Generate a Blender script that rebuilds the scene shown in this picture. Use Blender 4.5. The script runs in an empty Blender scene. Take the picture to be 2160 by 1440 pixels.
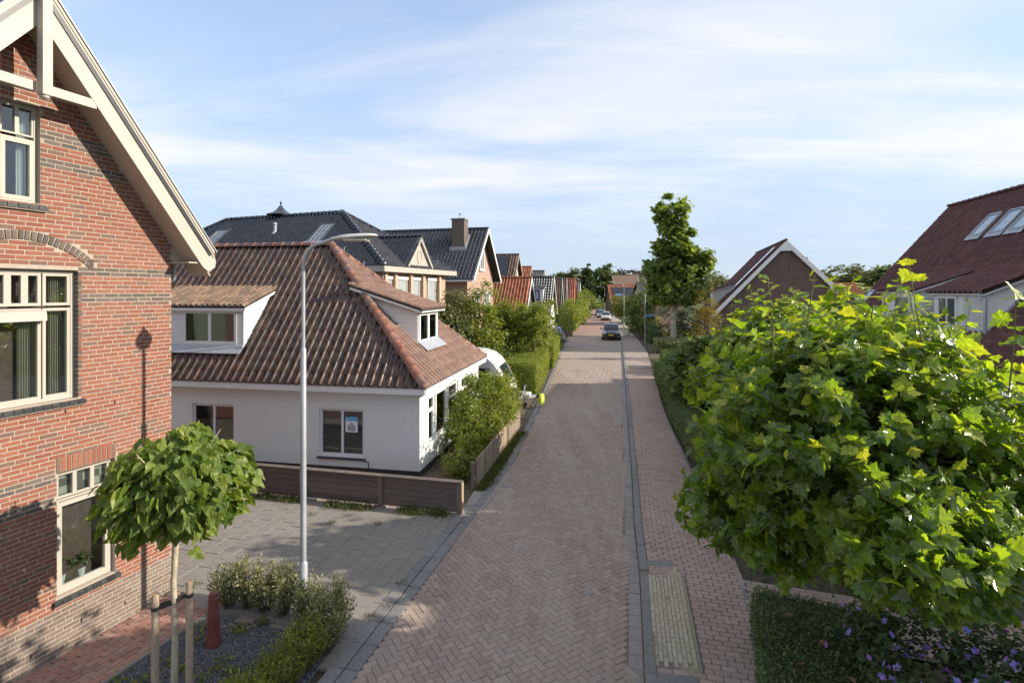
import bpy, bmesh, math, random
import numpy as np
from mathutils import Vector, Matrix
random.seed(11)
RNG = np.random.default_rng(11)
SC = bpy.context.scene
COL = SC.collection
R_ = math.radians

# ------------------------------------------------------------------ camera
CAMZ = 5.0
FPX = 1108.0          # focal length in photograph pixels (2160 wide)
cam_data = bpy.data.cameras.new('camera')
cam = bpy.data.objects.new('camera', cam_data)
COL.objects.link(cam)
cam.location = (0, 0, CAMZ)
cam.rotation_euler = (R_(90), 0, 0)
cam_data.sensor_width = 36
cam_data.lens = FPX / 2160 * 36
cam_data.shift_y = -105 / 2160
cam_data.clip_start = 0.1
cam_data.clip_end = 3000
SC.camera = cam

# ------------------------------------------------------------------ sky and sun
SUN_EL, SUN_AZ = 25.0, 94.0        # degrees; azimuth from +Y towards +X
SKY_STRENGTH, SUN_STRENGTH = 0.15, 2.9
CLOUD, HAZE, VEIL_H = (2.75, 2.7, 2.62, 1), (1.42, 1.7, 2.15, 1), 0.5
world = bpy.data.worlds.new('World')
SC.world = world
world.use_nodes = True
nt = world.node_tree
nt.nodes.clear()
N = nt.nodes.new
L = nt.links.new
sky = N('ShaderNodeTexSky')
sky.sky_type = 'NISHITA'
sky.sun_disc = False
sky.sun_elevation = R_(SUN_EL)
sky.sun_rotation = R_(SUN_AZ)
sky.altitude = 0
sky.air_density = 0.75
sky.dust_density = 0.0
sky.ozone_density = 1.0
# thin cirrus: noise on the plane of a high cloud layer (direction / height)
tc = N('ShaderNodeTexCoord')
sep = N('ShaderNodeSeparateXYZ'); L(tc.outputs['Generated'], sep.inputs[0])
zc = N('ShaderNodeMath'); zc.operation = 'MAXIMUM'; zc.inputs[1].default_value = 0.0; L(sep.outputs[2], zc.inputs[0])
za = N('ShaderNodeMath'); za.operation = 'ADD'; za.inputs[1].default_value = 0.16; L(zc.outputs[0], za.inputs[0])
dx = N('ShaderNodeMath'); dx.operation = 'DIVIDE'; L(sep.outputs[0], dx.inputs[0]); L(za.outputs[0], dx.inputs[1])
dy = N('ShaderNodeMath'); dy.operation = 'DIVIDE'; L(sep.outputs[1], dy.inputs[0]); L(za.outputs[0], dy.inputs[1])
cmb = N('ShaderNodeCombineXYZ'); L(dx.outputs[0], cmb.inputs[0]); L(dy.outputs[0], cmb.inputs[1])
def cloud_layer(loc, rot, scale, nscale, detail, dist, lo, hi):
    mp = N('ShaderNodeMapping'); L(cmb.outputs[0], mp.inputs[0])
    mp.inputs['Location'].default_value = loc
    mp.inputs['Rotation'].default_value = (0, 0, R_(rot))
    mp.inputs['Scale'].default_value = scale
    no = N('ShaderNodeTexNoise'); L(mp.outputs[0], no.inputs['Vector'])
    no.inputs['Scale'].default_value = nscale
    no.inputs['Detail'].default_value = detail
    no.inputs['Roughness'].default_value = 0.52
    no.inputs['Distortion'].default_value = dist
    rp = N('ShaderNodeMapRange'); L(no.outputs['Fac'], rp.inputs['Value'])
    rp.interpolation_type = 'SMOOTHSTEP'
    rp.inputs['From Min'].default_value = lo; rp.inputs['From Max'].default_value = hi
    return rp.outputs[0]
c1 = cloud_layer((5.5, 7.3, 0), -12, (0.5, 1.0, 1), 0.8, 5, 0.6, 0.385, 0.65)
c2 = cloud_layer((3.1, 2.0, 0), -20, (0.5, 1.9, 1), 1.4, 7, 0.9, 0.42, 0.85)
mx = N('ShaderNodeMath'); mx.operation = 'MULTIPLY_ADD'; L(c2, mx.inputs[0]); mx.inputs[1].default_value = 0.35
m1 = N('ShaderNodeMath'); m1.operation = 'MULTIPLY'; L(c1, m1.inputs[0]); m1.inputs[1].default_value = 0.85
L(m1.outputs[0], mx.inputs[2])
# the thin veil gets denser towards the horizon, where one looks through more of it
hz = N('ShaderNodeMapRange'); L(zc.outputs[0], hz.inputs['Value']); hz.interpolation_type = 'SMOOTHSTEP'
hz.inputs['From Min'].default_value = 0.0; hz.inputs['From Max'].default_value = VEIL_H
hz.inputs['To Min'].default_value = 0.95; hz.inputs['To Max'].default_value = 0.5
mixh = N('ShaderNodeMix'); mixh.data_type = 'RGBA'
L(hz.outputs[0], mixh.inputs['Factor']); L(sky.outputs[0], mixh.inputs['A']); mixh.inputs['B'].default_value = HAZE
lowc = N('ShaderNodeMapRange'); L(zc.outputs[0], lowc.inputs['Value']); lowc.interpolation_type = 'SMOOTHSTEP'
lowc.inputs['From Min'].default_value = 0.04; lowc.inputs['From Max'].default_value = 0.24
lowc.inputs['To Min'].default_value = 0.12; lowc.inputs['To Max'].default_value = 1.0
mm_ = N('ShaderNodeMath'); mm_.operation = 'MULTIPLY'; L(mx.outputs[0], mm_.inputs[0]); L(lowc.outputs[0], mm_.inputs[1])
cl = N('ShaderNodeClamp'); L(mm_.outputs[0], cl.inputs[0])
mixc = N('ShaderNodeMix'); mixc.data_type = 'RGBA'
L(cl.outputs[0], mixc.inputs['Factor']); L(mixh.outputs['Result'], mixc.inputs['A'])
mixc.inputs['B'].default_value = CLOUD
bg = N('ShaderNodeBackground'); L(mixc.outputs['Result'], bg.inputs['Color'])
bg.inputs['Strength'].default_value = SKY_STRENGTH
wo = N('ShaderNodeOutputWorld'); L(bg.outputs[0], wo.inputs['Surface'])

sun_data = bpy.data.lights.new('sun', 'SUN')
sun_data.energy = SUN_STRENGTH
sun_data.angle = R_(0.55)
sun_data.color = (1.0, 0.90, 0.76)
sun = bpy.data.objects.new('sun', sun_data)
COL.objects.link(sun)
SUN_DIR = Vector((math.sin(R_(SUN_AZ)) * math.cos(R_(SUN_EL)), math.cos(R_(SUN_AZ)) * math.cos(R_(SUN_EL)), math.sin(R_(SUN_EL))))
sun.rotation_euler = (-SUN_DIR).to_track_quat('-Z', 'Y').to_euler()
sun.location = SUN_DIR * 60

SC.render.engine = 'CYCLES'
SC.view_settings.view_transform = 'Standard'
SC.view_settings.look = 'None'
SC.view_settings.exposure = 1.35
SC.view_settings.gamma = 1.0
SC.view_settings.use_curve_mapping = False
SC.cycles.max_bounces = 7
SC.cycles.diffuse_bounces = 4
SC.cycles.glossy_bounces = 3
SC.cycles.transmission_bounces = 5
SC.cycles.transparent_max_bounces = 12

# ------------------------------------------------------------------ materials
def _nodes(name):
    m = bpy.data.materials.new(name); m.use_nodes = True
    t = m.node_tree; t.nodes.clear()
    return m, t

def mk(name, cols, rough=0.8, noise=(6, 0.18), big=None, bump=(0, 0), spec=0.4, metal=0.0, coat=0.0, rand=True, rvar=0.0, stretch=None, const=False):
    """Principled material. cols: one colour, or several picked per piece at random; noise=(scale, amount) modulates it; big = second, broad stain noise (scale, amount, tint)."""
    m, t = _nodes(name)
    n = t.nodes.new; l = t.links.new
    out = n('ShaderNodeOutputMaterial'); p = n('ShaderNodeBsdfPrincipled'); l(p.outputs[0], out.inputs[0])
    geo = n('ShaderNodeNewGeometry')
    if isinstance(cols[0], (int, float)): cols = [cols]
    vec = geo.outputs['Position']
    if stretch:
        mp = n('ShaderNodeMapping'); l(vec, mp.inputs[0]); mp.inputs['Scale'].default_value = stretch; vec = mp.outputs[0]
    oi = n('ShaderNodeObjectInfo')
    ad = n('ShaderNodeMath'); ad.operation = 'ADD'; l(oi.outputs['Random'], ad.inputs[0]); l(geo.outputs['Random Per Island'], ad.inputs[1])
    fr = n('ShaderNodeMath'); fr.operation = 'FRACT'; l(ad.outputs[0], fr.inputs[0])
    if len(cols) > 1:
        rp = n('ShaderNodeValToRGB'); l(fr.outputs[0], rp.inputs[0])
        if const: rp.color_ramp.interpolation = 'CONSTANT'
        els = rp.color_ramp.elements
        for i, c in enumerate(cols):
            pos = i / len(cols) if const else i / (len(cols) - 1)
            if i < 2: e = els[i]; e.position = pos
            else: e = els.new(pos)
            e.color = (*c, 1)
        col = rp.outputs[0]
    else:
        rgb = n('ShaderNodeRGB'); rgb.outputs[0].default_value = (*cols[0], 1); col = rgb.outputs[0]
    no = n('ShaderNodeTexNoise'); l(vec, no.inputs['Vector']); no.inputs['Scale'].default_value = noise[0]; no.inputs['Detail'].default_value = 4
    mr = n('ShaderNodeMapRange'); l(no.outputs['Fac'], mr.inputs['Value'])
    mr.inputs['From Min'].default_value = 0.25; mr.inputs['From Max'].default_value = 0.75
    mr.inputs['To Min'].default_value = 1 - noise[1]; mr.inputs['To Max'].default_value = 1 + noise[1]
    val = mr.outputs[0]
    if rvar:
        r2 = n('ShaderNodeMapRange'); l(fr.outputs[0], r2.inputs['Value']); r2.inputs['To Min'].default_value = 1 - rvar; r2.inputs['To Max'].default_value = 1 + rvar
        mm = n('ShaderNodeMath'); mm.operation = 'MULTIPLY'; l(val, mm.inputs[0]); l(r2.outputs[0], mm.inputs[1]); val = mm.outputs[0]
    sc = n('ShaderNodeVectorMath'); sc.operation = 'SCALE'; l(col, sc.inputs[0]); l(val, sc.inputs['Scale']); col = sc.outputs[0]
    if big:
        b = n('ShaderNodeTexNoise'); bv = geo.outputs['Position']
        if len(big) > 3:
            bmp = n('ShaderNodeMapping'); l(bv, bmp.inputs[0]); bmp.inputs['Scale'].default_value = big[3]; bmp.inputs['Rotation'].default_value = (0, 0, -.22); bv = bmp.outputs[0]
        l(bv, b.inputs['Vector']); b.inputs['Scale'].default_value = big[0]; b.inputs['Detail'].default_value = 5; b.inputs['Roughness'].default_value = 0.65
        bm_ = n('ShaderNodeMapRange'); l(b.outputs['Fac'], bm_.inputs['Value']); bm_.inputs['From Min'].default_value = 0.42; bm_.inputs['From Max'].default_value = 0.72
        bm_.inputs['To Max'].default_value = big[1]
        mxx = n('ShaderNodeMix'); mxx.data_type = 'RGBA'; l(bm_.outputs[0], mxx.inputs['Factor']); l(col, mxx.inputs['A']); mxx.inputs['B'].default_value = (*big[2], 1); col = mxx.outputs['Result']
    l(col, p.inputs['Base Color'])
    p.inputs['Roughness'].default_value = rough
    p.inputs['Metallic'].default_value = metal
    p.inputs['Specular IOR Level'].default_value = spec
    p.inputs['Coat Weight'].default_value = coat
    if bump[0]:
        bn = n('ShaderNodeTexNoise'); l(vec, bn.inputs['Vector']); bn.inputs['Scale'].default_value = bump[0]; bn.inputs['Detail'].default_value = 3
        bp = n('ShaderNodeBump'); l(bn.outputs['Fac'], bp.inputs['Height']); bp.inputs['Strength'].default_value = bump[1]; bp.inputs['Distance'].default_value = 0.02
        l(bp.outputs[0], p.inputs['Normal'])
    return m

def mk_leaf(name, cols, trans=0.35, rough=0.42, clump=(0.9, 0.25), spec=0.45, tcol=None, fine=22.0):
    m, t = _nodes(name)
    n = t.nodes.new; l = t.links.new
    out = n('ShaderNodeOutputMaterial'); p = n('ShaderNodeBsdfPrincipled')
    geo = n('ShaderNodeNewGeometry'); oi = n('ShaderNodeObjectInfo')
    ad = n('ShaderNodeMath'); ad.operation = 'ADD'; l(oi.outputs['Random'], ad.inputs[0]); l(geo.outputs['Random Per Island'], ad.inputs[1])
    fr = n('ShaderNodeMath'); fr.operation = 'FRACT'; l(ad.outputs[0], fr.inputs[0])
    no = n('ShaderNodeTexNoise'); l(geo.outputs['Position'], no.inputs['Vector']); no.inputs['Scale'].default_value = clump[0]; no.inputs['Detail'].default_value = 2
    a1 = n('ShaderNodeMath'); a1.operation = 'MULTIPLY_ADD'; l(no.outputs['Fac'], a1.inputs[0]); a1.inputs[1].default_value = clump[1] * 2; a1.inputs[2].default_value = -clump[1]
    a2 = n('ShaderNodeMath'); a2.operation = 'ADD'; l(fr.outputs[0], a2.inputs[0]); l(a1.outputs[0], a2.inputs[1]); a2.use_clamp = True
    rp = n('ShaderNodeValToRGB'); l(a2.outputs[0], rp.inputs[0])
    els = rp.color_ramp.elements
    for i, c in enumerate(cols):
        e = els[i] if i < 2 else els.new(i / (len(cols) - 1))
        e.position = i / (len(cols) - 1); e.color = (*c, 1)
    fn = n('ShaderNodeTexNoise'); l(geo.outputs['Position'], fn.inputs['Vector']); fn.inputs['Scale'].default_value = fine; fn.inputs['Detail'].default_value = 3
    fm = n('ShaderNodeMapRange'); l(fn.outputs['Fac'], fm.inputs['Value']); fm.inputs['From Min'].default_value = .3; fm.inputs['From Max'].default_value = .7; fm.inputs['To Min'].default_value = .72; fm.inputs['To Max'].default_value = 1.28
    fs = n('ShaderNodeVectorMath'); fs.operation = 'SCALE'; l(rp.outputs[0], fs.inputs[0]); l(fm.outputs[0], fs.inputs['Scale'])
    l(fs.outputs[0], p.inputs['Base Color'])
    fb = n('ShaderNodeBump'); l(fn.outputs['Fac'], fb.inputs['Height']); fb.inputs['Strength'].default_value = .18; fb.inputs['Distance'].default_value = .02; l(fb.outputs[0], p.inputs['Normal'])
    p.inputs['Roughness'].default_value = rough; p.inputs['Specular IOR Level'].default_value = spec
    tr = n('ShaderNodeBsdfTranslucent')
    hs = n('ShaderNodeMix'); hs.data_type = 'RGBA'; hs.blend_type = 'MULTIPLY'; hs.inputs['Factor'].default_value = 1
    l(fs.outputs[0], hs.inputs['A']); hs.inputs['B'].default_value = (*(tcol or (2.1, 2.0, 0.6)), 1)
    l(hs.outputs['Result'], tr.inputs['Color'])
    mx_ = n('ShaderNodeMixShader'); mx_.inputs[0].default_value = trans; l(p.outputs[0], mx_.inputs[1]); l(tr.outputs[0], mx_.inputs[2])
    l(mx_.outputs[0], out.inputs[0])
    return m

def mk_glass(name, tint=(0.8, 0.85, 0.85), refl=0.12):
    m, t = _nodes(name); n = t.nodes.new; l = t.links.new
    out = n('ShaderNodeOutputMaterial')
    tr = n('ShaderNodeBsdfTransparent'); tr.inputs[0].default_value = (*tint, 1)
    gl = n('ShaderNodeBsdfGlossy'); gl.inputs['Roughness'].default_value = 0.015; gl.inputs['Color'].default_value = (0.95, 0.97, 1, 1)
    fz = n('ShaderNodeFresnel'); fz.inputs[0].default_value = 1.5
    ad = n('ShaderNodeMath'); ad.operation = 'ADD'; ad.use_clamp = True; l(fz.outputs[0], ad.inputs[0]); ad.inputs[1].default_value = refl
    mx_ = n('ShaderNodeMixShader'); l(ad.outputs[0], mx_.inputs[0]); l(tr.outputs[0], mx_.inputs[1]); l(gl.outputs[0], mx_.inputs[2]); l(mx_.outputs[0], out.inputs[0])
    return m

MT = {}
MT['brick'] = mk('red_brick', [(.22, .077, .046), (.25, .09, .053), (.205, .071, .044), (.262, .098, .058), (.232, .082, .049), (.15, .09, .066), (.222, .079, .047), (.21, .092, .064)], .85, (30, .16), bump=(60, .35), const=True, big=(1.1, .22, (.34, .2, .15)))
MT['brick_dark'] = mk('dark_band_brick', [(.115, .092, .078), (.14, .11, .09), (.095, .078, .068)], .85, (30, .15), bump=(60, .3), const=True)
MT['brick_plinth'] = mk('plinth_brick', [(.17, .125, .095), (.20, .15, .115), (.15, .11, .088), (.185, .135, .10)], .88, (25, .16), bump=(60, .3), const=True, big=(1.3, .3, (.26, .22, .19)))
MT['mortar'] = mk('mortar', (.37, .305, .245), .95, (18, .12), bump=(80, .2))
MT['mortar_grey'] = mk('mortar_grey', (.34, .30, .26), .95, (18, .14))
MT['cream'] = mk('cream_paint', (.42, .385, .325), .5, (3, .05), big=(1.4, .3, (.34, .31, .26)))
MT['cream_dk'] = mk('cream_soffit', (.46, .39, .315), .6, (3, .05))
MT['white'] = mk('white_paint', (.74, .74, .72), .5, (2.5, .04))
MT['render'] = mk('white_render', (.74, .735, .72), .9, (9, .035), bump=(90, .12), big=(.9, .10, (.6, .6, .58)))
MT['lead'] = mk('lead_flashing', (.36, .38, .41), .5, (8, .15), metal=.3)
MT['zinc'] = mk('zinc', (.36, .37, .38), .42, (5, .12), metal=.6)
MT['glass'] = mk_glass('window_glass', refl=.035)
MT['glass_far'] = mk('far_window_glass', (.06, .075, .09), .05, (1, .1), spec=.9)
MT['glass_painted_sky'] = mk('sky_painted_glass', (.35, .42, .50), .06, (1, .05), spec=.9)  # pale blue base colour carries a painted sky reflection
MT['dark'] = mk('dark_interior', (.035, .03, .028), .9, (2, .3))
MT['curtain'] = mk('curtain', (.42, .37, .30), .9, (5, .15), stretch=(6, 6, .3))
MT['blind'] = mk('blind_slat', (.46, .47, .49), .5, (4, .08), rvar=.15)
MT['slate'] = mk('dark_sill_tile', (.045, .046, .047), .35, (12, .25), rvar=.25)
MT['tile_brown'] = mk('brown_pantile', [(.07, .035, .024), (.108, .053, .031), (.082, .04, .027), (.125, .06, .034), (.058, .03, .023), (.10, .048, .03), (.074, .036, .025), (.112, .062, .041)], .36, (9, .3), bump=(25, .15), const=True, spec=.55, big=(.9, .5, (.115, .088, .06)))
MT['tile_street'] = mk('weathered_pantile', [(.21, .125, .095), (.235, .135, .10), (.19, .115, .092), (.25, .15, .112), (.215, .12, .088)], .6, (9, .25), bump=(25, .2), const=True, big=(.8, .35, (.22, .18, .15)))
MT['tile_old'] = mk('mossy_pantile', [(.16, .10, .066), (.20, .125, .082), (.13, .085, .06), (.22, .14, .095)], .75, (12, .3), const=True, bump=(25, .3), big=(2, .5, (.13, .12, .075)))
MT['ridge'] = mk('terracotta_ridge', [(.24, .092, .055), (.17, .075, .052), (.29, .125, .08), (.20, .11, .085)], .5, (8, .28), bump=(20, .2), const=True, big=(2.2, .4, (.22, .17, .14)))
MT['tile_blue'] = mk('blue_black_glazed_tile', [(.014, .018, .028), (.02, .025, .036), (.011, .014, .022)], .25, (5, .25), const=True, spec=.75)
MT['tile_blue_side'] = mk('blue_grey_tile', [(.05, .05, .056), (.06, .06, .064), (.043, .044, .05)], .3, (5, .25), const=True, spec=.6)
MT['tile_red'] = mk('dark_red_tile', [(.098, .036, .032), (.115, .042, .037), (.085, .032, .03), (.125, .05, .042)], .6, (8, .22), const=True, bump=(25, .15), big=(.5, .25, (.09, .048, .043)))
MT['tile_orange'] = mk('orange_tile', [(.40, .125, .05), (.46, .15, .062), (.34, .10, .042), (.30, .085, .04)], .6, (8, .2), const=True, big=(.6, .3, (.3, .14, .08)))
MT['tile_brn2'] = mk('brown_grey_tile', [(.14, .09, .066), (.17, .11, .08), (.11, .072, .055)], .65, (8, .2), const=True)
MT['brick_brown'] = mk('brown_brick', [(.125, .084, .068), (.148, .098, .078), (.108, .072, .06), (.135, .094, .08)], .9, (14, .2), const=True, big=(.6, .25, (.15, .11, .095)))
MT['brick_tan'] = mk('tan_brick', [(.42, .29, .22), (.46, .32, .25), (.38, .26, .2)], .9, (14, .15), const=True)
MT['brick_buff'] = mk('buff_brick', [(.46, .34, .25), (.5, .38, .28), (.42, .30, .22)], .9, (14, .15), const=True)
MT['paver'] = mk('road_clinker', [(.29, .224, .183), (.312, .242, .197), (.268, .206, .168), (.302, .23, .186), (.28, .221, .185), (.325, .256, .209)], .86, (22, .16), bump=(70, .35), const=True, rvar=.04, big=(.9, .8, (.38, .318, .27), (1.3, .13, 1)))
MT['paver_joint'] = mk('road_joint_sand', (.185, .155, .13), .98, (20, .3), bump=(60, .3))
MT['road_far'] = mk('road_clinker_far', (.31, .255, .21), .9, (4, .14), big=(.4, .3, (.21, .165, .145)))
MT['road_red'] = mk('road_red_clinker', (.30, .19, .155), .9, (4, .14), big=(.3, .4, (.28, .2, .17)))
MT['walk'] = mk('pavement_brick', [(.345, .255, .205), (.37, .275, .222), (.32, .232, .186), (.355, .262, .212), (.395, .296, .238)], .88, (22, .14), bump=(70, .3), const=True, big=(.6, .6, (.37, .31, .28)))
MT['walk_yellow'] = mk('yellow_paver', [(.40, .35, .255), (.43, .38, .28), (.375, .33, .24), (.415, .36, .27)], .88, (22, .14), bump=(70, .3), const=True, big=(1.2, .3, (.33, .29, .225)))
MT['path_red'] = mk('red_path_brick', [(.30, .17, .13), (.34, .195, .15), (.27, .15, .118), (.32, .205, .165), (.35, .185, .14)], .88, (22, .16), bump=(70, .3), const=True)
MT['tile_grey'] = mk('grey_concrete_tile', [(.235, .212, .187), (.243, .218, .192), (.227, .206, .182), (.237, .212, .184)], .9, (16, .12), bump=(90, .25), const=True, big=(.6, .4, (.185, .172, .157)))
MT['kerb'] = mk('concrete_kerb', (.195, .188, .18), .92, (14, .16), bump=(80, .25), big=(1.2, .4, (.17, .165, .158)), rvar=.1)
MT['gutter'] = mk('pale_gutter_stone', (.255, .228, .212), .92, (14, .14), bump=(80, .25), rvar=.08)
MT['soil'] = mk('soil', (.10, .078, .055), .98, (5, .3), bump=(30, .6), big=(.7, .45, (.13, .115, .075)))
MT['sand'] = mk('sandy_ground', (.30, .25, .20), .98, (5, .2), bump=(30, .4), big=(.5, .4, (.23, .2, .16)))
MT['grassland'] = mk('grass_ground', (.075, .095, .032), .98, (3, .3), bump=(20, .6), big=(.15, .5, (.12, .115, .05)))
MT['gravel'] = mk('blue_grey_gravel', [(.10, .105, .115), (.16, .165, .175), (.07, .075, .085), (.22, .225, .23), (.13, .135, .145)], .8, (30, .2), const=True)
MT['gravel_bed'] = mk('gravel_bed', (.085, .088, .095), .95, (60, .4), bump=(120, .8))
MT['wood_old'] = mk('weathered_board', [(.145, .115, .097), (.165, .13, .11), (.125, .10, .087)], .85, (7, .28), stretch=(1, 1, 9), const=True, bump=(14, .3), big=(1.5, .3, (.11, .09, .08)))
MT['wood_post'] = mk('weathered_post', [(.17, .135, .11), (.2, .155, .125)], .85, (12, .28), stretch=(6, 6, .7), bump=(16, .3))
MT['wood_picket'] = mk('bleached_picket', [(.34, .26, .185), (.40, .31, .22), (.29, .215, .155), (.37, .30, .235)], .85, (12, .22), stretch=(7, 7, .8), const=True, bump=(20, .3))
MT['wood_stake'] = mk('round_stake', (.36, .27, .195), .85, (14, .3), stretch=(7, 7, .6), bump=(18, .5))
MT['bark_pale'] = mk('pale_bark', (.40, .34, .25), .85, (9, .25), bump=(25, .4), big=(6, .4, (.25, .21, .15)))
MT['bark'] = mk('bark', (.16, .125, .09), .9, (9, .3), bump=(18, .8), stretch=(3, 3, .8))
MT['bark_plane'] = mk('plane_bark', (.46, .42, .34), .85, (4, .15), big=(3.2, .9, (.2, .18, .12)), bump=(12, .4))
MT['twig'] = mk('green_twig', (.17, .15, .06), .7, (9, .2))
MT['strap'] = mk('black_strap', (.035, .034, .032), .7, (20, .3))
MT['bollard'] = mk('oxblood_paint', (.17, .052, .048), .38, (9, .15), bump=(60, .12), big=(5, .3, (.21, .085, .075)))
MT['galv'] = mk('galvanised_steel', (.36, .375, .40), .5, (3, .12), metal=.25, bump=(40, .06))
MT['lamp_head'] = mk('lamp_housing', (.50, .49, .46), .5, (6, .08))
MT['lamp_glass'] = mk('lamp_diffuser', (.62, .60, .53), .25, (6, .05))
MT['black'] = mk('black_plastic', (.018, .018, .02), .5, (8, .1))
MT['rubber'] = mk('rubber', (.022, .022, .022), .8, (8, .1))
MT['solar'] = mk('solar_panel', (.013, .015, .026), .22, (2, .2), spec=.6)
MT['solar_frame'] = mk('solar_frame', (.09, .09, .10), .4, (2, .1), metal=.5)
MT['car_black'] = mk('black_car_paint', (.012, .013, .018), .18, (3, .1), coat=1.0)
MT['car_white'] = mk('white_car_paint', (.55, .57, .60), .25, (3, .04), coat=1.0)
MT['car_blue'] = mk('indigo_car_paint', (.035, .04, .16), .22, (3, .08), coat=1.0)
MT['car_silver'] = mk('silver_car_paint', (.36, .38, .41), .25, (3, .05), metal=.5, coat=1.0)
MT['car_glass'] = mk('car_glass', (.02, .026, .034), .04, (3, .1), spec=.9)
MT['chrome'] = mk('chrome', (.7, .7, .72), .15, (3, .05), metal=1)
MT['headlight'] = mk('headlight_glass', (.62, .64, .66), .1, (3, .05), spec=.9)
MT['taillight'] = mk('tail_light', (.35, .02, .02), .2, (3, .05))
MT['plate'] = mk('yellow_plate', (.75, .52, .03), .4, (3, .03))
MT['caravan'] = mk('caravan_shell', (.66, .65, .62), .35, (2, .04), coat=.3, big=(1.5, .12, (.5, .5, .48)))
MT['hivis'] = mk('hivis_yellow', (.48, .60, .06), .7, (9, .15))
MT['sign_blue'] = mk('blue_sign', (.10, .32, .62), .4, (3, .04))
MT['sign_white'] = mk('sign_white', (.82, .83, .84), .4, (3, .03))
MT['poster_blue'] = mk('poster_blue', (.13, .46, .72), .5, (3, .05))
MT['poster_grey'] = mk('poster_grey', (.36, .37, .38), .5, (20, .4))
MT['red'] = mk('red_plastic', (.55, .04, .03), .4, (3, .05))
MT['blue'] = mk('blue_plastic', (.03, .16, .55), .4, (3, .05))
MT['skin'] = mk('skin', (.52, .33, .25), .6, (6, .06))
MT['shirt'] = mk('light_blue_shirt', (.42, .50, .62), .85, (9, .08))
MT['trousers'] = mk('dark_trousers', (.03, .035, .05), .85, (9, .08))
MT['hair'] = mk('dark_hair', (.05, .035, .025), .7, (20, .2))
MT['walk_yellow_bed'] = mk('yellow_bed', (.3, .265, .2), .95, (20, .2))
MT['dryleaf'] = mk('dry_leaf', [(.30, .12, .06), (.36, .20, .11), (.25, .09, .05)], .8, (20, .2))
MT['flower'] = mk('violet_petal', [(.24, .22, .62), (.30, .26, .68), (.20, .20, .55), (.42, .14, .52)], .7, (20, .15), const=True)
MT['flower_eye'] = mk('flower_eye', (.75, .72, .55), .7, (9, .1))
# foliage
MT['lf_plane'] = mk_leaf('plane_leaf', [(.06, .108, .022), (.095, .16, .027), (.135, .205, .032), (.175, .245, .038)], .52, .24, (1.1, .28), .8, (3.0, 2.75, .6))
MT['lf_plane_young'] = mk_leaf('young_plane_leaf', [(.24, .29, .035), (.32, .34, .045), (.20, .27, .035)], .45, .38)
MT['lf_catalpa'] = mk_leaf('catalpa_leaf', [(.08, .13, .025), (.12, .18, .033), (.165, .22, .044), (.21, .255, .056)], .42, .45, (1.6, .2), .35)
MT['lf_box'] = mk_leaf('box_leaf', [(.045, .076, .024), (.075, .115, .035), (.125, .168, .05)], .28, .38, (1.6, .3))
MT['lf_privet'] = mk_leaf('privet_leaf', [(.095, .135, .025), (.145, .19, .034), (.205, .235, .045), (.26, .275, .06)], .42, .45, (.8, .25))
MT['lf_varieg'] = mk_leaf('variegated_leaf', [(.09, .115, .04), (.17, .19, .075), (.28, .29, .13), (.42, .40, .23)], .25, .5, (2.5, .2), tcol=(1.6, 1.6, .8))
MT['lf_shrub'] = mk_leaf('laurel_leaf', [(.085, .125, .02), (.135, .182, .03), (.195, .23, .04), (.25, .265, .055)], .42, .4, (1.3, .25))
MT['lf_dark'] = mk_leaf('dark_leaf', [(.034, .06, .02), (.058, .094, .028), (.088, .132, .037)], .22, .5, (.5, .3))
MT['lf_mid'] = mk_leaf('mid_leaf', [(.06, .10, .026), (.095, .142, .036), (.135, .182, .045)], .28, .5, (.5, .3))
MT['lf_olive'] = mk_leaf('olive_leaf', [(.10, .125, .045), (.15, .17, .06), (.205, .21, .085)], .25, .55, (.3, .3), tcol=(1.6, 1.6, .8))
MT['lf_gold'] = mk_leaf('golden_needle', [(.20, .17, .03), (.30, .24, .04), (.38, .30, .06)], .25, .6, (2, .2), tcol=(1.5, 1.4, .6))
MT['lf_copper'] = mk_leaf('copper_leaf', [(.045, .032, .03), (.06, .045, .038), (.05, .055, .035)], .2, .55)
MT['lf_tall'] = mk_leaf('tall_plane_leaf', [(.085, .135, .036), (.125, .182, .047), (.17, .228, .058), (.21, .262, .07)], .48, .42, (.6, .25))
MT['lf_grass'] = mk_leaf('grass_blade', [(.06, .085, .02), (.10, .125, .03), (.16, .165, .05)], .3, .6, (2, .25), tcol=(1.6, 1.6, .7))

# ------------------------------------------------------------------ helpers
def thing(name, label, cat, loc=(0, 0, 0), rotz=0.0, group=None):
    o = bpy.data.objects.new(name, None); COL.objects.link(o)
    o.empty_display_size = .2
    o.location = loc; o.rotation_euler = (0, 0, rotz)
    o['label'] = label; o['category'] = cat
    if group: o['group'] = group
    return o

def tag(o, label, cat, group=None):
    o['label'] = label; o['category'] = cat
    if group: o['group'] = group
    return o

def rmat(root):
    return Matrix.Translation(root.location) @ Matrix.Rotation(root.rotation_euler[2], 4, 'Z') if root is not None else Matrix.Identity(4)

def link(name, me, mat, parent=None, kind=None):
    o = bpy.data.objects.new(name, me); COL.objects.link(o)
    if mat is not None and not me.materials: me.materials.append(mat if not isinstance(mat, str) else MT[mat])
    if parent is not None: o.parent = parent
    if kind: o['kind'] = kind
    return o

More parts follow.
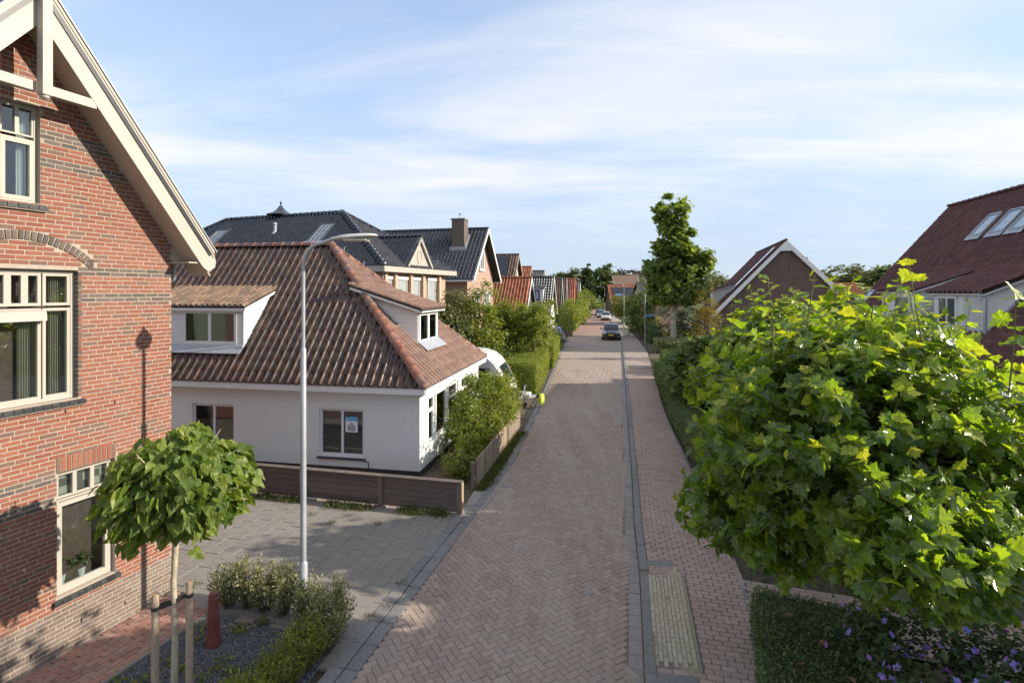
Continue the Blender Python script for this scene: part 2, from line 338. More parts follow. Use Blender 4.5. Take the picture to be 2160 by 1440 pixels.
def np_mesh(name, V, loops, totals, smooth=False):
    me = bpy.data.meshes.new(name)
    V = np.asarray(V, dtype=np.float32).reshape(-1, 3)
    me.vertices.add(len(V)); me.vertices.foreach_set('co', V.ravel())
    loops = np.asarray(loops, dtype=np.int32); totals = np.asarray(totals, dtype=np.int32)
    me.loops.add(len(loops)); me.loops.foreach_set('vertex_index', loops)
    me.polygons.add(len(totals))
    st = np.zeros(len(totals), dtype=np.int32); st[1:] = np.cumsum(totals)[:-1]
    me.polygons.foreach_set('loop_start', st)
    me.polygons.foreach_set('use_smooth', np.full(len(totals), bool(smooth)))
    me.update(calc_edges=True)
    return me

class T:
    """a small template: vertices + faces, instanced with numpy"""
    def __init__(s, V, F):
        s.V = np.asarray(V, dtype=np.float64); s.F = F
        s.loops = np.concatenate([np.asarray(f) for f in F]); s.tot = np.array([len(f) for f in F])
    def mesh(s, name, smooth=False): return np_mesh(name, s.V, s.loops, s.tot, smooth)
    def many(s, name, A, P, smooth=False):
        """A (n,3,3) columns = axes, P (n,3)"""
        n = len(P)
        if n == 0: return np_mesh(name, s.V * 0, s.loops, s.tot)
        W = np.einsum('nij,kj->nki', A, s.V) + P[:, None, :]
        k = len(s.V)
        lo = (s.loops[None, :] + (np.arange(n) * k)[:, None]).ravel()
        return np_mesh(name, W.reshape(-1, 3), lo, np.tile(s.tot, n), smooth)

class M:
    """collects shapes into one mesh; tf is applied on build"""
    def __init__(s, tf=None): s.v = []; s.f = []; s.tf = tf
    def add(s, V, F):
        b = len(s.v); s.v += [tuple(p) for p in V]; s.f += [[i + b for i in f] for f in F]; return s
    def box(s, x0, x1, y0, y1, z0, z1):
        return s.add([(x0, y0, z0), (x1, y0, z0), (x1, y1, z0), (x0, y1, z0), (x0, y0, z1), (x1, y0, z1), (x1, y1, z1), (x0, y1, z1)],
                     [[0, 3, 2, 1], [4, 5, 6, 7], [0, 1, 5, 4], [1, 2, 6, 5], [2, 3, 7, 6], [3, 0, 4, 7]])
    def bbox(s, x0, x1, y0, y1, z0, z1, b=.01):
        """box with chamfered edges"""
        V = []; F = []
        for (z, i) in ((z0, b), (z0 + b, 0), (z1 - b, 0), (z1, b)):
            V += [(x0 + i + b * .3, y0 + i, z), (x1 - i - b * .3, y0 + i, z), (x1 - i, y0 + i + b * .3, z), (x1 - i, y1 - i - b * .3, z), (x1 - i - b * .3, y1 - i, z), (x0 + i + b * .3, y1 - i, z), (x0 + i, y1 - i - b * .3, z), (x0 + i, y0 + i + b * .3, z)]
        for r in range(3):
            for k in range(8): F.append([r * 8 + k, r * 8 + (k + 1) % 8, r * 8 + 8 + (k + 1) % 8, r * 8 + 8 + k])
        F.append(list(range(7, -1, -1))); F.append([24 + k for k in range(8)])
        return s.add(V, F)
    def ring(s, x0, x1, z0, z1, t, y0, y1):
        s.box(x0, x0 + t, y0, y1, z0, z1); s.box(x1 - t, x1, y0, y1, z0, z1)
        s.box(x0 + t, x1 - t, y0 + .0015, y1 - .0015, z0, z0 + t); s.box(x0 + t, x1 - t, y0 + .0015, y1 - .0015, z1 - t, z1); return s
    def prism(s, poly, d):
        """poly: list of 3D points (planar), extruded by vector d"""
        n = len(poly); d = Vector(d); P = [Vector(p) for p in poly]
        nrm = Vector((0, 0, 0))
        for i in range(n): nrm += P[i].cross(P[(i + 1) % n])
        if nrm.dot(d) > 0: P = P[::-1]
        return s.add([tuple(p) for p in P] + [tuple(p + d) for p in P], [list(range(n)), list(range(2 * n - 1, n - 1, -1))] + [[i, i + n, (i + 1) % n + n, (i + 1) % n] for i in range(n)])
    def beam(s, a, b, w, h, up=(0, 0, 1)):
        """rectangular bar from a to b: w sideways, h along up"""
        a = Vector(a); b = Vector(b); d = (b - a).normalized(); up = Vector(up); sd = d.cross(up)
        if sd.length < 1e-5: sd = d.cross(Vector((1, 0, 0)))
        sd.normalize(); u = sd.cross(d).normalized(); sd = sd * w / 2; u = u * h / 2
        return s.prism([a - sd - u, a + sd - u, a + sd + u, a - sd + u], b - a)
    def tube(s, pts, rad, n=8, cap=True):
        P = [Vector(p) for p in pts]; rad = rad if isinstance(rad, (list, tuple)) else [rad] * len(P)
        V = []; F = []; ref = None
        for i, p in enumerate(P):
            d = (P[min(i + 1, len(P) - 1)] - P[max(i - 1, 0)])
            d = d.normalized() if d.length > 1e-9 else Vector((0, 0, 1))
            if ref is None: ref = Vector((1, 0, 0)) if abs(d.x) < .8 else Vector((0, 1, 0))
            a = (ref - d * ref.dot(d)).normalized(); b = d.cross(a); ref = a
            for k in range(n):
                t = 2 * math.pi * k / n; V.append(tuple(p + (a * math.cos(t) + b * math.sin(t)) * rad[i]))
        for i in range(len(P) - 1):
            for k in range(n): F.append([i * n + k, i * n + (k + 1) % n, (i + 1) * n + (k + 1) % n, (i + 1) * n + k])
        if cap: F.append(list(range(n - 1, -1, -1))); F.append([(len(P) - 1) * n + k for k in range(n)])
        return s.add(V, F)
    def lathe(s, prof, c=(0, 0, 0), n=16):
        V = []; F = []
        for (r, z) in prof:
            for k in range(n):
                t = 2 * math.pi * k / n; V.append((c[0] + r * math.cos(t), c[1] + r * math.sin(t), c[2] + z))
        for i in range(len(prof) - 1):
            for k in range(n): F.append([i * n + k, i * n + (k + 1) % n, (i + 1) * n + (k + 1) % n, (i + 1) * n + k])
        F.append(list(range(n - 1, -1, -1))); F.append([(len(prof) - 1) * n + k for k in range(n)])
        return s.add(V, F)
    def build(s, name, mat, parent=None, smooth=False, kind=None):
        V = np.array(s.v, dtype=np.float64).reshape(-1, 3)
        if s.tf is not None:
            A = np.array(s.tf); V = V @ A[:3, :3].T + A[:3, 3]
        me = np_mesh(name, V, [i for f in s.f for i in f], [len(f) for f in s.f], smooth)
        if smooth:
            me.set_sharp_from_angle(angle=R_(40))
        return link(name, me, mat, parent, kind)

CAMP = np.array([0, 0, CAMZ])
def view_rank(P):
    """P (n,3) world: rank value = apparent size in the photograph, -1 outside the frame"""
    P = np.asarray(P); Y = np.maximum(P[:, 1], .01)
    px = 1080 + FPX * P[:, 0] / Y; py = 615 + FPX * (CAMZ - P[:, 2]) / Y
    d = np.linalg.norm(P - CAMP, axis=1)
    ok = (P[:, 1] > .3) & (px > -10) & (px < 2170) & (py > -10) & (py < 1450)
    return np.where(ok, 1 / d, -1)

def pieces(root, name, tmpl, A, P, mat, k=300, stuff_name=None, smooth=False):
    """n alike pieces: the k that show largest as objects sharing one mesh, the rest joined"""
    A = np.asarray(A, dtype=np.float64); P = np.asarray(P, dtype=np.float64)
    if len(P) == 0: return
    rm = np.array(rmat(root)); W = P @ rm[:3, :3].T + rm[:3, 3]
    r = view_rank(W); order = np.argsort(-r)
    sel = [i for i in order[:k] if r[i] > 0]
    me = tmpl.mesh(name, smooth); me.materials.append(MT[mat])
    for i in sel:
        o = bpy.data.objects.new(name, me); COL.objects.link(o); o.parent = root
        m4 = np.eye(4); m4[:3, :3] = A[i]; m4[:3, 3] = P[i]; o.matrix_basis = Matrix(m4.tolist())
    rest = np.ones(len(P), bool); rest[sel] = False
    if rest.any():
        link(stuff_name or name + '_field', tmpl.many(name + '_field', A[rest], P[rest], smooth), mat, root, 'stuff')

def brick_template(l=1., h=1., d=1., b=.06):
    """unit brick, front face at y=0 facing -y, chamfered front edges; x 0..1, z 0..1, y 0..1"""
    V = [(b * .4, 0, b), (1 - b * .4, 0, b), (1 - b * .4, 0, 1 - b), (b * .4, 0, 1 - b), (0, b, 0), (1, b, 0), (1, b, 1), (0, b, 1), (0, 1, 0), (1, 1, 0), (1, 1, 1), (0, 1, 1)]
    F = [[0, 1, 2, 3], [4, 5, 1, 0], [5, 6, 2, 1], [6, 7, 3, 2], [7, 4, 0, 3], [8, 9, 5, 4], [9, 10, 6, 5], [10, 11, 7, 6], [11, 8, 4, 7]]
    return T(V, F)
BRK = brick_template()
def paver_template(b=.035):
    """unit paver centred on the origin, top face at z=0, chamfered"""
    V = []; h = .5
    for (i, z) in ((h - b, 0), (h, -.12), (h, -1)):
        V += [(-i, -i, z), (i, -i, z), (i, i, z), (-i, i, z)]
    V = [(x * (1 if abs(x) == h else (h - b * .5) / (h - b)), y, z) for x, y, z in V]
    F = [[0, 1, 2, 3]] + [[4 * r + k + 4, 4 * r + (k + 1) % 4 + 4, 4 * r + (k + 1) % 4, 4 * r + k] for r in range(2) for k in range(4)]
    return T(V, F)
PAV = paver_template()

def split_pieces(root, name, tmpls, A, P, mat, k, stuff_name):
    idx = np.arange(len(P)) % len(tmpls)
    for i, t in enumerate(tmpls): pieces(root, name, t, A[idx == i], P[idx == i], mat, k // len(tmpls), stuff_name)

def interp(tab, y): return float(np.interp(y, [t[0] for t in tab], [t[1] for t in tab]))

def tf_xz(origin, xdir):
    """facade transform: local x along xdir (2D), y into the wall (left of xdir), z up"""
    x = Vector((xdir[0], xdir[1], 0)).normalized(); y = Vector((-x.y, x.x, 0))
    m = Matrix.Identity(4)
    for i in range(3): m[i][0] = x[i]; m[i][1] = y[i]; m[i][2] = (0, 0, 1)[i]; m[i][3] = origin[i]
    return m

# ---- walls with openings
def wall_open(m, x0, x1, z0, top, ops, y0, y1):
    """top: list of (x,z) polyline over the wall; ops: (xa,xb,za,zb)"""
    xs = sorted(set([x0, x1] + [p[0] for p in top if x0 < p[0] < x1] + [v for o in ops for v in o[:2] if x0 < v < x1]))
    tz = lambda x: float(np.interp(x, [p[0] for p in top], [p[1] for p in top]))
    for a, b in zip(xs[:-1], xs[1:]):
        c = (a + b) / 2
        cuts = sorted([(o[2], o[3]) for o in ops if o[0] < c < o[1]])
        z = z0
        for (za, zb) in cuts:
            if za > z + 1e-4: m.box(a, b, y0, y1, z, za)
            z = zb
        ta, tb = tz(a), tz(b)
        if max(ta, tb) > z + 1e-3: m.prism([(a, y0, z), (b, y0, z), (b, y0, max(tb, z + 1e-4)), (a, y0, max(ta, z + 1e-4))], (0, y1 - y0, 0))

def window(root, tf, x0, x1, z0, z1, cells, y=0.0, ft=.05, ct=.045, depth=.07, fmat='cream', gmat='glass', name='window', pane_in=.03):
    """frame mesh as a part, one pane per cell as sub-parts. cells: (xa,xb,za,zb) fractions of the opening"""
    m = M(tf); m.ring(x0, x1, z0, z1, ft, y, y + depth)
    ix0, ix1, iz0, iz1 = x0 + ft, x1 - ft, z0 + ft, z1 - ft
    rects = []
    for (a, b, c, d) in cells:
        ra, rb = ix0 + (ix1 - ix0) * a, ix0 + (ix1 - ix0) * b; rc, rd = iz0 + (iz1 - iz0) * c, iz0 + (iz1 - iz0) * d
        m.ring(ra, rb, rc, rd, ct, y + .008, y + depth - .006); rects.append((ra + ct, rb - ct, rc + ct, rd - ct))
    w = m.build(name, fmat, root)
    for (a, b, c, d) in rects:
        g = M(tf); yy = y + pane_in; e = .004
        g.box(a - e, b + e, yy, yy + .006, c - e, d + e); g.build('pane', gmat, w)
    return w

# ---- roofs
def pantile(w, l, roll=.08, lip=.009, segs=8):
    us = [0, .09, .19, .29, .40, .54, .7, .86, 1.0]; zs = [0.0, .75, 1.0, .70, .10, -.12, -.2, -.14, .0]
    V = []
    for u, z in zip(us, zs): V.append((u * w * 1.04, -.02 * l, z * roll))
    for u, z in zip(us, zs): V.append((u * w * 1.04, 0.0, z * roll + lip))
    for u, z in zip(us, zs): V.append((u * w * 1.04, l * 1.12, z * roll * .95 - .004))
    n = len(us); F = []
    for r in range(2):
        for k in range(n - 1): F.append([r * n + k, r * n + k + 1, (r + 1) * n + k + 1, (r + 1) * n + k])
    return T(V, F)

def flat_tile(w, l, lip=.02):
    us = [0, .06, .12, .18, .95, 1.0]; zs = [0, .9, 1.0, .2, .0, 0.]
    V = []
    for v, e, s in ((-.01 * l, 0, 0), (0, lip, 1), (l * 1.1, -.003, 1)):
        for u, z in zip(us, zs): V.append((u * w * 1.02, v, z * .028 * max(s, .01) + e))
    n = len(us)
    return T(V, [[r * n + k, r * n + k + 1, (r + 1) * n + k + 1, (r + 1) * n + k] for r in range(2) for k in range(n - 1)])

def inpoly(poly, x, y):
    c = False; n = len(poly)
    for i in range(n):
        x1, y1 = poly[i]; x2, y2 = poly[(i + 1) % n]
        if (y1 > y) != (y2 > y) and x < (x2 - x1) * (y - y1) / (y2 - y1) + x1: c = not c
    return c

def roof_slope(root, o, u, v, poly, w, l, mat, k=300, tname='roof_tile', deck='dark', tmpl=None, thick=.08, smooth=True):
    """deck slab + tiles on the convex polygon poly given in (u,v); o,u,v in root coordinates; roof faces u x v"""
    o = Vector(o); u = Vector(u).normalized(); v = Vector(v).normalized(); n = u.cross(v).normalized()
    t = tmpl or pantile(w, l)
    d = M(); d.prism([o + u * a + v * b - n * .012 for a, b in poly], -n * thick); d.build('roof_deck', deck, root)
    # orientation of polygon
    ar = sum(poly[i][0] * poly[(i + 1) % len(poly)][1] - poly[(i + 1) % len(poly)][0] * poly[i][1] for i in range(len(poly)))
    pl = poly if ar > 0 else poly[::-1]
    us = [p[0] for p in pl]; vs = [p[1] for p in pl]
    full = []; part = []
    nu = int(math.ceil((max(us) - min(us)) / w)); nv = int(math.ceil((max(vs) - min(vs)) / l))
    for j in range(nv):
        for i in range(nu):
            a = min(us) + i * w; b = min(vs) + j * l
            cor = [(a + .02, b + .02), (a + w - .02, b + .02), (a + w - .02, b + l - .02), (a + .02, b + l - .02)]
            ins = [inpoly(pl, *c) for c in cor]
            if all(ins): full.append((a, b))
            elif any(ins) or inpoly(pl, a + w / 2, b + l / 2): part.append((a, b))
    A1 = np.array([[u[r], v[r], n[r]] for r in range(3)])
    def pos(lst): return np.array([tuple(o + u * a + v * b) for a, b in lst]).reshape(-1, 3)
    if full:
        A = np.tile(A1, (len(full), 1, 1))
        # slight unevenness
        P = pos(full) + np.outer(RNG.normal(0, .0025, len(full)), np.array(n))
        pieces(root, tname, t, A, P, mat, k, tname + '_field', smooth)
    if part:
        me = t.many('cut', np.tile(A1, (len(part), 1, 1)), pos(part), smooth)
        bm = bmesh.new(); bm.from_mesh(me)
        for i in range(len(pl)):
            p, q = pl[i], pl[(i + 1) % len(pl)]
            pp = o + u * p[0] + v * p[1]; ed = u * (q[0] - p[0]) + v * (q[1] - p[1])
            if ed.length < 1e-4: continue
            out = ed.cross(n).normalized()
            bmesh.ops.bisect_plane(bm, geom=bm.verts[:] + bm.edges[:] + bm.faces[:], plane_co=pp + out * .03, plane_no=out, clear_outer=True)
        bm.to_mesh(me); bm.free(); me.update()
        link('cut_' + tname, me, mat, root, 'stuff')

def ridge_template(r, l):
    V = []; n = 7
    for (y, k) in ((0, 1.12), (.09 * l, 1.12), (.1 * l, 1.0), (l * 1.06, .97)):
        for i in range(n):
            t = math.pi * (i / (n - 1)); V.append((r * k * math.cos(t) * 1.05, y, r * k * math.sin(t) * .95 - r * .25))
    F = [[q * n + i + 1, q * n + i, (q + 1) * n + i, (q + 1) * n + i + 1] for q in range(3) for i in range(n - 1)]
    F.append(list(range(n)))
    return T(V, F)

def ridge_row(root, a, b, r, l, mat, k=300, name='ridge_tile'):
    a = Vector(a); b = Vector(b); d = (b - a).normalized(); L_ = (b - a).length; n = max(1, round(L_ / l)); l = L_ / n
    sd = d.cross(Vector((0, 0, 1))).normalized(); up = sd.cross(d)
    A1 = np.array([[sd[i], d[i], up[i]] for i in range(3)])
    P = np.array([tuple(a + d * l * i) for i in range(n)])
    pieces(root, name, ridge_template(r, l), np.tile(A1, (n, 1, 1)), P, mat, k, name + '_row', True)

# ---- foliage
def rand_rot(n, up=.5, rng=RNG, outward=None):
    """random leaf frames: columns (x=side, y=tip, z=normal), normals biased upwards"""
    nz = rng.normal(size=(n, 3)); nz /= np.linalg.norm(nz, axis=1)[:, None]
    nz[:, 2] = np.abs(nz[:, 2]); nz = nz * (1 - up) + np.array([0, 0, 1]) * up
    if outward is not None: nz = nz + outward * .45
    nz /= np.linalg.norm(nz, axis=1)[:, None]
    t = rng.normal(size=(n, 3))
    if outward is not None: t = t * .6 + outward
    t[:, 2] -= .25
    t -= nz * np.sum(t * nz, axis=1)[:, None]; t /= np.linalg.norm(t, axis=1)[:, None] + 1e-9
    x = np.cross(t, nz)
    return np.stack([x, t, nz], axis=2)

LF_SIMPLE = T([(0, 0, 0), (.30, .35, .05), (.22, .75, .02), (0, 1, -.08), (-.22, .75, .02), (-.30, .35, .05), (0, .5, -.03)], [[0, 1, 6], [1, 2, 6], [2, 3, 6], [3, 4, 6], [4, 5, 6], [5, 0, 6]])
LF_TINY = T([(0, 0, 0), (.28, .5, .06), (0, 1, 0), (-.28, .5, .06)], [[0, 1, 2], [0, 2, 3]])
LF_LONG = T([(0, 0, 0), (.17, .35, .04), (.13, .7, .03), (0, 1, -.1), (-.13, .7, .03), (-.17, .35, .04)], [[0, 1, 2, 3], [0, 3, 4, 5]])
LF_CLUMP = T([(0, 0, 0), (.5, .3, .1), (.25, .9, -.05), (-.1, .75, .12), (-.45, .95, 0), (-.42, .3, .08), (-.2, -.2, .05), (.3, -.25, 0)], [[0, 1, 2], [0, 2, 3], [0, 3, 4], [0, 4, 5], [0, 5, 6], [0, 7, 1]])
def plane_leaf(curl=.22, fold=.10, twist=0., seed=0):
    rr = random.Random(seed)
    half = [(0, -.05), (.09, -.12), (.24, -.17), (.40, -.10), (.37, .02), (.53, .07), (.70, .20), (.56, .27), (.50, .38), (.60, .56), (.46, .56), (.40, .64), (.27, .60), (.22, .74), (.13, .86), (0, 1.06)]
    V = [(0, .28, -.02)]
    f = lambda x, y, sx: fold * abs(x) * 2 - curl * max(0, math.hypot(x, y - .28) - .22) ** 1.15 + twist * x * sx * (y - .2) + rr.uniform(-.025, .025)
    for x, y in half: V.append((x * rr.uniform(.94, 1.06), y + rr.uniform(-.02, .02), f(x, y, 1)))
    for x, y in half[1:-1][::-1]: V.append((-x * rr.uniform(.9, 1.08), y + rr.uniform(-.03, .03), f(x, y, -1)))
    n = len(V) - 1
    F = [[0, 1 + i, 1 + (i + 1) % n] for i in range(n)]
    # petiole
    V += [(-.012, -.06, 0), (.012, -.06, 0), (.01, -.45, -.12), (-.01, -.45, -.12)]; F.append([n + 1, n + 4, n + 3, n + 2])
    return T(V, F)
LF_PLANE = plane_leaf()
LF_PLANES = [plane_leaf(.2, .10, .1, 1), plane_leaf(.42, .22, -.3, 2), plane_leaf(.05, .32, .25, 3), plane_leaf(.6, .05, .4, 4)]
def heart_leaf(curl=.3, fold=.16, wave=.03, seed=0):
    rr = random.Random(seed)
    half = [(0, 0), (.10, -.09), (.22, -.14), (.37, -.10), (.47, .04), (.49, .18), (.45, .34), (.36, .52), (.25, .68), (.13, .86), (0, 1.02)]
    V = [(0, .3, -.04)]
    f = lambda x, y: fold * abs(x) - curl * max(0, y - .3) ** 1.3 - .14 * x * x + rr.uniform(-wave, wave)
    for x, y in half: V.append((x * rr.uniform(.93, 1.05), y, f(x, y)))
    for x, y in half[1:-1][::-1]: V.append((-x * rr.uniform(.93, 1.05), y, f(x, y)))
    n = len(V) - 1; F = [[0, 1 + i, 1 + (i + 1) % n] for i in range(n)]
    V += [(-.012, 0, 0), (.012, 0, 0), (.01, -.35, .05), (-.01, -.35, .05)]; F.append([n + 1, n + 4, n + 3, n + 2])
    return T(V, F)
LF_HEART = heart_leaf()
LF_HEARTS = [heart_leaf(.3, .16, .04, 1), heart_leaf(.55, .3, .06, 2), heart_leaf(.1, .4, .05, 3), heart_leaf(.8, .0, .05, 4)]

def blob_points(blobs, n, shell=.55, clumps=60, spread=.22, rng=RNG):
    """clumped points over a union of ellipsoids (cx,cy,cz,rx,ry,rz); returns points, outward directions"""
    B = np.array(blobs, dtype=float); vol = np.prod(B[:, 3:], axis=1) ** .67; pr = vol / vol.sum()
    cb = rng.choice(len(B), clumps, p=pr)
    d = rng.normal(size=(clumps, 3)); d /= np.linalg.norm(d, axis=1)[:, None]
    rad = shell + (1 - shell) * rng.random(clumps) ** .5
    C = B[cb, :3] + d * B[cb, 3:] * rad[:, None]
    w = rng.random(clumps) * .8 + .4; w /= w.sum()
    ci = rng.choice(clumps, n, p=w)
    sp = spread * np.mean(B[:, 3:]) * (0.6 + .8 * rng.random(clumps))
    P = C[ci] + rng.normal(size=(n, 3)) * sp[ci][:, None] * np.array([1, 1, .75])
    out = P - B[cb[ci], :3]; out /= np.linalg.norm(out, axis=1)[:, None] + 1e-9
    return P, out, C

def scaled(A, s): return A * np.asarray(s)[:, None, None]

def foliage(root, name, P, out, size, tmpl, mat, up=.35, jitter=.35, kind='stuff', rng=RNG):
    n = len(P); A = scaled(rand_rot(n, up, rng, out), size * (1 - jitter + 2 * jitter * rng.random(n)))
    return link(name, tmpl.many(name, A, P), mat, root, kind)

def tree(name, label, loc, h, blobs, nleaf, size, leaf, trunk_r, bark='bark', tmpl=LF_CLUMP, clumps=90, spread=.2, group=None, cat='tree', shell=.5, limbs=7, trunk_top=None, up=.3):
    """blobs relative to loc"""
    root = thing(name, label, cat, loc, 0, group)
    P, out, C = blob_points(blobs, nleaf, shell, clumps, spread)
    tz = trunk_top or h * .8
    m = M(); k = 6
    pts = [(random.uniform(-.04, .04) * h * .15 * i, random.uniform(-.04, .04) * h * .15 * i, tz * i / k) for i in range(k + 1)]; pts[0] = (0, 0, -.1)
    m.tube(pts, [trunk_r * (1.25 if i == 0 else 1 - .75 * i / k) for i in range(k + 1)], 9); m.build('trunk', bark, root, True)
    idx = np.argsort(RNG.random(len(C)))[:limbs]
    for i in idx:
        c = Vector(C[i]); t = min(max(c.z * .55, h * .18), tz * .92); a = Vector(pts[min(k, int(t / tz * k))]); a.z = t
        mid = a.lerp(c, .5) + Vector((0, 0, .06 * h * .5))
        lm = M(); lm.tube([a, mid, c], [trunk_r * .42, trunk_r * .26, trunk_r * .08], 6); lm.build('limb', bark, root, True)
    foliage(root, 'crown', P, out, size, tmpl, mat=leaf, up=up)
    return root

def hedge(name, label, foot, z0, z1, n, size, leaf, tmpl=LF_TINY, cat='hedge', group=None, bump_=.03, core='lf_box', base=None, parts=None, rough=.06):
    """foot: convex quad footprint (world xy, counter-clockwise); leaves over top and sides, solid core added to block light"""
    cx = sum(p[0] for p in foot) / len(foot); cy = sum(p[1] for p in foot) / len(foot)
    root = thing(name, label, cat, (cx, cy, 0), 0, group)
    F = [(p[0] - cx, p[1] - cy) for p in foot]
    ins = []
    for i in range(len(F)):
        x, y = F[i]; d = math.hypot(x, y); k = max(0, d - max(.06, size * .9)) / d; ins.append((x * k, y * k))
    m = M(); m.prism([(x, y, z0) for x, y in ins], (0, 0, (z1 - z0) - size * .9)); m.build('light_block_core', core, root)  # solid inner prism, added to keep light from passing through
    areas = []; nf = len(F)
    for i in range(nf):
        a, b = F[i], F[(i + 1) % nf]; areas.append(math.hypot(b[0] - a[0], b[1] - a[1]) * (z1 - z0))
    ta = abs(sum(F[i][0] * F[(i + 1) % nf][1] - F[(i + 1) % nf][0] * F[i][1] for i in range(nf))) / 2
    areas.append(ta * 1.1); areas = np.array(areas); pr = areas / areas.sum()
    fi = RNG.choice(nf + 1, n, p=pr); r1 = RNG.random(n); r2 = RNG.random(n)
    P = np.zeros((n, 3)); out = np.zeros((n, 3))
    for i in range(nf):
        s = fi == i; a, b = np.array(F[i]), np.array(F[(i + 1) % nf]); e = (b - a); nn = np.array([e[1], -e[0]]); nn = nn / np.linalg.norm(nn)
        P[s, :2] = a + r1[s][:, None] * e; P[s, 2] = z0 + r2[s] * (z1 - z0); out[s, :2] = nn
    s = fi == nf
    q = F if nf == 4 else [F[0], F[1], F[2], F[2]]
    q = np.array(q); u1, v1 = r1[s][:, None], r2[s][:, None]
    P[s, :2] = (q[0] * (1 - u1) + q[1] * u1) * (1 - v1) + (q[3] * (1 - u1) + q[2] * u1) * v1; P[s, 2] = z1; out[s, 2] = 1
    # uneven clipped surface
    w = np.sin(P[:, 0] * 3.1 + P[:, 1] * 2.3) * np.cos(P[:, 1] * 2.7 - P[:, 2] * 3.3) * bump_ + RNG.normal(0, rough * .45, n) - rough * .3
    P += out * w[:, None]
    keep = P[:, 2] > z0 - .02
    foliage(root, 'foliage', P[keep], out[keep], size, tmpl, leaf, up=.15)
    return root

def shrub(name, label, loc, blobs, n, size, leaf, tmpl=LF_SIMPLE, clumps=60, spread=.2, group=None, cat='shrub', stems=6, shell=.5, up=.3):
    root = thing(name, label, cat, loc, 0, group)
    P, out, C = blob_points(blobs, n, shell, clumps, spread)
    keep = P[:, 2] > .02
    for i in range(stems):
        c = C[RNG.integers(len(C))]; m = M(); a = (random.uniform(-.12, .12), random.uniform(-.12, .12), -.02)
        m.tube([a, ((a[0] + c[0]) / 2, (a[1] + c[1]) / 2, c[2] * .6), tuple(c)], [.018, .012, .005], 5); m.build('stem', 'bark', root)
    foliage(root, 'foliage', P[keep], out[keep], size, tmpl, leaf, up=up)
    return root

# ------------------------------------------------------------------ ground, road, pavements
LE = [(-4, -4.6), (0, -3.65), (6.76, -2.04), (8.67, -1.59), (11.6, -.85), (15.5, .07), (19.4, .70), (25, 1.58), (33.6, 2.79), (44, 4.2), (55, 6.0), (85, 10.2), (130, 17.0), (190, 26)]
RE = [(-4, -.6), (0, .25), (6.7, 1.70), (9.3, 2.27), (10.97, 2.57), (14.4, 3.29), (19.4, 4.3), (27.7, 6.0), (33.6, 7.2), (42.6, 9.0), (57, 11.7), (85, 16.0), (130, 22.5), (190, 31)]
SE = [(-4, 1.1), (0, 1.9), (6.7, 3.12), (9.3, 3.95), (11, 4.25), (14.4, 4.85), (19.4, 5.75), (23.6, 6.6), (33.6, 8.95), (42, 10.9), (57, 13.5), (85, 18.0), (130, 24.5)]
def structure(o): o['kind'] = 'structure'; return o
def strip(name, ta, tb, ys, z, mat, oa=0., ob=0., parent=None):
    m = M(); V = []
    for y in ys: V += [(interp(ta, y) + oa, y, z), (interp(tb, y) + ob, y, z)]
    m.add(V, [[2 * i, 2 * i + 1, 2 * i + 3, 2 * i + 2] for i in range(len(ys) - 1)])
    o = m.build(name, mat, parent)
    return o if parent else structure(o)
def sheet(name, poly, z, mat):
    m = M(); m.add([(x, y, z) for x, y in poly], [list(range(len(poly)))]); return structure(m.build(name, mat))

m = M(); S = 1500
m.add([(-S, -S, -.12), (S, -S, -.12), (S, S, -.12), (-S, S, -.12)], [[0, 1, 2, 3]]); structure(m.build('ground', 'grassland'))
sheet('left_gardens', [(-30, -4), (-4.2, -4), (-.6, 12.2), (1.2, 24), (4.3, 46), (9.8, 86), (-40, 86)], -.06, 'soil')
sheet('right_gardens', [(1.2, -4), (40, -4), (60, 86), (18, 86), (11.2, 43), (6.7, 24), (3.3, 7)], -.06, 'soil')
YS = [-4, 0, 3, 5, 6.76, 8.67, 10, 11.6, 13.5, 15.5, 17.5, 19.4, 22, 25, 28, 31, 34]
road = strip('road', LE, RE, YS, -.014, 'paver_joint')
strip('far_road', LE, RE, [33.8, 37, 40, 44, 48, 52, 57, 61], -.002, 'road_far')
strip('red_brick_road', LE, RE, [61, 66, 72, 78, 85, 95, 110, 130, 160, 190], .002, 'road_red')

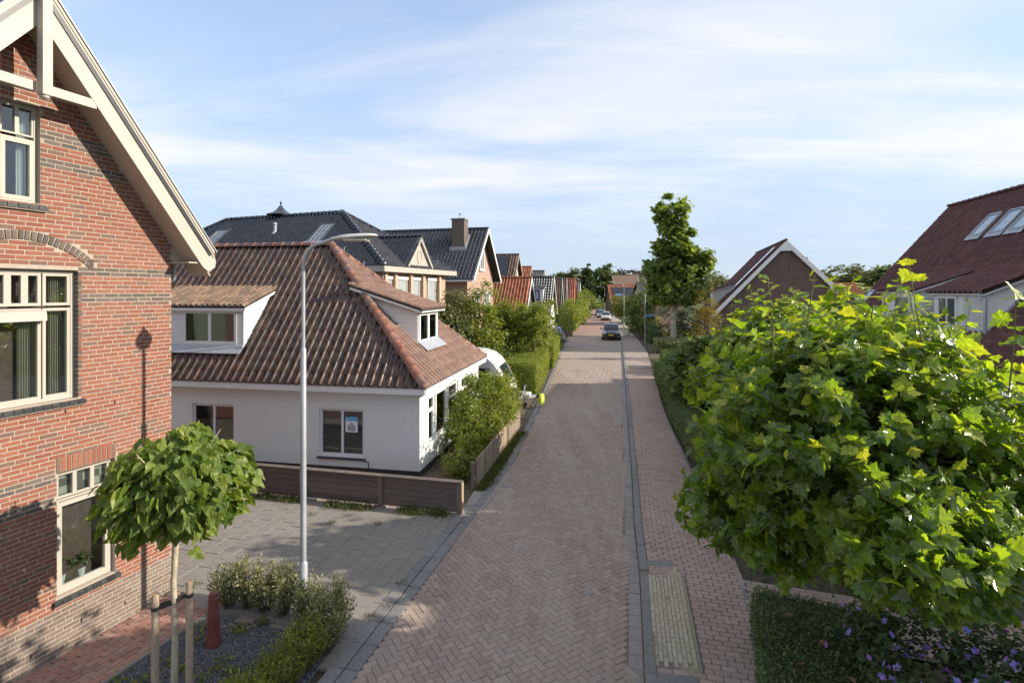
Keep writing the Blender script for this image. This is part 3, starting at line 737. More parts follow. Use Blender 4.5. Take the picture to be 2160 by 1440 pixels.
RD = Vector((.235, .972)).normalized()
def herringbone(y0, y1):
    Wd = .105; th = math.atan2(RD.y, RD.x) - math.radians(45); ca, sa = math.cos(th), math.sin(th)
    A = []; P = []; ln = .0055
    ang = {0: th, 1: th + math.pi / 2}
    R0 = int(36 / Wd)
    a = np.arange(-520, 521); b = np.arange(-260, 261)
    aa, bb = np.meshgrid(a, b); aa = aa.ravel(); bb = bb.ravel()
    for kind, (cx, cy) in ((0, (1.0, .5)), (1, (.5, 2.0))):
        X = (aa + 2 * bb + cx) * Wd; Y = (aa - 2 * bb + cy) * Wd
        wx = ca * X - sa * Y + 1.; wy = sa * X + ca * Y + 18.
        le = np.interp(wy, [t[0] for t in LE], [t[1] for t in LE]); re = np.interp(wy, [t[0] for t in RE], [t[1] for t in RE]) - .2
        ok = (wy > y0) & (wy < y1) & (wx > le - .02) & (wx < re + .02)
        n = ok.sum(); t = ang[kind] + RNG.normal(0, .012, n)
        c, s_ = np.cos(t), np.sin(t); z = np.zeros(n); o1 = np.ones(n)
        tilt = RNG.normal(0, .012, (n, 2))
        Lx, Ly = 2 * Wd - ln, Wd - ln
        A.append(np.stack([np.stack([c * Lx, s_ * Lx, tilt[:, 0] * Lx], 1), np.stack([-s_ * Ly, c * Ly, tilt[:, 1] * Ly], 1), np.stack([z, z, o1 * .05], 1)], 2))
        P.append(np.stack([wx[ok], wy[ok], RNG.normal(0, .0018, n)], 1))
    return np.concatenate(A), np.concatenate(P)
A, P = herringbone(4.2, 34.0)
pieces(road, 'paving_brick', PAV, A, P, 'paver', 300, 'paving_brick_field')

def along(tab, off, y0, y1, ln, wd, z, gap=.008, hgt=.12, jit=.003):
    A = []; P = []; y = y0
    while y < y1:
        x0 = interp(tab, y); x1 = interp(tab, y + ln); d = Vector((x1 - x0, ln)).normalized(); nx = Vector((d.y, -d.x))
        c = Vector(((x0 + x1) / 2, y + d.y * ln / 2)) + nx * off
        A.append([[nx.x * wd, d.x * (ln - gap), 0], [nx.y * wd, d.y * (ln - gap), 0], [0, 0, hgt]]); P.append((c.x, c.y, z + random.gauss(0, jit))); y += d.y * ln
    return np.array(A), np.array(P)
# left flush kerb band, right gutter and kerb
lk = strip('left_kerb', LE, LE, YS + [40, 44, 50, 55, 61], -.02, 'soil', -.42, .0)
A, P = along(LE, -.11, 4, 60, .5, .2, .014); pieces(lk, 'kerb_stone', PAV, A, P, 'kerb', 120)
A, P = along(LE, -.33, 4, 12, .5, .2, .010); pieces(lk, 'edge_stone', PAV, A, P, 'kerb', 40)
pave = strip('pavement', RE, SE, YS, .028, 'paver_joint', .0, .12)
strip('far_pavement', RE, SE, [34, 38, 42.6, 47, 52, 57, 66, 75, 85, 100, 130], .05, 'road_far', .12, 0)
A, P = along(RE, -.11, 4, 34, .3, .19, .001); pieces(road, 'gutter_stone', PAV, A, P, 'gutter', 120)
A, P = along(RE, .07, 4.2, 6.85, .9, .14, .07); A2, P2 = along(RE, .07, 9.35, 60, .9, .14, .085); A3, P3 = along(RE, .07, 6.9, 9.3, .8, .14, .042)
pieces(pave, 'kerb_stone', PAV, np.concatenate([A, A2, A3]), np.concatenate([P, P2, P3]), 'kerb', 80)

# pavement bricks, courses across the walk
A = []; P = []; y = 4.2; row = 0
while y < 34:
    x0 = interp(RE, y) + .15; x1 = interp(SE, y) + .03
    d = Vector((interp(RE, y + .5) - interp(RE, y), .5)).normalized(); nx = Vector((d.y, -d.x)); wb, lb = .102, .205
    # two lengthwise rows by the kerb
    start = x0 + (.60 if 6.95 < y < 9.25 else 0)
    x = x0 - (.0 if row % 2 else lb / 2)
    while x < x1:
        a, b = max(x, start), min(x + lb, x1); x += lb
        if b - a > .04:
            t = random.gauss(0, .008); le_ = b - a - .009
            ax = Vector((nx.x * math.cos(t) - nx.y * math.sin(t), nx.x * math.sin(t) + nx.y * math.cos(t)))
            A.append([[ax.x * le_, -ax.y * (wb - .009), 0], [ax.y * le_, ax.x * (wb - .009), 0], [0, 0, .05]])
            P.append(((a + b) / 2, y + ((a + b) / 2 - x0) * -.21, .052 + .012 * math.sin(y * .8) + random.gauss(0, .002)))
    y += wb / 1.02; row += 1
pieces(pave, 'paving_brick', PAV, A, P, 'walk', 300, 'paving_brick_field')
# yellow crossing patch between two wedge kerbs
A = []; P = []; y = 6.98; row = 0
while y < 9.22:
    x0 = interp(RE, y) + .16; d = Vector((.22, 1)).normalized(); nx = Vector((d.y, -d.x)); k = 0
    for i in range(9):
        yy = y + (.1 if i % 2 else 0)
        A.append([[nx.x * .055, d.x * .195, 0], [nx.y * .055, d.y * .195, 0], [.0, 0, .05]]); P.append((x0 + .03 + i * .0605 + (.022 if i % 2 else 0), yy + .1 - .0133 * i, .036 + .0045 * i + random.gauss(0, .002)))
    y += .204 * d.y
pieces(pave, 'yellow_paving_brick', PAV, A, P, 'walk_yellow', 110)
m = M(); m.prism([(interp(RE, 6.95) + .15, 6.95, .012), (interp(RE, 9.3) + .15, 9.3, .012), (interp(RE, 9.3) + .73, 9.18, .05), (interp(RE, 6.95) + .73, 6.83, .05)], (0, 0, -.05)); m.build('patch_bed', 'walk_yellow_bed', pave)
for yc, sgn in ((9.42, 1), (6.78, -1)):
    m = M(); x0 = interp(RE, yc) + .02
    m.prism([(x0, yc - .16 * sgn, .03), (x0, yc + .22 * sgn, .085), (x0, yc + .22 * sgn, -.05), (x0, yc - .16 * sgn, -.05)], (.62, -.05, .0)); m.build('ramp_kerb', 'kerb', pave)
# edging line at the garden side, garden path to the right
A, P = along(SE, .08, 4.2, 20, 1.0, .06, .062); pieces(pave, 'edging_stone', PAV, A, P, 'kerb', 40)
gp_ = sheet('garden_path', [(3.5, 7.75), (7.5, 6.5), (8.0, 7.8), (3.95, 9.1)], .02, 'paver_joint')
A = []; P = []
for j in range(13):
    for i in range(22):
        u = i * .205 + (.1 if j % 2 else 0); v = j * .102
        d = Vector((.954, -.298)); n_ = Vector((.298, .954)); c = Vector((3.62, 7.82)) + d * u + n_ * v
        A.append([[d.x * .198, n_.x * .096, 0], [d.y * .198, n_.y * .096, 0], [0, 0, .05]]); P.append((c.x, c.y, .045 + random.gauss(0, .002)))
for j in range(24):
    for i in range(4):
        c = Vector((4.62, 7.6)) + Vector((-.36, -.93)) * (j * .102) + Vector((.93, -.36)) * (i * .205 + (.1 if j % 2 else 0))
        A.append([[.93 * .198, .36 * .096, 0], [-.36 * .198, .93 * .096, 0], [0, 0, .05]]); P.append((c.x, c.y, .038 + random.gauss(0, .002)))
pieces(gp_, 'paving_brick', PAV, A, P, 'walk', 200)

# parking place of grey concrete tiles
FD = Vector((-.974, .226)).normalized(); FN = Vector((FD.y, -FD.x))
PK = [(-2.25, 6.9), (-1.12, 11.8), (-9.4, 13.7), (-10.0, 10.3), (-5.7, 8.75), (-4.75, 8.2), (-3.1, 7.85)]
park = sheet('parking_place', [(-2.2, 6.9), (-.95, 11.95), (-9.4, 13.9), (-10.2, 10.2), (-5.6, 8.6), (-4.75, 8.15)], -.03, 'sand')
A = []; P = []
for i in range(-2, 32):
    for j in range(-2, 24):
        u, v = i * .302, j * .302 + (.15 if i % 2 else 0)
        c = Vector((-1.0, 11.9)) + FD * u - Vector((-FN.x, -FN.y)) * v * (1 if FN.y < 0 else -1)
        if inpoly(PK, c.x, c.y) and c.x < interp(LE, c.y) - .28:
            t = random.gauss(0, .006); d = Vector((FD.x - FD.y * t, FD.y + FD.x * t)); n_ = Vector((-d.y, d.x)); tz = random.gauss(0, .003), random.gauss(0, .003)
            A.append([[d.x * .2985, n_.x * .2985, 0], [d.y * .2985, n_.y * .2985, 0], [tz[0] * .3, tz[1] * .3, .05]]); P.append((c.x, c.y, random.gauss(0, .0025)))
pieces(park, 'paving_tile', T(np.array(PAV.V) * [1, 1, 1], PAV.F), A, P, 'tile_grey', 300, 'paving_tile_field')

# red brick path along the brick house
WD = Vector((.344, .939)).normalized(); WN = Vector((.939, -.344)).normalized(); WO = Vector((-5.67, 8.74))
pth = sheet('house_path', [tuple(WO + WD * .35 + WN * .01), tuple(WO + WD * .35 + WN * 1.12), tuple(WO - WD * 5 + WN * 1.12), tuple(WO - WD * 5 + WN * .01)], -.028, 'paver_joint')
A = []; P = []
for i in range(0, 24):
    for j in range(11):
        c = WO - WD * (i * .205 + (.1 if j % 2 else 0)) + WN * (.07 + j * .1)
        A.append([[WD.x * .199, -WN.x * -.094, 0], [WD.y * .199, WN.y * .094, 0], [random.gauss(0, .001), 0, .05]]); P.append((c.x, c.y, random.gauss(0, .002)))
pieces(pth, 'paving_brick', PAV, A, P, 'path_red', 300)
for a, b, z in ((Vector((-4.72, 8.13)), Vector((-6.0, 4.45)), .02), (Vector((-4.72, 8.13)), Vector((-4.2, 8.17)), .05), (Vector((-4.2, 8.17)), Vector((-3.05, 7.75)), .05)):
    m = M(); m.beam((a.x, a.y, z - .08), (b.x, b.y, z - .08), .06, .16); structure(m.build('path_edging', 'kerb'))
# gravel bed
GB = [(-4.70, 8.08), (-4.2, 8.12), (-3.08, 7.72), (-2.5, 7.4), (-3.0, 4.5), (-5.95, 4.5)]
gb = sheet('gravel_bed', GB, -.02, 'gravel_bed')
STONE = T([(.5, 0, 0), (-.5, .05, 0), (0, .45, .02), (.03, -.42, 0), (0, 0, .38)], [[0, 2, 4], [2, 1, 4], [1, 3, 4], [3, 0, 4]])
n = 42000
X = RNG.uniform(-5.8, -2.4, n); Y = RNG.uniform(5.4, 8.2, n); ok = np.array([inpoly(GB, a, b) for a, b in zip(X, Y)])
X = X[ok]; Y = Y[ok]; n = len(X); s = RNG.uniform(.016, .032, n); t = RNG.uniform(0, 6.28, n)
c, s_ = np.cos(t) * s, np.sin(t) * s; z = np.zeros(n); tl = RNG.normal(0, .35, (n, 2)) * s[:, None]
A = np.stack([np.stack([c, s_, tl[:, 0]], 1), np.stack([-s_, c, tl[:, 1]], 1), np.stack([z, z, s], 1)], 2)
g = link('gravel', STONE.many('gravel', A, np.stack([X, Y, np.full(n, -.018) + RNG.uniform(0, .008, n)], 1)), 'gravel', None, 'stuff')
g['label'] = 'blue grey gravel spread around the red bollard'; g['category'] = 'gravel'
# pale slab at the fence end, drain covers, patches of asphalt
slab = sheet('entry_slab', [(-1.15, 11.95), (-.75, 11.9), (-.35, 13.1), (-.95, 13.2)], .006, 'gutter')
def drain(x, y, label, w=.36, l=.26):
    r = thing('drain_cover', label, 'drain', (x, y, 0), math.atan2(.235, .972) * -1, 'drain covers in the road')
    m = M(); m.ring(-w / 2, w / 2, -l / 2, l / 2, .03, 0, .012); m.tf = Matrix(((1, 0, 0, 0), (0, 0, 1, 0), (0, 1, 0, 0), (0, 0, 0, 1))); m.build('frame', 'zinc', r)
    for i in range(5):
        m = M(); xx = -w / 2 + .05 + i * (w - .1) / 4; m.box(xx - .012, xx + .012, -l / 2 + .03, l / 2 - .03, -.03, .008); m.build('bar', 'zinc', r)
drain(-.16, 13.6, 'square iron drain cover in the road by the picket fence end')
drain(interp(LE, 33.3) + 1.6, 33.3, 'iron drain cover in mid road before the dark car')
drain(interp(RE, 32.2) - .6, 32.0, 'iron drain cover in the sunlit road near the far red bollard')

# one pale replaced clinker, and the iron cover in the pavement
m = M(); m.prism([(-.1, -.05, 0), (.1, -.05, 0), (.1, .05, 0), (-.1, .05, 0)], (0, 0, .05)); o = m.build('pale_paving_brick', 'gutter', road); o.location = (1.27, 8.77, -.044); o.rotation_euler = (0, 0, math.radians(121))

# ------------------------------------------------------------------ brick house on the left (gable towards the street)
BH = thing('brick_house', 'red brick house with cream barge boards and dark brick bands at the left edge', 'house', (-5.67, 8.74, 0), R_(69.88))
BX0, BXC, EZ, AZ = -4.10, -2.05, 5.79, 8.49       # left end, centre, eave and apex height of the wall
BTOP = [(BX0, EZ), (BXC, AZ), (0, EZ)]
OPS = [(-2.72, -1.383, 3.50, 5.30), (-2.26, -1.835, 6.17, 7.46), (-1.644, -.885, .795, 2.51), (-3.2, -2.45, .795, 2.51)]
m = M(); wall_open(m, BX0, 0, .636, BTOP, OPS, .001, .28); m.build('wall_core', 'mortar', BH)
m = M(); m.box(BX0, 0, .001, .28, -.1, .636); m.build('plinth_core', 'mortar_grey', BH)
m = M(); m.box(BX0, -.002, .281, 8.5, 0, EZ - .02); m.build('house_body', 'brick_brown', BH)
m = M(); m.box(-.28, .0, .281, 8.5, 0, EZ - .05); m.build('side_wall', 'brick', BH)
cz, bl = .063, .205
def bricks_in(zlo, zhi, xs, xe): pass
sets = {'brick': [], 'brick_dark': [], 'brick_plinth': []}
BANDS = [(5.215, 5.345), (4.845, 4.975), (2.40, 2.53), (2.085, 2.215), (7.02, 7.15), (6.70, 6.83)]
ncr = int(AZ / cz)
for c in range(ncr):
    z0 = c * cz + .004; z1 = z0 + cz - .013; zc = (z0 + z1) / 2
    if zc < .63: key = 'brick_plinth'
    elif any(a < zc < b for a, b in BANDS): key = 'brick_dark'
    else: key = 'brick'
    off = [0, .5, .25, .75, .1, .6][c % 6] * bl + random.uniform(-.01, .01)
    x = BX0 - off
    ops = [(o[0], o[1]) for o in OPS if o[2] < z1 and o[3] > z0]
    if 2.505 < z1 < 2.73: ops += [(-1.66, -.87)]                       # soldier course
    arch = []
    if z1 > 5.30 and z0 < 5.93:                                       # dark arch
        pass
    while x < 0:
        a, b = max(x, BX0), min(x + bl - .012, 0); x += bl
        segs = [(a, b)] if b > a else []
        for (oa, ob) in ops:
            ns = []
            for (p, q) in segs:
                if q <= oa or p >= ob: ns.append((p, q)); continue
                if p < oa - .01: ns.append((p, oa - .004))
                if q > ob + .01: ns.append((ob + .004, q))
            segs = ns
        for (p, q) in segs:
            if q - p < .03: continue
            if z1 > EZ:
                lim = 2.05 - (z1 - EZ) / (AZ - EZ) * 2.05 + .012
                p, q = max(p, BXC - lim), min(q, BXC + lim)
                if q - p < .02: continue
            # leave the arch ring free
            mx_, mz = (p + q) / 2, zc
            Rr = math.hypot(mx_ - BXC, mz - 4.57)
            if mz > 5.35 and 1.105 < Rr < 1.225 and abs(mx_ - BXC) < .86: continue
            sets[key].append((p, q, z0, z1))
for key, lst in sets.items():
    A = np.array([[[q - p, 0, 0], [0, .06, 0], [0, 0, z1 - z0]] for p, q, z0, z1 in lst]); P = np.array([(p, -.0045 + random.gauss(0, .0012), z0) for p, q, z0, z1 in lst])
    pieces(BH, {'brick': 'brick', 'brick_dark': 'dark_brick', 'brick_plinth': 'plinth_brick'}[key], BRK, A, P, key, {'brick': 300, 'brick_dark': 120, 'brick_plinth': 180}[key])
# corner return of the far side: bricks are thick enough to read; soldier course over the ground floor window
A = []; P = []
for i in range(12):
    A.append([[.055, 0, 0], [0, .06, 0], [0, 0, .2]]); P.append((-1.655 + i * .0655, -.007, 2.516))
pieces(BH, 'soldier_brick', BRK, A, P, 'brick', 20)
# dark arch of headers
A = []; P = []
for i in range(27):
    t = math.radians(90 - 44 + 88 * i / 26); ca, sa = math.cos(t), math.sin(t); r = 1.112
    A.append([[sa * .052, 0, ca * .115], [0, .07, 0], [-ca * .052, 0, sa * .115]]); P.append((BXC + ca * r - sa * .026, -.016, 4.57 + sa * r + ca * .026))
pieces(BH, 'arch_brick', BRK, A, P, 'brick_dark', 40)
for sgn in (1, -1):
    for k in range(3):
        m = M(); x = BXC + sgn * .80; z = 5.235 + k * .045 + .01; m.box(min(x, x + sgn * .06), max(x, x + sgn * .06), -.016, .05, z + .08, z + .118); m.build('arch_foot_brick', 'brick_dark', BH)
m = M(); m.box(-2.9, -1.2, .0004, .0009, 5.30, 5.95); m.build('arch_backing', 'mortar', BH)
# reveals of dark brick at the right of the big window
m = M()
for k in range(27): m.box(-1.384, -1.34, -.004, .10, 3.52 + k * .0655, 3.52 + k * .0655 + .054)
m.build('reveal_brick', 'brick_dark', BH)
# windows
window(BH, None, -2.717, -1.386, 3.505, 5.297, [(.28, .72, .0, .72), (.28, .426, .74, 1), (.426, .573, .74, 1), (.573, .72, .74, 1), (.735, 1, 0, .72), (.735, 1, .74, 1), (0, .265, 0, .72), (0, .265, .74, 1)], .085, .045, .038)
window(BH, None, -2.257, -1.838, 6.175, 7.455, [(0, .5, .69, 1), (.5, 1, .69, 1), (0, 1, 0, .66)], .075, .03, .022)
m = M(); m.ring(-2.227, -1.868, 6.205, 6.99, .05, .068, .13); m.build('casement', 'cream', BH)
window(BH, None, -1.641, -.888, .80, 2.505, [(0, .333, .79, 1), (.333, .667, .79, 1), (.667, 1, .79, 1), (.0, 1, 0, .78)], .075, .036, .026)
m = M(); m.ring(-1.605, -.924, .836, 2.07, .06, .068, .13); m.build('casement', 'cream', BH)
window(BH, None, -3.197, -2.453, .80, 2.505, [(0, .333, .80, 1), (.333, .667, .80, 1), (.667, 1, .80, 1), (0, 1, 0, .78)], .075, .045, .05)
m = M(); m.prism([(-2.38, .02, 4.62), (-2.38, .02, 4.74), (-2.38, .075, 4.76), (-2.38, .075, 4.60)], (.62, 0, 0)); m.prism([(-2.38, -.01, 4.61), (-2.38, .02, 4.625), (-2.38, .02, 4.735), (-2.38, 0, 4.72)], (.62, 0, 0)); m.build('awning_cassette', 'cream', BH)
for (xa, xb, z, n) in ((-2.78, -1.31, 3.50, 14), (-2.33, -1.765, 6.165, 5), (-1.70, -.83, .79, 9), (-3.25, -2.4, .79, 9)):
    w = (xb - xa) / n
    for i in range(n):
        m = M(); a = xa + i * w + .004; b = xa + (i + 1) * w - .004
        m.prism([(a, -.06, z - .085), (a, -.06, z - .03), (a, .09, z), (a, .09, z - .05)], (b - a, 0, 0)); m.build('sill_tile', 'slate', BH)
    m = M(); m.box(xa + .01, xb - .01, -.045, .09, z - .10, z - .055); m.build('sill_bed', 'mortar', BH)
# rooms behind the panes, curtains
for (a, b, z0, z1) in OPS:
    m = M(); y1 = 2.2
    m.add([(a - .3, .29, z0 - .4), (b + .3, .29, z0 - .4), (b + .3, y1, z0 - .4), (a - .3, y1, z0 - .4), (a - .3, .29, z1 + .2), (b + .3, .29, z1 + .2), (b + .3, y1, z1 + .2), (a - .3, y1, z1 + .2)], [[0, 1, 2, 3], [4, 7, 6, 5], [1, 5, 6, 2], [3, 2, 6, 7], [0, 3, 7, 4]])
    m.build('room', 'dark', BH)
def curtain(x0, x1, y, z0, z1, mat='curtain', waves=7, amp=.02):
    m = M(); V = []; n = waves * 6
    for i in range(n + 1):
        x = x0 + (x1 - x0) * i / n; yy = y + amp * math.sin(i / 6 * 2 * math.pi); V += [(x, yy, z0), (x, yy, z1)]
    m.add(V, [[2 * i, 2 * i + 2, 2 * i + 3, 2 * i + 1] for i in range(n)]); m.build('curtain', mat, BH, True)
curtain(-1.98, -1.78, .22, 3.55, 4.95); curtain(-1.62, -1.42, .24, 3.55, 5.28); curtain(-2.0, -1.86, .2, 6.2, 7.4, 'white', 4)
MT['check'] = mk('checked_blind', [(.5, .46, .38), (.16, .15, .13)], .9, (9, .1), const=True)
m = M()
for i in range(9):
    for j in range(3): m.box(-1.6 + i * .075, -1.6 + i * .075 + .0745, .17, .172, 2.15 + j * .11, 2.15 + j * .11 + .1095)
m.build('checked_blind', 'check', BH)
# pot plants on the inner sill
P, out, C = blob_points([(-1.45, .33, 1.10, .17, .1, .17), (-1.17, .33, 1.05, .12, .1, .14)], 420, .4, 14, .35)
foliage(BH, 'house_plant', P, out, .05, LF_SIMPLE, 'lf_mid', .3)
m = M(); m.lathe([(.07, 0), (.09, .14), (.08, .14)], (-1.45, .33, .82), 10); m.lathe([(.06, 0), (.075, .12), (.07, .12)], (-1.17, .33, .82), 10); m.build('plant_pot', 'white', BH)
# roof: soffits, barge boards, king post, collar, gutters
SL = (AZ - EZ) / 2.05; cs = 1 / math.hypot(1, SL)
OV = .40; EX = .43                                     # gable overhang, eave overhang
def slope_z(dx, dz=0): return AZ + .46 + dz - SL * dx  # roof upper face at distance dx from the ridge line
for sg in (1, -1):
    P3 = lambda dx, y, dz: (BXC + sg * dx, y, slope_z(dx, dz))
    L_ = 2.05 + EX
    m = M(); m.prism([P3(0, -OV - .05, -.02), P3(L_, -OV - .05, -.02), P3(L_, 8.5, -.02), P3(0, 8.5, -.02)], Vector((sg * SL, 0, 1)).normalized() * -.1); m.build('roof_deck', 'slate', BH)
    m = M(); m.prism([P3(0, -OV, -.475), P3(L_ - .04, -OV, -.475), P3(L_ - .04, .015, -.475), P3(0, .015, -.475)], Vector((sg * SL, 0, 1)).normalized() * .02); m.build('soffit', 'cream_dk', BH)
    # barge board with mouldings and rounded foot
    bd = M(); y0 = -OV - .035
    outl = [P3(0, y0, .0), P3(L_, y0, .0), P3(L_ + .05, y0, -.10), P3(L_ + .035, y0, -.22), P3(L_ - .06, y0, -.36), P3(L_ - .14, y0, -.38), P3(0, y0, -.53)]
    outl[5] = (BXC + sg * (L_ - .20), y0, slope_z(L_ - .20, -.53)); outl[4] = (BXC + sg * (L_ - .09), y0, slope_z(L_ - .09, -.47))
    bd.prism(outl, (0, .035, 0)); bb = bd.build('barge_board', 'cream', BH)
    for k, (d0, t, pr) in enumerate(((.0, .045, .03), (-.06, .03, .018), (-.10, .022, .010))):
        mo = M(); mo.prism([P3(0, y0 - pr, d0 + .02), P3(L_ + .0, y0 - pr, d0 + .02), P3(L_ + .0, y0 - pr, d0 - t), P3(0, y0 - pr, d0 - t)], (0, pr - .001, 0)); mo.build('moulding', 'cream' if k else 'cream_dk', bb)
    mo = M(); mo.prism([P3(0, y0 - .05, .05), P3(L_ + .03, y0 - .05, .05), P3(L_ + .03, y0 - .05, .025), P3(0, y0 - .05, .025)], (0, .3, 0)); mo.build('verge_strip', 'lead', BH)
    # eave box and gutter on the long sides
    e = M(); xe = BXC + sg * (2.05 + EX); xw = BXC + sg * 2.05; ze = slope_z(L_, -.25)
    e.box(min(xw, xe), max(xw, xe) - .02, -OV, 8.4, EZ - .32, EZ - .30); e.build('eave_soffit', 'cream_dk', BH)
    e = M(); e.prism([(xw, .02, EZ - .301), (xe - sg * .06, .02, EZ - .301), (xw, .02, slope_z(2.05, -.47))], (0, .03, 0)); e.build('eave_end_board', 'cream_dk', BH)
    e = M(); e.box(min(xe - sg * .02, xe), max(xe - sg * .02, xe) + .001, -OV + .0, 8.4, EZ - .32, EZ - .12); e.build('eave_fascia', 'cream', BH)
kp = M(); kp.bbox(BXC - .055, BXC + .055, -OV - .16, -OV - .036, 7.47, AZ + .85, .012); kp.lathe([(.03, -.04), (.05, -.02), (.05, .0)], (BXC, -OV - .098, 7.47), 10); kp.build('king_post', 'cream', BH)
cb = M()
for sg in (1, -1):
    z = 7.60; xe = (slope_z(0, -.5) - z) / SL
    cb.box(min(BXC + sg * .056, BXC + sg * xe), max(BXC + sg * .056, BXC + sg * xe), -OV - .03, -OV + .05, z - .075, z + .045)
cb.build('collar_beam', 'cream', BH)
t = pantile(.25, .34)
L_ = 2.05 + EX; sl_len = L_ / cs
for sg in (-1,):
    u = Vector((0, -sg * -1.0, 0)); v = Vector((-sg * cs, 0, SL * cs)); u = Vector((0, 1, 0)) if sg > 0 else Vector((0, -1, 0))
    o = (BXC + sg * L_, 3.0 if sg < 0 else -OV, slope_z(L_, .0))
    roof_slope(BH, o, u, v, [(0, 0), (3.0 + OV + .02, 0), (3.0 + OV + .02, sl_len), (0, sl_len)], .25, .34, 'tile_blue', 60)
ridge_row(BH, (BXC, -OV - .05, AZ + .50), (BXC, 4, AZ + .50), .11, .4, 'tile_blue')
# bracket pipe below the eave at the far corner, weep holes
m = M(); m.tube([(.30, .35, EZ - .33), (.30, .35, EZ - .55), (.24, .35, EZ - .64), (.05, .35, EZ - .68)], .045, 10); m.build('rain_pipe', 'zinc', BH, True)
for (x, z) in ((-.75, .22), (-1.35, .3), (-1.95, .18), (-1.55, .68), (-.9, 3.32), (-1.55, 3.32)):
    m = M(); m.box(x, x + .012, -.012, .0, z, z + .05); m.build('weep_vent', 'black', BH)

# ------------------------------------------------------------------ dormer used on several roofs
def dormer(root, tf, x0, x1, yf, z0, zt, yb, zb, tmat, tile=(.25, .34), over=.18, side='white', fascia=.2, k=60, boards=True, front='white', cheeks=(True, True)):
    """box dormer on a slope that faces -y in tf coordinates: front plane yf from z0 to zt, its roof rises back to (yb, zb)"""
    tf = tf or Matrix.Identity(4); rot = tf.to_3x3()
    m = M(tf); m.prism([(x0, yf, z0 - .12), (x0, yf, zt), (x0, yb, zb - .05), (x0, yb, zb - .3)], (x1 - x0, 0, 0)); m.build('dormer_body', front, root)
    sl = (zb - zt) / (yb - yf)
    # side boards
    if boards:
        for s, on in ((0, cheeks[0]), (1, cheeks[1])):
            if not on: continue
            xx = x0 if s == 0 else x1; n = int((zt - z0) / .14)
            for i in range(n + 2):
                za = z0 + i * .14; zc_ = za + .12
                # extent in y: from the front until the main roof or the dormer roof
                main = (zb - z0) / (yb - yf)
                y1 = yf + (za + .02 - z0) / main
                if za > zt: continue
                e = M(tf); pts = [(xx, yf + .01, za + .006), (xx, y1 + .05, za + .006), (xx, y1 + .16, zc_), (xx, yf + .01, zc_)]
                e.prism(pts, ((-.014 if s == 0 else .014), 0, 0)); e.build('cladding_board', side, root)
    # fascia and sloping verge boards
    m = M(tf); m.box(x0 - over, x1 + over, yf - over, yf - over + .03, zt - fascia * .6, zt + fascia * .4 - over * sl - .02); m.box(x0 - over + .01, x1 + over - .01, yf - over + .03, yf - .002, zt - fascia * .6 + .01, zt - fascia * .6 + .03); m.build('dormer_fascia', side, root)
    for xx in (x0 - over, x1 + over - .03):
        m = M(tf); m.prism([(xx, yf - over, zt - .08 - over * sl), (xx, yf - over, zt + .03 - over * sl), (xx, yb + .2, zb + .02 + .2 * sl), (xx, yb + .2, zb - .10 + .2 * sl)], (.03, 0, 0)); m.build('verge_board', side, root)
    L_ = math.hypot(yb + .25 - yf + over, (zb - zt) * (yb + .25 - yf + over) / (yb - yf))
    o = tf @ Vector((x0 - over - .02, yf - over - .03, zt - over * sl + .05)); u = rot @ Vector((1, 0, 0)); v = rot @ Vector((0, 1, sl)).normalized()
    roof_slope(root, o, u, v, [(0, 0), (x1 - x0 + 2 * over + .04, 0), (x1 - x0 + 2 * over + .04, L_), (0, L_)], tile[0], tile[1], tmat, k, 'dormer_tile', thick=.05)

def skylight(root, tf, x0, x1, y0, y1, zfun, frame='lead', glass='glass_painted_sky', proud=.07, name='skylight'):
    """roof window lying on a slope facing -y in tf coordinates; zfun(y) is the slope height"""
    sl = (zfun(y1) - zfun(y0)) / (y1 - y0); nrm = Vector((0, -sl, 1)).normalized()
    c = [Vector((x, y, zfun(y))) for x, y in ((x0, y0), (x1, y0), (x1, y1), (x0, y1))]
    m = M(tf)
    for a, b in ((0, 1), (1, 2), (2, 3), (3, 0)): m.beam(c[a] + nrm * proud * .5, c[b] + nrm * proud * .5, .07, proud + .06, nrm)
    w = m.build(name, frame, root)
    vv = (c[2] - c[1]).normalized()
    g = M(tf); e = .036; uu = Vector((1, 0, 0)); pts = [c[0] + uu * e + vv * e, c[1] - uu * e + vv * e, c[2] - uu * e - vv * e, c[3] + uu * e - vv * e]
    g.prism([p + nrm * (proud * .85) for p in pts], -nrm * .03); g.build('pane', glass, w)
    f = M(tf); f.prism([c[0] - uu * .1 - vv * .26 + nrm * .093, c[1] + uu * .1 - vv * .26 + nrm * .093, c[1] + uu * .1 + nrm * .10, c[0] - uu * .1 + nrm * .10], nrm * .012); f.build('flashing', 'lead', w)

# ------------------------------------------------------------------ white rendered cottage
WH = thing('white_cottage', 'white rendered cottage with hipped brown pantile roof beside the picket fence', 'house', (-2.51, 14.28, 0), R_(-10.49))
WX0, WZ = -10.4, 2.36
FO = [(-7.10, -5.685, .53, 1.70), (-2.985, -1.62, .395, 1.722)]
m = M(); wall_open(m, WX0, 0, 0, [(WX0, WZ), (0, WZ)], FO, 0, .25); m.build('wall', 'render', WH)
TS = tf_xz((0, 0, 0), (0, 1))
SO = [(.72, 1.35, .66, 1.98), (1.42, 2.55, .66, 1.98), (2.62, 3.75, .66, 1.98), (4.1, 5.6, .66, 1.98)]
m = M(TS); wall_open(m, .251, 6.5, 0, [(0, WZ), (7, WZ)], SO, 0, .25); m.build('side_wall', 'render', WH)
m = M(); m.box(WX0, -.25, .8, 6.49, 0, WZ); m.build('room', 'dark', WH)
m = M(); m.box(WX0, .006, -.012, .1, -.06, .115); m.box(-.1, .012, .1, 6.5, -.06, .115); m.build('plinth', 'slate', WH)
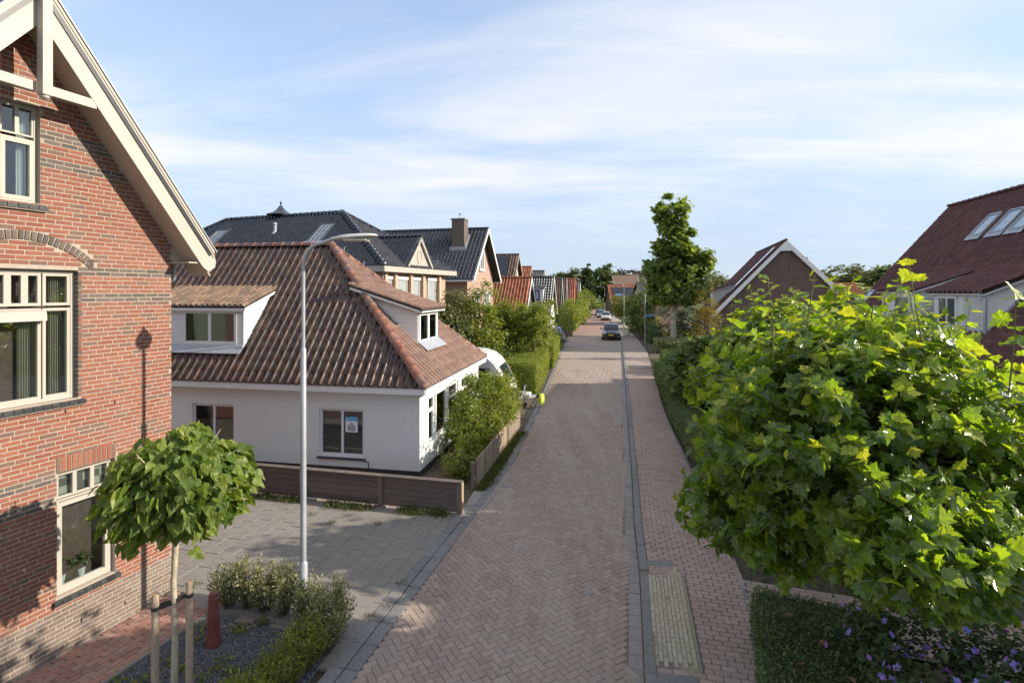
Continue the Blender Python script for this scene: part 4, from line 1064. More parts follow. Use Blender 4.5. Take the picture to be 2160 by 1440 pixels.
for (a, b, c, d) in FO:
    window(WH, None, a + .003, b - .003, c + .003, d - .003, [(0, .5, 0, 1), (.5, 1, 0, 1)], .05, .035, .035, fmat='white')
    m = M(); m.prism([(a - .05, -.05, c - .075), (a - .05, -.05, c - .04), (a - .05, .06, c - .005), (a - .05, .06, c - .075)], (b - a + .1, 0, 0)); m.build('sill', 'slate', WH)
    n = 34
    bl_ = M()
    for i in range(n):
        z = c + .05 + (d - c - .1) * i / n; bl_.prism([(a + .05, .150, z + .031), (a + .05, .162, z), (a + .05, .164, z + .001), (a + .05, .152, z + .032)], (b - a - .1, 0, 0))
    bl_.build('blind', 'blind', WH, kind='stuff')
for i, (a, b, c, d) in enumerate(SO):
    window(WH, TS, a, b, c, d, [(0, 1, 0, .68), (0, 1, .70, 1)] if i != 1 else [(0, 1, 0, 1)], .05, .04, .035, fmat='white')
m = M(TS); m.box(.66, 5.7, -.06, .06, .60, .655); m.build('side_sill', 'white', WH)
# poster in the right front window
po = M(); po.box(-2.215, -1.85, .07, .073, 1.065, 1.50); pb = po.build('poster', 'sign_white', WH)
q = M(); q.box(-2.215, -1.85, .068, .0705, 1.375, 1.50); q.build('header', 'poster_blue', pb)
q = M(); q.box(-2.195, -2.105, .066, .0685, 1.39, 1.485); q.build('logo_field', 'sign_blue', pb)
q = M(); q.box(-2.18, -2.165, .064, .0665, 1.40, 1.475); q.box(-2.165, -2.125, .064, .0665, 1.43, 1.443); q.box(-2.14, -2.125, .064, .0665, 1.40, 1.43); q.build('logo_letter', 'sign_white', pb)
q = M(); q.prism([(-2.15, .067, 1.10), (-1.92, .067, 1.10), (-1.92, .067, 1.24), (-2.035, .067, 1.34), (-2.15, .067, 1.24)], (0, .002, 0)); q.build('house_picture', 'poster_grey', pb)
m = M(); m.tube([(-1.60, -.02, .30), (-1.49, -.03, .30), (-1.48, -.03, .27), (-1.48, -.03, .08)], .012, 6); m.build('overflow_pipe', 'slate', WH)
# roof
RY, RZ, EY, EZ_ = 3.25, 6.60, -.25, 2.42
HX = -4.42
v1 = Vector((0, RY - EY, RZ - EZ_)); L1 = v1.length; v2 = Vector((HX - .25, 0, RZ - EZ_)); L2 = v2.length
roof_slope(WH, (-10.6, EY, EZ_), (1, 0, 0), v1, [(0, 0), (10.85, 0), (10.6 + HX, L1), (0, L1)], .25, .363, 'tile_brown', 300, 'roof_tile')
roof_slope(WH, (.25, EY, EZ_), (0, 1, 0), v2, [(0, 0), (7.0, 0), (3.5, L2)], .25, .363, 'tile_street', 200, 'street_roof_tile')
m = M(); m.prism([(.25, 6.75, EZ_ - .03), (-10.6, 6.75, EZ_ - .03), (-10.6, RY, RZ - .03), (HX, RY, RZ - .03)], Vector((0, .77, .64)) * -.08); m.build('rear_roof', 'tile_brown', WH)
ridge_row(WH, (.26, EY - .02, EZ_ + .05), (HX, RY, RZ + .06), .135, .36, 'ridge', name='hip_tile')
ridge_row(WH, (.25, 6.76, EZ_ + .03), (HX, RY, RZ + .05), .10, .36, 'ridge', name='hip_tile')
ridge_row(WH, (HX + .05, RY, RZ + .05), (-10.4, RY, RZ + .05), .13, .38, 'ridge')
for i in range(9):
    t_ = i / 8.6; p = Vector((.25, 6.76, EZ_ + .12)).lerp(Vector((HX, RY, RZ + .14)), t_); m = M(); m.tube([p, p + Vector((0, 0, .1)), p + Vector((.03, .02, .13))], .012, 5); m.build('hip_hook', 'zinc', WH)
# box gutter
m = M(); m.box(-10.6, .24, -.27, -.235, 2.235, 2.40); m.box(-10.6, .24, -.235, -.001, 2.235, 2.262); m.build('front_fascia', 'white', WH)
m = M(); m.box(-10.6, .27, -.285, -.225, 2.40, 2.415); m.build('gutter_edge', 'zinc', WH)
m = M(); m.box(.20, .27, -.235, 6.7, 2.235, 2.40); m.box(.001, .20, -.22, 6.7, 2.235, 2.26); m.build('side_fascia', 'white', WH)
m = M(); m.box(.20, .29, -.285, 6.72, 2.401, 2.416); m.build('side_gutter_edge', 'zinc', WH)
# front dormer
dormer(WH, None, -9.2, -5.74, .477, 3.27, 4.56, 1.97, 5.08, 'tile_old', (.19, .3), .12, 'white', .24, 120, True, 'white')
window(WH, None, -7.83, -5.95, 3.40, 4.44, [(0, .5, 0, 1), (.5, 1, 0, 1)], .44, .05, .05, .06, 'white', 'glass')
m = M(); m.box(-7.76, -6.02, .515, .53, 3.47, 4.38); m.build('dormer_backing', 'dark', WH)  # dark sheet painting the shade of the dormer room behind the pane
for i in range(8):
    m = M(); z = 3.31 + i * .14; m.box(-9.15, -7.86, .462, .476, z + .006, z + .135); m.build('cladding_board', 'white', WH)
m = M(); m.prism([(-9.25, .44, 3.40), (-9.25, .20, 3.17), (-9.25, .21, 3.15), (-9.25, .45, 3.38)], (3.56, 0, 0)); m.build('lead_apron', 'lead', WH)
m = M(); m.tube([(-5.69, .40, 4.42), (-5.69, .40, 3.42), (-5.69, .34, 3.34)], .025, 8); m.build('dormer_pipe', 'galv', WH, True)
# street dormer, seen from the side: facade frame faces +x
TD = tf_xz((0, 0, 0), (0, 1))
dormer(WH, TD, 1.93, 3.74, .772, 3.32, 4.48, 2.75, 5.10, 'tile_street', (.22, .34), .22, 'white', .2, 90, True, 'white')
window(WH, TD, 1.96, 3.70, 3.37, 4.36, [(0, .5, 0, 1), (.5, 1, 0, 1)], .73, .05, .06, .06, 'white', 'glass')
m = M(TD); m.box(2.02, 3.64, .79, .80, 3.43, 4.30); m.build('dormer_backing', 'curtain', WH)  # cloth blind behind the street pane
m = M(TD); m.prism([(1.85, .735, 3.44), (1.85, .43, 3.20), (1.85, .44, 3.18), (1.85, .745, 3.42)], (1.97, 0, 0)); m.build('lead_apron', 'lead', WH)

# ------------------------------------------------------------------ gabled houses down the street
def gable_house(name, label, loc, rotz, W, D, ez, rz, wall, tmat, barge='white', tile=(.26, .34), k=0, ov=.35, oe=.3, wins=(), both=True, group='houses along the street', gable=None, ridge='same', fm='white', tiles=True):
    """gable front at y=0 facing -y, x 0..W; ridge along y"""
    r = thing(name, label, 'house', loc, rotz, group)
    m = M(); m.prism([(0, 0, 0), (W, 0, 0), (W, 0, ez), (W / 2, 0, rz - .06), (0, 0, ez)], (0, D, 0)); m.build('wall', wall, r)
    if gable: m = M(); m.prism([(.02, -.03, ez - .2), (W - .02, -.03, ez - .2), (W - .02, -.03, ez), (W / 2, -.03, rz - .1), (.02, -.03, ez)], (0, .028, 0)); m.build('gable_cladding', gable, r)
    sl = (rz - ez) / (W / 2); zE = ez - sl * oe; ln = math.hypot(W / 2 + oe, rz - zE)
    v = Vector((W / 2 + oe, 0, rz - zE))
    pl = [(0, 0), (D + 2 * ov, 0), (D + 2 * ov, ln), (0, ln)]
    if tiles:
        roof_slope(r, (-oe, D + ov, zE + .08), (0, -1, 0), v, pl, tile[0], tile[1], tmat, k)
        if both: roof_slope(r, (W + oe, -ov, zE + .08), (0, 1, 0), Vector((-v.x, 0, v.z)), pl, tile[0], tile[1], tmat, 0)
    else:
        for s, xx in ((1, -oe), (-1, W + oe)):
            m = M(); m.prism([(xx, -ov, zE), (xx, D + ov, zE), (W / 2, D + ov, rz), (W / 2, -ov, rz)], (0, 0, .1)); m.build('roof', tmat, r)
    ridge_row(r, (W / 2, -ov, rz + .1), (W / 2, D + ov, rz + .1), .12, .42, tmat if ridge == 'same' else ridge, 0)
    for s in (0, 1):
        xe = -oe if s == 0 else W + oe
        m = M(); m.prism([(xe, -ov - .04, zE + .09), (W / 2, -ov - .04, rz + .10), (W / 2, -ov - .04, rz - .17), (xe, -ov - .04, zE - .16)], (0, .04, 0)); m.build('barge_board', barge, r)
        m = M(); m.prism([(xe, -ov + .001, zE - .02), (W / 2, -ov + .001, rz - .02), (W / 2, -ov + .001, rz - .05), (xe, -ov + .001, zE - .05)], (0, ov - .002, 0)); m.build('soffit', barge, r)
        m = M(); xo = xe - .1 if s == 0 else xe; m.box(xo, xo + .1, -ov + .05, D + ov - .05, zE - .08, zE + .03); m.build('gutter', barge, r)
    for w in wins:
        a, b, c, d = w[:4]; cells = [(0, .5, 0, 1), (.5, 1, 0, 1)] if b - a > .9 else [(0, 1, 0, 1)]
        window(r, None, a, b, c, d, cells, -.075, .07, .05, .085, fm, 'glass_far', pane_in=.045)
        m = M(); m.box(a - .06, b + .06, -.12, -.002, c - .06, c - .005); m.build('sill', barge, r)
    return r

def solar_array(root, o, u, v, nu, nv, w=1.0, h=1.65):
    u = Vector(u).normalized(); v = Vector(v).normalized(); n = u.cross(v); o = Vector(o)
    for i in range(nu):
        for j in range(nv):
            c = o + u * (i * (w + .02)) + v * (j * (h + .02)) + n * .13
            m = M(); m.prism([c, c + u * w, c + u * w + v * h, c + v * h], n * .035); p = m.build('solar_panel', 'solar_frame', root)
            g = M(); e = .025; g.prism([c + u * e + v * e + n * .034, c + u * (w - e) + v * e + n * .034, c + u * (w - e) + v * (h - e) + n * .034, c + u * e + v * (h - e) + n * .034], n * .004); g.build('cell_sheet', 'solar', p)

# dark glazed hip roofed villa
V2 = thing('hip_roofed_villa', 'tan brick villa with glazed blue black hipped roof, cream eaves and small gable', 'house', (-6.2, 25, 0), R_(69.26), 'houses along the street')
W2, D2, E2, Z2 = 6.4, 18.4, 6.2, 9.45
m = M(); m.box(0, W2, 0, D2, 0, E2 - .1); m.build('wall', 'brick_buff', V2)
vn = Vector((W2 / 2 + .4, 0, Z2 - E2)); ln = vn.length; vf = Vector((0, 5.24, Z2 - E2)); lf = vf.length
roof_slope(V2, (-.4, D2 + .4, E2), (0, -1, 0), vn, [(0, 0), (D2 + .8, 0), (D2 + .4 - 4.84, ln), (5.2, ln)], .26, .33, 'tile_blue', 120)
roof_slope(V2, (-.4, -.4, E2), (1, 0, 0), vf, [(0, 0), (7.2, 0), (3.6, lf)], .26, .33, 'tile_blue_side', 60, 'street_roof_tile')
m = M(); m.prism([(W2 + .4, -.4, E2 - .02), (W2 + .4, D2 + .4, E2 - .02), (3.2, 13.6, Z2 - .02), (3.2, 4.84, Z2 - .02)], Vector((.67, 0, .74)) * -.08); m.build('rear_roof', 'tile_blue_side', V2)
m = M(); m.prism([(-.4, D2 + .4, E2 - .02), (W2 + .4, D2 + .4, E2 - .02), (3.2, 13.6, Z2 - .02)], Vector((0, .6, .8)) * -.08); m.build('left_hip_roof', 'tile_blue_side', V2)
ridge_row(V2, (-.42, -.42, E2 + .06), (3.2, 4.84, Z2 + .09), .16, .4, 'tile_blue', 40, 'hip_tile')
ridge_row(V2, (W2 + .42, -.42, E2 + .06), (3.2, 4.84, Z2 + .09), .12, .4, 'tile_blue', 0, 'hip_tile')
ridge_row(V2, (3.2, 4.84, Z2 + .08), (3.2, 13.6, Z2 + .08), .12, .42, 'tile_blue', 40)
ridge_row(V2, (-.42, D2 + .42, E2 + .06), (3.2, 13.6, Z2 + .09), .12, .4, 'tile_blue', 0, 'hip_tile')
m = M()
m.box(-.5, W2 + .5, -.5, -.42, E2 - .26, E2 + .0); m.box(-.5, -.42, -.42, D2 + .4, E2 - .26, E2 + .0); m.box(-.42, W2 + .42, -.42, -.001, E2 - .26, E2 - .22); m.box(-.42, -.001, 0, D2 + .4, E2 - .26, E2 - .22); m.build('eave_box', 'cream', V2)
MT['pane_grey'] = mk('roller_screen', (.33, .36, .37), .35, (2, .06), spec=.6)
for (a, b) in ((.12, .80), (1.08, 2.2), (2.62, 3.45), (4.25, 5.2)):
    window(V2, None, a, b, 4.05, 5.74, [(0, 1, 0, 1)], -.05, .06, .03, .09, 'cream', 'pane_grey')
    m = M(); m.box(a - .02, b + .02, -.09, -.05, 5.60, 5.76); m.build('screen_box', 'white', V2)
for x in (-.02, .84, 2.26, 3.5, 5.3):
    m = M(); m.box(x, x + .22, -.22, -.001, 0, E2 - .27); m.build('brick_pier', 'brick_buff', V2)
for (y0, y1) in ((2, 3), (6, 7.4), (10, 11.4)):
    tfl = tf_xz((0, 0, 0), (0, -1)); window(V2, tfl, -y1, -y0, 3.6, 5.2, [(0, .5, 0, 1), (.5, 1, 0, 1)], -.05, .06, .04, .08, 'cream', 'glass_far')
# its small street gable
g0, g1, ga, gx = 1.72, 4.40, 7.78, 3.08
m = M(); m.prism([(g0, -.22, 6.21), (g1, -.22, 6.21), (gx, -.22, ga)], (0, 2.0, 0)); m.build('gable', 'cream', V2)
for sg in (1, -1):
    xe = g0 - .12 if sg < 0 else g1 + .12
    m = M(); m.prism([(xe, -.36, 6.16), (gx, -.36, ga + .16), (gx, -.36, ga - .10), (xe + (-sg) * .22, -.36, 6.16)], (0, .10, 0)); m.build('gable_board', 'cream', V2)
vd = Vector((gx - g0 + .15, 0, ga + .12 - 6.16)); ld = vd.length
roof_slope(V2, (g0 - .15, 2.5, 6.2), (0, -1, 0), vd, [(2.86, 0), (2.86, ld), (.05, ld)], .26, .33, 'tile_blue', 40, 'gable_tile')
vd2 = Vector((-(g1 + .15 - gx), 0, ga + .12 - 6.16))
roof_slope(V2, (g1 + .15, -.36, 6.2), (0, 1, 0), vd2, [(0, 0), (2.8, vd2.length), (0, vd2.length)], .26, .33, 'tile_blue_side', 0, 'gable_tile')
ridge_row(V2, (gx, -.4, ga + .2), (gx, 2.4, ga + .2), .10, .4, 'tile_blue', 20, 'gable_ridge_tile')
m = M(); pts = [(gx + .22 * math.cos(t), -.235, 6.82 + .34 * math.sin(t)) for t in [i * math.pi / 8 for i in range(17)]]; m.tube(pts, .02, 5); m.build('oval_moulding', 'cream_dk', V2)
zf = lambda y: E2 + (y + .4) * (Z2 - E2) / 3.6
tfn = tf_xz((0, 0, 0), (0, -1))
skylight(V2, tfn, -13.3, -12.3, 1.15, 2.35, zf, 'solar_frame', 'pane_grey'); skylight(V2, tfn, -5.55, -4.55, 1.15, 2.4, zf, 'solar_frame', 'pane_grey')
m = M(); m.lathe([(.09, -.2), (.09, .45), (.12, .47), (.12, .56), (.07, .6)], (1.95, 8.5, zf(1.95)), 10); m.lathe([(.2, -.1), (.14, .06)], (1.95, 8.5, zf(1.95) + .02), 10); m.build('vent_pipe', 'lead', V2, True)
cup = thing('ridge_cupola', 'dark curved ventilation cap with ball finial above the glazed hip roof', 'finial', tuple(rmat(V2) @ Vector((3.6, 9.7, 8.2))))
m = M(); m.lathe([(.35, .2), (.35, 1.45)], (0, 0, 0), 4); m.build('shaft', 'cream', cup)
m = M(); m.lathe([(.85, 1.42), (.8, 1.45), (.5, 1.56), (.28, 1.72), (.13, 1.92), (.05, 2.02)], (0, 0, 0), 8); m.build('cap', 'tile_blue_side', cup)
m = M(); m.lathe([(.02, 2.0), (.03, 2.08), (.075, 2.14), (.03, 2.21), (.012, 2.3)], (0, 0, 0), 8); m.build('finial_ball', 'black', cup)

h3 = gable_house('gabled_house', 'brick house with blue black tiles, white barge boards and tall chimney', (-2.9, 34, 0), math.atan2(.97, .243), 6.0, 12, 6.1, 9.35, 'brick_tan', 'tile_blue', 'white', (.27, .36), 120, .55, .35, [(2.55, 3.55, 6.5, 7.9), (1.2, 2.4, 3.4, 5.0), (3.6, 4.8, 3.4, 5.0)])
m = M(); m.box(1.55, 2.35, .75, 1.65, 7.2, 9.95); ch = m.build('chimney', 'brick_dark', h3)
m = M(); m.box(1.5, 2.4, .7, 1.7, 9.9, 10.0); m.build('chimney_cap', 'kerb', ch)
m = M(); m.lathe([(.03, 0), (.03, .3), (.12, .32), (.02, .4)], (1.95, 1.2, 10.0), 8); m.build('cowl', 'zinc', ch)
m = M(); m.prism([(1.48, .6, 8.05), (1.48, 1.8, 8.05), (1.48, 1.8, 7.72), (1.48, .6, 7.72)], (.1, 0, 0)); m.prism([(1.5, .62, 8.1), (2.4, .62, 9.0), (2.4, .62, 8.75), (1.5, .62, 7.8)], (0, .1, 0)); m.build('chimney_flashing', 'galv', ch)
h4 = gable_house('gabled_house', 'brown tiled house with black solar panels behind the orange roof', (-.14, 55.5, 0), math.atan2(.98, .196), 5.5, 10, 6.2, 9.05, 'brick_buff', 'tile_brn2', 'cream', (.3, .36), 0, .4, .3, [(2.2, 3.3, 6.3, 7.4)])
sl = (9.05 - 6.2) / 2.75; solar_array(h4, (.0, 4.9, 6.2 + .1), (0, -1, 0), Vector((1, 0, sl)), 4, 2, 1.05, 1.75)
h5 = gable_house('low_gabled_house', 'low cottage with bright orange pantiles and white gable behind the trees', (.9, 42.5, 0), math.atan2(.98, .2), 5.0, 7.5, 3.4, 6.13, 'render', 'tile_orange', 'white', (.27, .36), 100, .3, .25, [(1.9, 3.1, 3.3, 4.6)])
h6 = gable_house('low_gabled_house', 'dark blue tiled cottage with a white framed dormer window', (3.65, 53.3, 0), math.atan2(.98, .2), 5.5, 7.5, 2.9, 6.5, 'render', 'tile_blue_side', 'white', (.27, .36), 0, .3, .25, [(2.2, 3.2, 3.3, 4.6)])
dormer(h6, tf_xz((0, 0, 0), (0, -1)), -2.35, -.6, .75, 3.95, 5.3, 2.0, 5.62, 'tile_blue_side', (.27, .36), .1, 'white', .2, 0, False)
window(h6, tf_xz((0, 0, 0), (0, -1)), -2.0, -.95, 4.1, 5.15, [(0, .5, 0, 1), (.5, 1, 0, 1)], .70, .07, .06, .06, 'solar_frame', 'glass_painted_sky')
gable_house('low_gabled_house', 'brown roofed cottage with narrow white front gable, nearer of the pair', (5.4, 61.4, 0), math.atan2(.98, .17), 4.6, 7, 3.2, 6.55, 'render', 'tile_brn2', 'white', (.28, .36), 0, .3, .2, [(1.7, 2.9, 3.4, 4.5)])
gable_house('low_gabled_house', 'brown roofed cottage with narrow white front gable, farther of the pair', (6.55, 67.3, 0), math.atan2(.98, .17), 4.6, 7, 3.2, 6.7, 'render', 'tile_brn2', 'white', (.28, .36), 0, .3, .2, [(1.7, 2.9, 3.4, 4.5)])
h7 = gable_house('low_gabled_house', 'orange edged house with solar panels at the end of the cottage row', (8.7, 75.5, 0), math.atan2(.98, .17), 6, 9, 3.0, 6.85, 'brick_tan', 'tile_orange', 'tile_orange', (.28, .36), 0, .4, .2, [(2.2, 3.8, 3.4, 4.8)])
solar_array(h7, (.5, 6.2, 3.65), (0, -1, 0), Vector((1, 0, 1.28)), 5, 2, 1.1, 1.7)
gable_house('gabled_house', 'red tiled house rising behind the solar panel roof', (2.1, 72.5, 0), math.atan2(.98, .17), 5, 8, 5.8, 8.5, 'brick_tan', 'tile_orange', 'cream', (.3, .36), 0, .3, .3, [])
gable_house('gabled_house', 'small dark roofed house with tan gable far down the left row', (4.75, 86, 0), math.atan2(.98, .17), 5, 8, 5.8, 8.45, 'brick_tan', 'tile_blue', 'brick_tan', (.3, .36), 0, .3, .3, [])
gable_house('gabled_house', 'dark roofed white house among the far street trees', (12.2, 98, 0), math.atan2(.98, .17), 6, 8, 4.6, 6.8, 'render', 'tile_blue_side', 'white', (.3, .36), 0, .4, .4, [(1.0, 2.2, 2.4, 3.8), (3.6, 4.8, 2.4, 3.8)])
# right-hand side of the street
hs = gable_house('long_farmhouse', 'long orange ridged house with solar panels near the end of the street', (29.6, 108, 0), R_(90), 8.0, 9.0, 2.9, 6.4, 'brick_brown', 'tile_orange', 'white', (.3, .36), 0, .3, .3, [])
solar_array(hs, (.1, 8.6, 3.05), (0, -1, 0), Vector((1, 0, .875)), 7, 2, 1.15, 2.1)
gable_house('gabled_house', 'dark roofed house with pale fascia behind the tall plane tree', (25.5, 78, 0), R_(90), 7.0, 6.0, 3.6, 6.3, 'brick_tan', 'tile_blue_side', 'white', (.3, .36), 0, .3, .5, [])
gable_house('gabled_house', 'distant dark roof beyond the orange ridged farmhouse', (36.5, 150, 0), R_(90), 9, 7, 6.0, 9.8, 'brick_brown', 'tile_brn2', 'white', (.3, .36), 0, .3, .5, [], tiles=False)
gable_house('small_cottage', 'small orange roofed cottage right of the brown gable', (49.3, 73, 0), R_(90), 5, 4.2, 4.0, 6.1, 'brick_tan', 'tile_orange', 'cream', (.3, .36), 0, .2, .2, [])
gable_house('garden_shed', 'dark garden shed with pale roof edges right of the brown gable', (36.3, 59, 0), R_(-8), 3.0, 4, 3.6, 4.75, 'tile_blue_side', 'tile_brn2', 'white', (.3, .36), 0, .15, .15, [])

# brown gabled house
GB_ = thing('brown_gable_house', 'brown brick gable end with white barge boards and dark red roof', 'house', (22.4, 43, 0), math.atan2(-.285, .958), 'houses across the street')
gp5 = [(-5.5, 0, 0), (3.4, 0, 0), (3.4, 0, 5.5), (0, 0, 9.05), (-5.5, 0, 3.2)]
m = M(); m.prism(gp5, (0, 14.5, 0)); m.build('wall', 'mortar_grey', GB_)
A = []; P = []
for c in range(int(9 / .075)):
    z = c * .075; x = -5.5 - (c % 2) * .12
    while x < 3.4:
        a, b = max(x, -5.5), min(x + .232, 3.4); x += .24
        zt = min(np.interp(a, [-5.5, 0, 3.4], [3.2, 9.05, 5.5]), np.interp(b, [-5.5, 0, 3.4], [3.2, 9.05, 5.5]))
        if z + .066 < zt and b - a > .04 and z > 1.0: A.append([[b - a, 0, 0], [0, .04, 0], [0, 0, .066]]); P.append((a, -.008 + random.gauss(0, .0012), z))
pieces(GB_, 'brick', BRK, A, P, 'brick_brown', 0, 'brick_field')
sl1 = (9.05 - 3.2) / 5.5; sl2 = (9.05 - 5.5) / 3.4
va = Vector((5.8, 0, 5.8 * sl1)); roof_slope(GB_, (-5.8, 14.9, 9.13 - 5.8 * sl1), (0, -1, 0), va, [(0, 0), (15.2, 0), (15.2, va.length), (0, va.length)], .3, .36, 'tile_red', 100)
vb = Vector((-3.7, 0, 3.7 * sl2)); roof_slope(GB_, (3.7, -.3, 9.13 - 3.7 * sl2), (0, 1, 0), vb, [(0, 0), (15.2, 0), (15.2, vb.length), (0, vb.length)], .3, .36, 'tile_red', 0)
ridge_row(GB_, (0, -.32, 9.22), (0, 14.9, 9.22), .13, .42, 'tile_red', 0)
m = M(); y0 = -.34
m.prism([(-5.85, y0, 9.16 - 5.85 * sl1), (0, y0, 9.16), (3.72, y0, 9.16 - 3.72 * sl2), (3.72, y0, 8.75 - 3.72 * sl2), (3.15, y0, 8.72 - 3.5 * sl2), (3.15, y0, 8.72 - 3.15 * sl2), (.42, y0, 8.32), (-.42, y0, 8.32), (-5.85, y0, 8.70 - 5.85 * sl1)][::1], (0, .05, 0)); m.build('barge_board', 'white', GB_)
m = M(); m.prism([(-5.8, -.29, 8.98 - 5.8 * sl1), (0, -.29, 8.98), (3.7, -.29, 8.98 - 3.7 * sl2), (3.7, -.29, 8.94 - 3.7 * sl2), (0, -.29, 8.94), (-5.8, -.29, 8.94 - 5.8 * sl1)], (0, .285, 0)); m.build('soffit', 'white', GB_)
tl = tf_xz((0, 0, 0), (0, -1)); MT['panel_glare'] = mk('panel_painted_glare', (.55, .57, .6), .12, (2, .05), spec=.8)  # sky glare on the solar panels is painted as a pale base colour
for i in range(3):
    a0 = -4.1 + i * 1.22; w = M(); nn = Vector((-sl1, 0, 1)).normalized(); pts = [Vector((x, y, 9.13 + x * sl1)) + nn * .16 for x, y in ((a0, .9), (a0 + 1.18, .9), (a0 + 1.18, 1.9), (a0, 1.9))]
    w.prism(pts, nn * .04); w.build('solar_panel', 'panel_glare', GB_)
dormer(GB_, tl, -6.5, -3.2, -5.3, 3.6, 5.1, -3.2, 5.75, 'tile_red', (.3, .36), .2, 'white', .2, 0, True)
tr_ = tf_xz((0, 0, 0), (0, 1)); dormer(GB_, tr_, 5.5, 9.0, -2.6, 6.4, 8.0, -.9, 8.25, 'tile_red', (.3, .36), .2, 'white', .2, 0, True)

# big roofed terrace on the right
TR = thing('terraced_house', 'white terraced house under a vast dark red roof with dormers and roof windows', 'house', (22.66, 27, 0), math.atan2(-.974, -.225), 'houses across the street')
PT, ZR = 1.18, 9.386
zr = lambda y: ZR + PT * y
m = M(); m.prism([(0, -5.6, 0), (0, 5.6, 0), (0, 5.6, zr(-5.6)), (0, 0, ZR - .1), (0, -5.6, zr(-5.6) - .1)], (16.7, 0, 0)); m.prism([(16.7, -5.6, 0), (16.7, 5.6, 0), (16.7, 5.6, zr(-5.6) - .2), (16.7, 1.0, ZR - .95), (16.7, -1.0, ZR - .95), (16.7, -5.6, zr(-5.6) - .2)], (10.3, 0, 0)); m.build('wall', 'render', TR)  # second prism: unseen near wing, lowered to shape sun on tree and road
vt = Vector((0, 6.1, 6.1 * PT)); lt = vt.length
roof_slope(TR, (-.25, -6.1, zr(-6.1)), (1, 0, 0), vt, [(0, 0), (17, 0), (17, lt), (0, lt)], .3, .345, 'tile_red', 300)
m = M(); m.prism([(16.75, -6.1, zr(-6.1)), (27.2, -6.1, zr(-6.1)), (27.2, -1.0, ZR - .85), (16.75, -1.0, ZR - .85)], (0, 0, -.1)); m.prism([(16.75, 1.0, ZR - .85), (27.2, 1.0, ZR - .85), (27.2, -1.0, ZR - .85), (16.75, -1.0, ZR - .85)], (0, 0, -.1)); m.prism([(-.25, 6.1, zr(-6.1)), (16.75, 6.1, zr(-6.1)), (16.75, 0, ZR), (-.25, 0, ZR)], (0, 0, -.1)); m.build('rear_roof', 'tile_red', TR)  # unseen near wing, ridge lowered to shape the shade; last slab is rear roof
ridge_row(TR, (-.3, 0, ZR + .06), (16.7, 0, ZR + .06), .13, .42, 'tile_red', 40)
m = M(); m.tube([(-.2, -6.2, zr(-6.1) - .02), (27, -6.2, zr(-6.1) - .02)], .07, 8); m.build('gutter', 'galv', TR, True)
dormer(TR, None, 4.55, 7.35, -5.07, 3.45, 5.05, -3.0, 5.80, 'tile_red', (.3, .345), .15, 'white', .16, 40, True)
for (a, b) in ((4.75, 5.15), (5.75, 7.1)): window(TR, None, a, b, 3.62, 4.88, [(0, 1, 0, 1)], -5.13, .06, .04, .06, 'white', 'glass_far')
dormer(TR, None, 8.4, 11.4, -4.89, 3.66, 5.0, -2.9, 5.86, 'tile_red', (.3, .345), .15, 'render', .18, 40, False)
window(TR, None, 8.7, 9.9, 3.72, 4.85, [(0, .5, 0, 1), (.5, 1, 0, 1)], -4.95, .06, .04, .06, 'white', 'glass_far')
for i in range(17):
    m = M(); z = 3.70 + i * .066; m.prism([(10.25, -4.93, z), (10.25, -4.94, z + .05), (10.25, -4.89, z + .06), (10.25, -4.89, z)], (.95, 0, 0)); m.build('shutter_slat', 'white', TR)
m = M(); m.tube([(11.3, -5.02, 4.98), (11.3, -5.02, 4.86), (11.52, -4.98, 4.74), (11.52, -4.98, 3.72)], .05, 10); m.build('rain_pipe', 'galv', TR, True)
m = M(); m.beam((11.42, -4.95, zr(-4.95) + .12), (11.42, -2.9, zr(-2.9) + .12), .22, .03, (0, -PT, 1)); m.build('lead_soaker', 'lead', TR)
for (a, b) in ((4.72, 5.5), (6.02, 6.85), (7.18, 8.0)): skylight(TR, None, a, b, -1.72, -.97, zr, 'lead', 'glass_painted_sky', .1)
skylight(TR, None, .02, .68, -4.55, -3.72, zr, 'lead', 'glass_painted_sky', .1)

# ------------------------------------------------------------------ fences
def v2(a): return Vector((a[0], a[1]))
BF = thing('board_fence', 'low weathered board fence between the grey parking place and white cottage', 'fence', (-1.18, 11.86, 0), math.atan2(.226, -.974))
# local +x runs left along the fence, -y... the cottage side is -y (x dir is reversed), the parking side +y
fl = 8.3; ph = [0, 1.93, 4.0, 6.1, 8.2]
for i, x in enumerate(ph):
    m = M(); m.bbox(x - .055, x + .055, -.02, .085, -.1, .70, .006); m.build('post', 'wood_post', BF)
for i in range(len(ph) - 1):
    for j in range(5):
        m = M(); z = .03 + j * .132; e = random.uniform(-.004, .004); m.bbox(ph[i] + .03, ph[i + 1] - .03, -.005 + e, .027 + e, z, z + .126, .004); m.build('board', 'wood_old', BF)
    m = M(); m.bbox(ph[i] - (.08 if i == 0 else 0) + .002, ph[i + 1] - .002, -.05, .11, .702, .735, .005); m.build('cap_board', 'wood_old', BF)
m = M(); m.bbox(-.085, -.056, -.03, .10, -.05, .70, .004); m.build('end_board', 'wood_picket', BF)

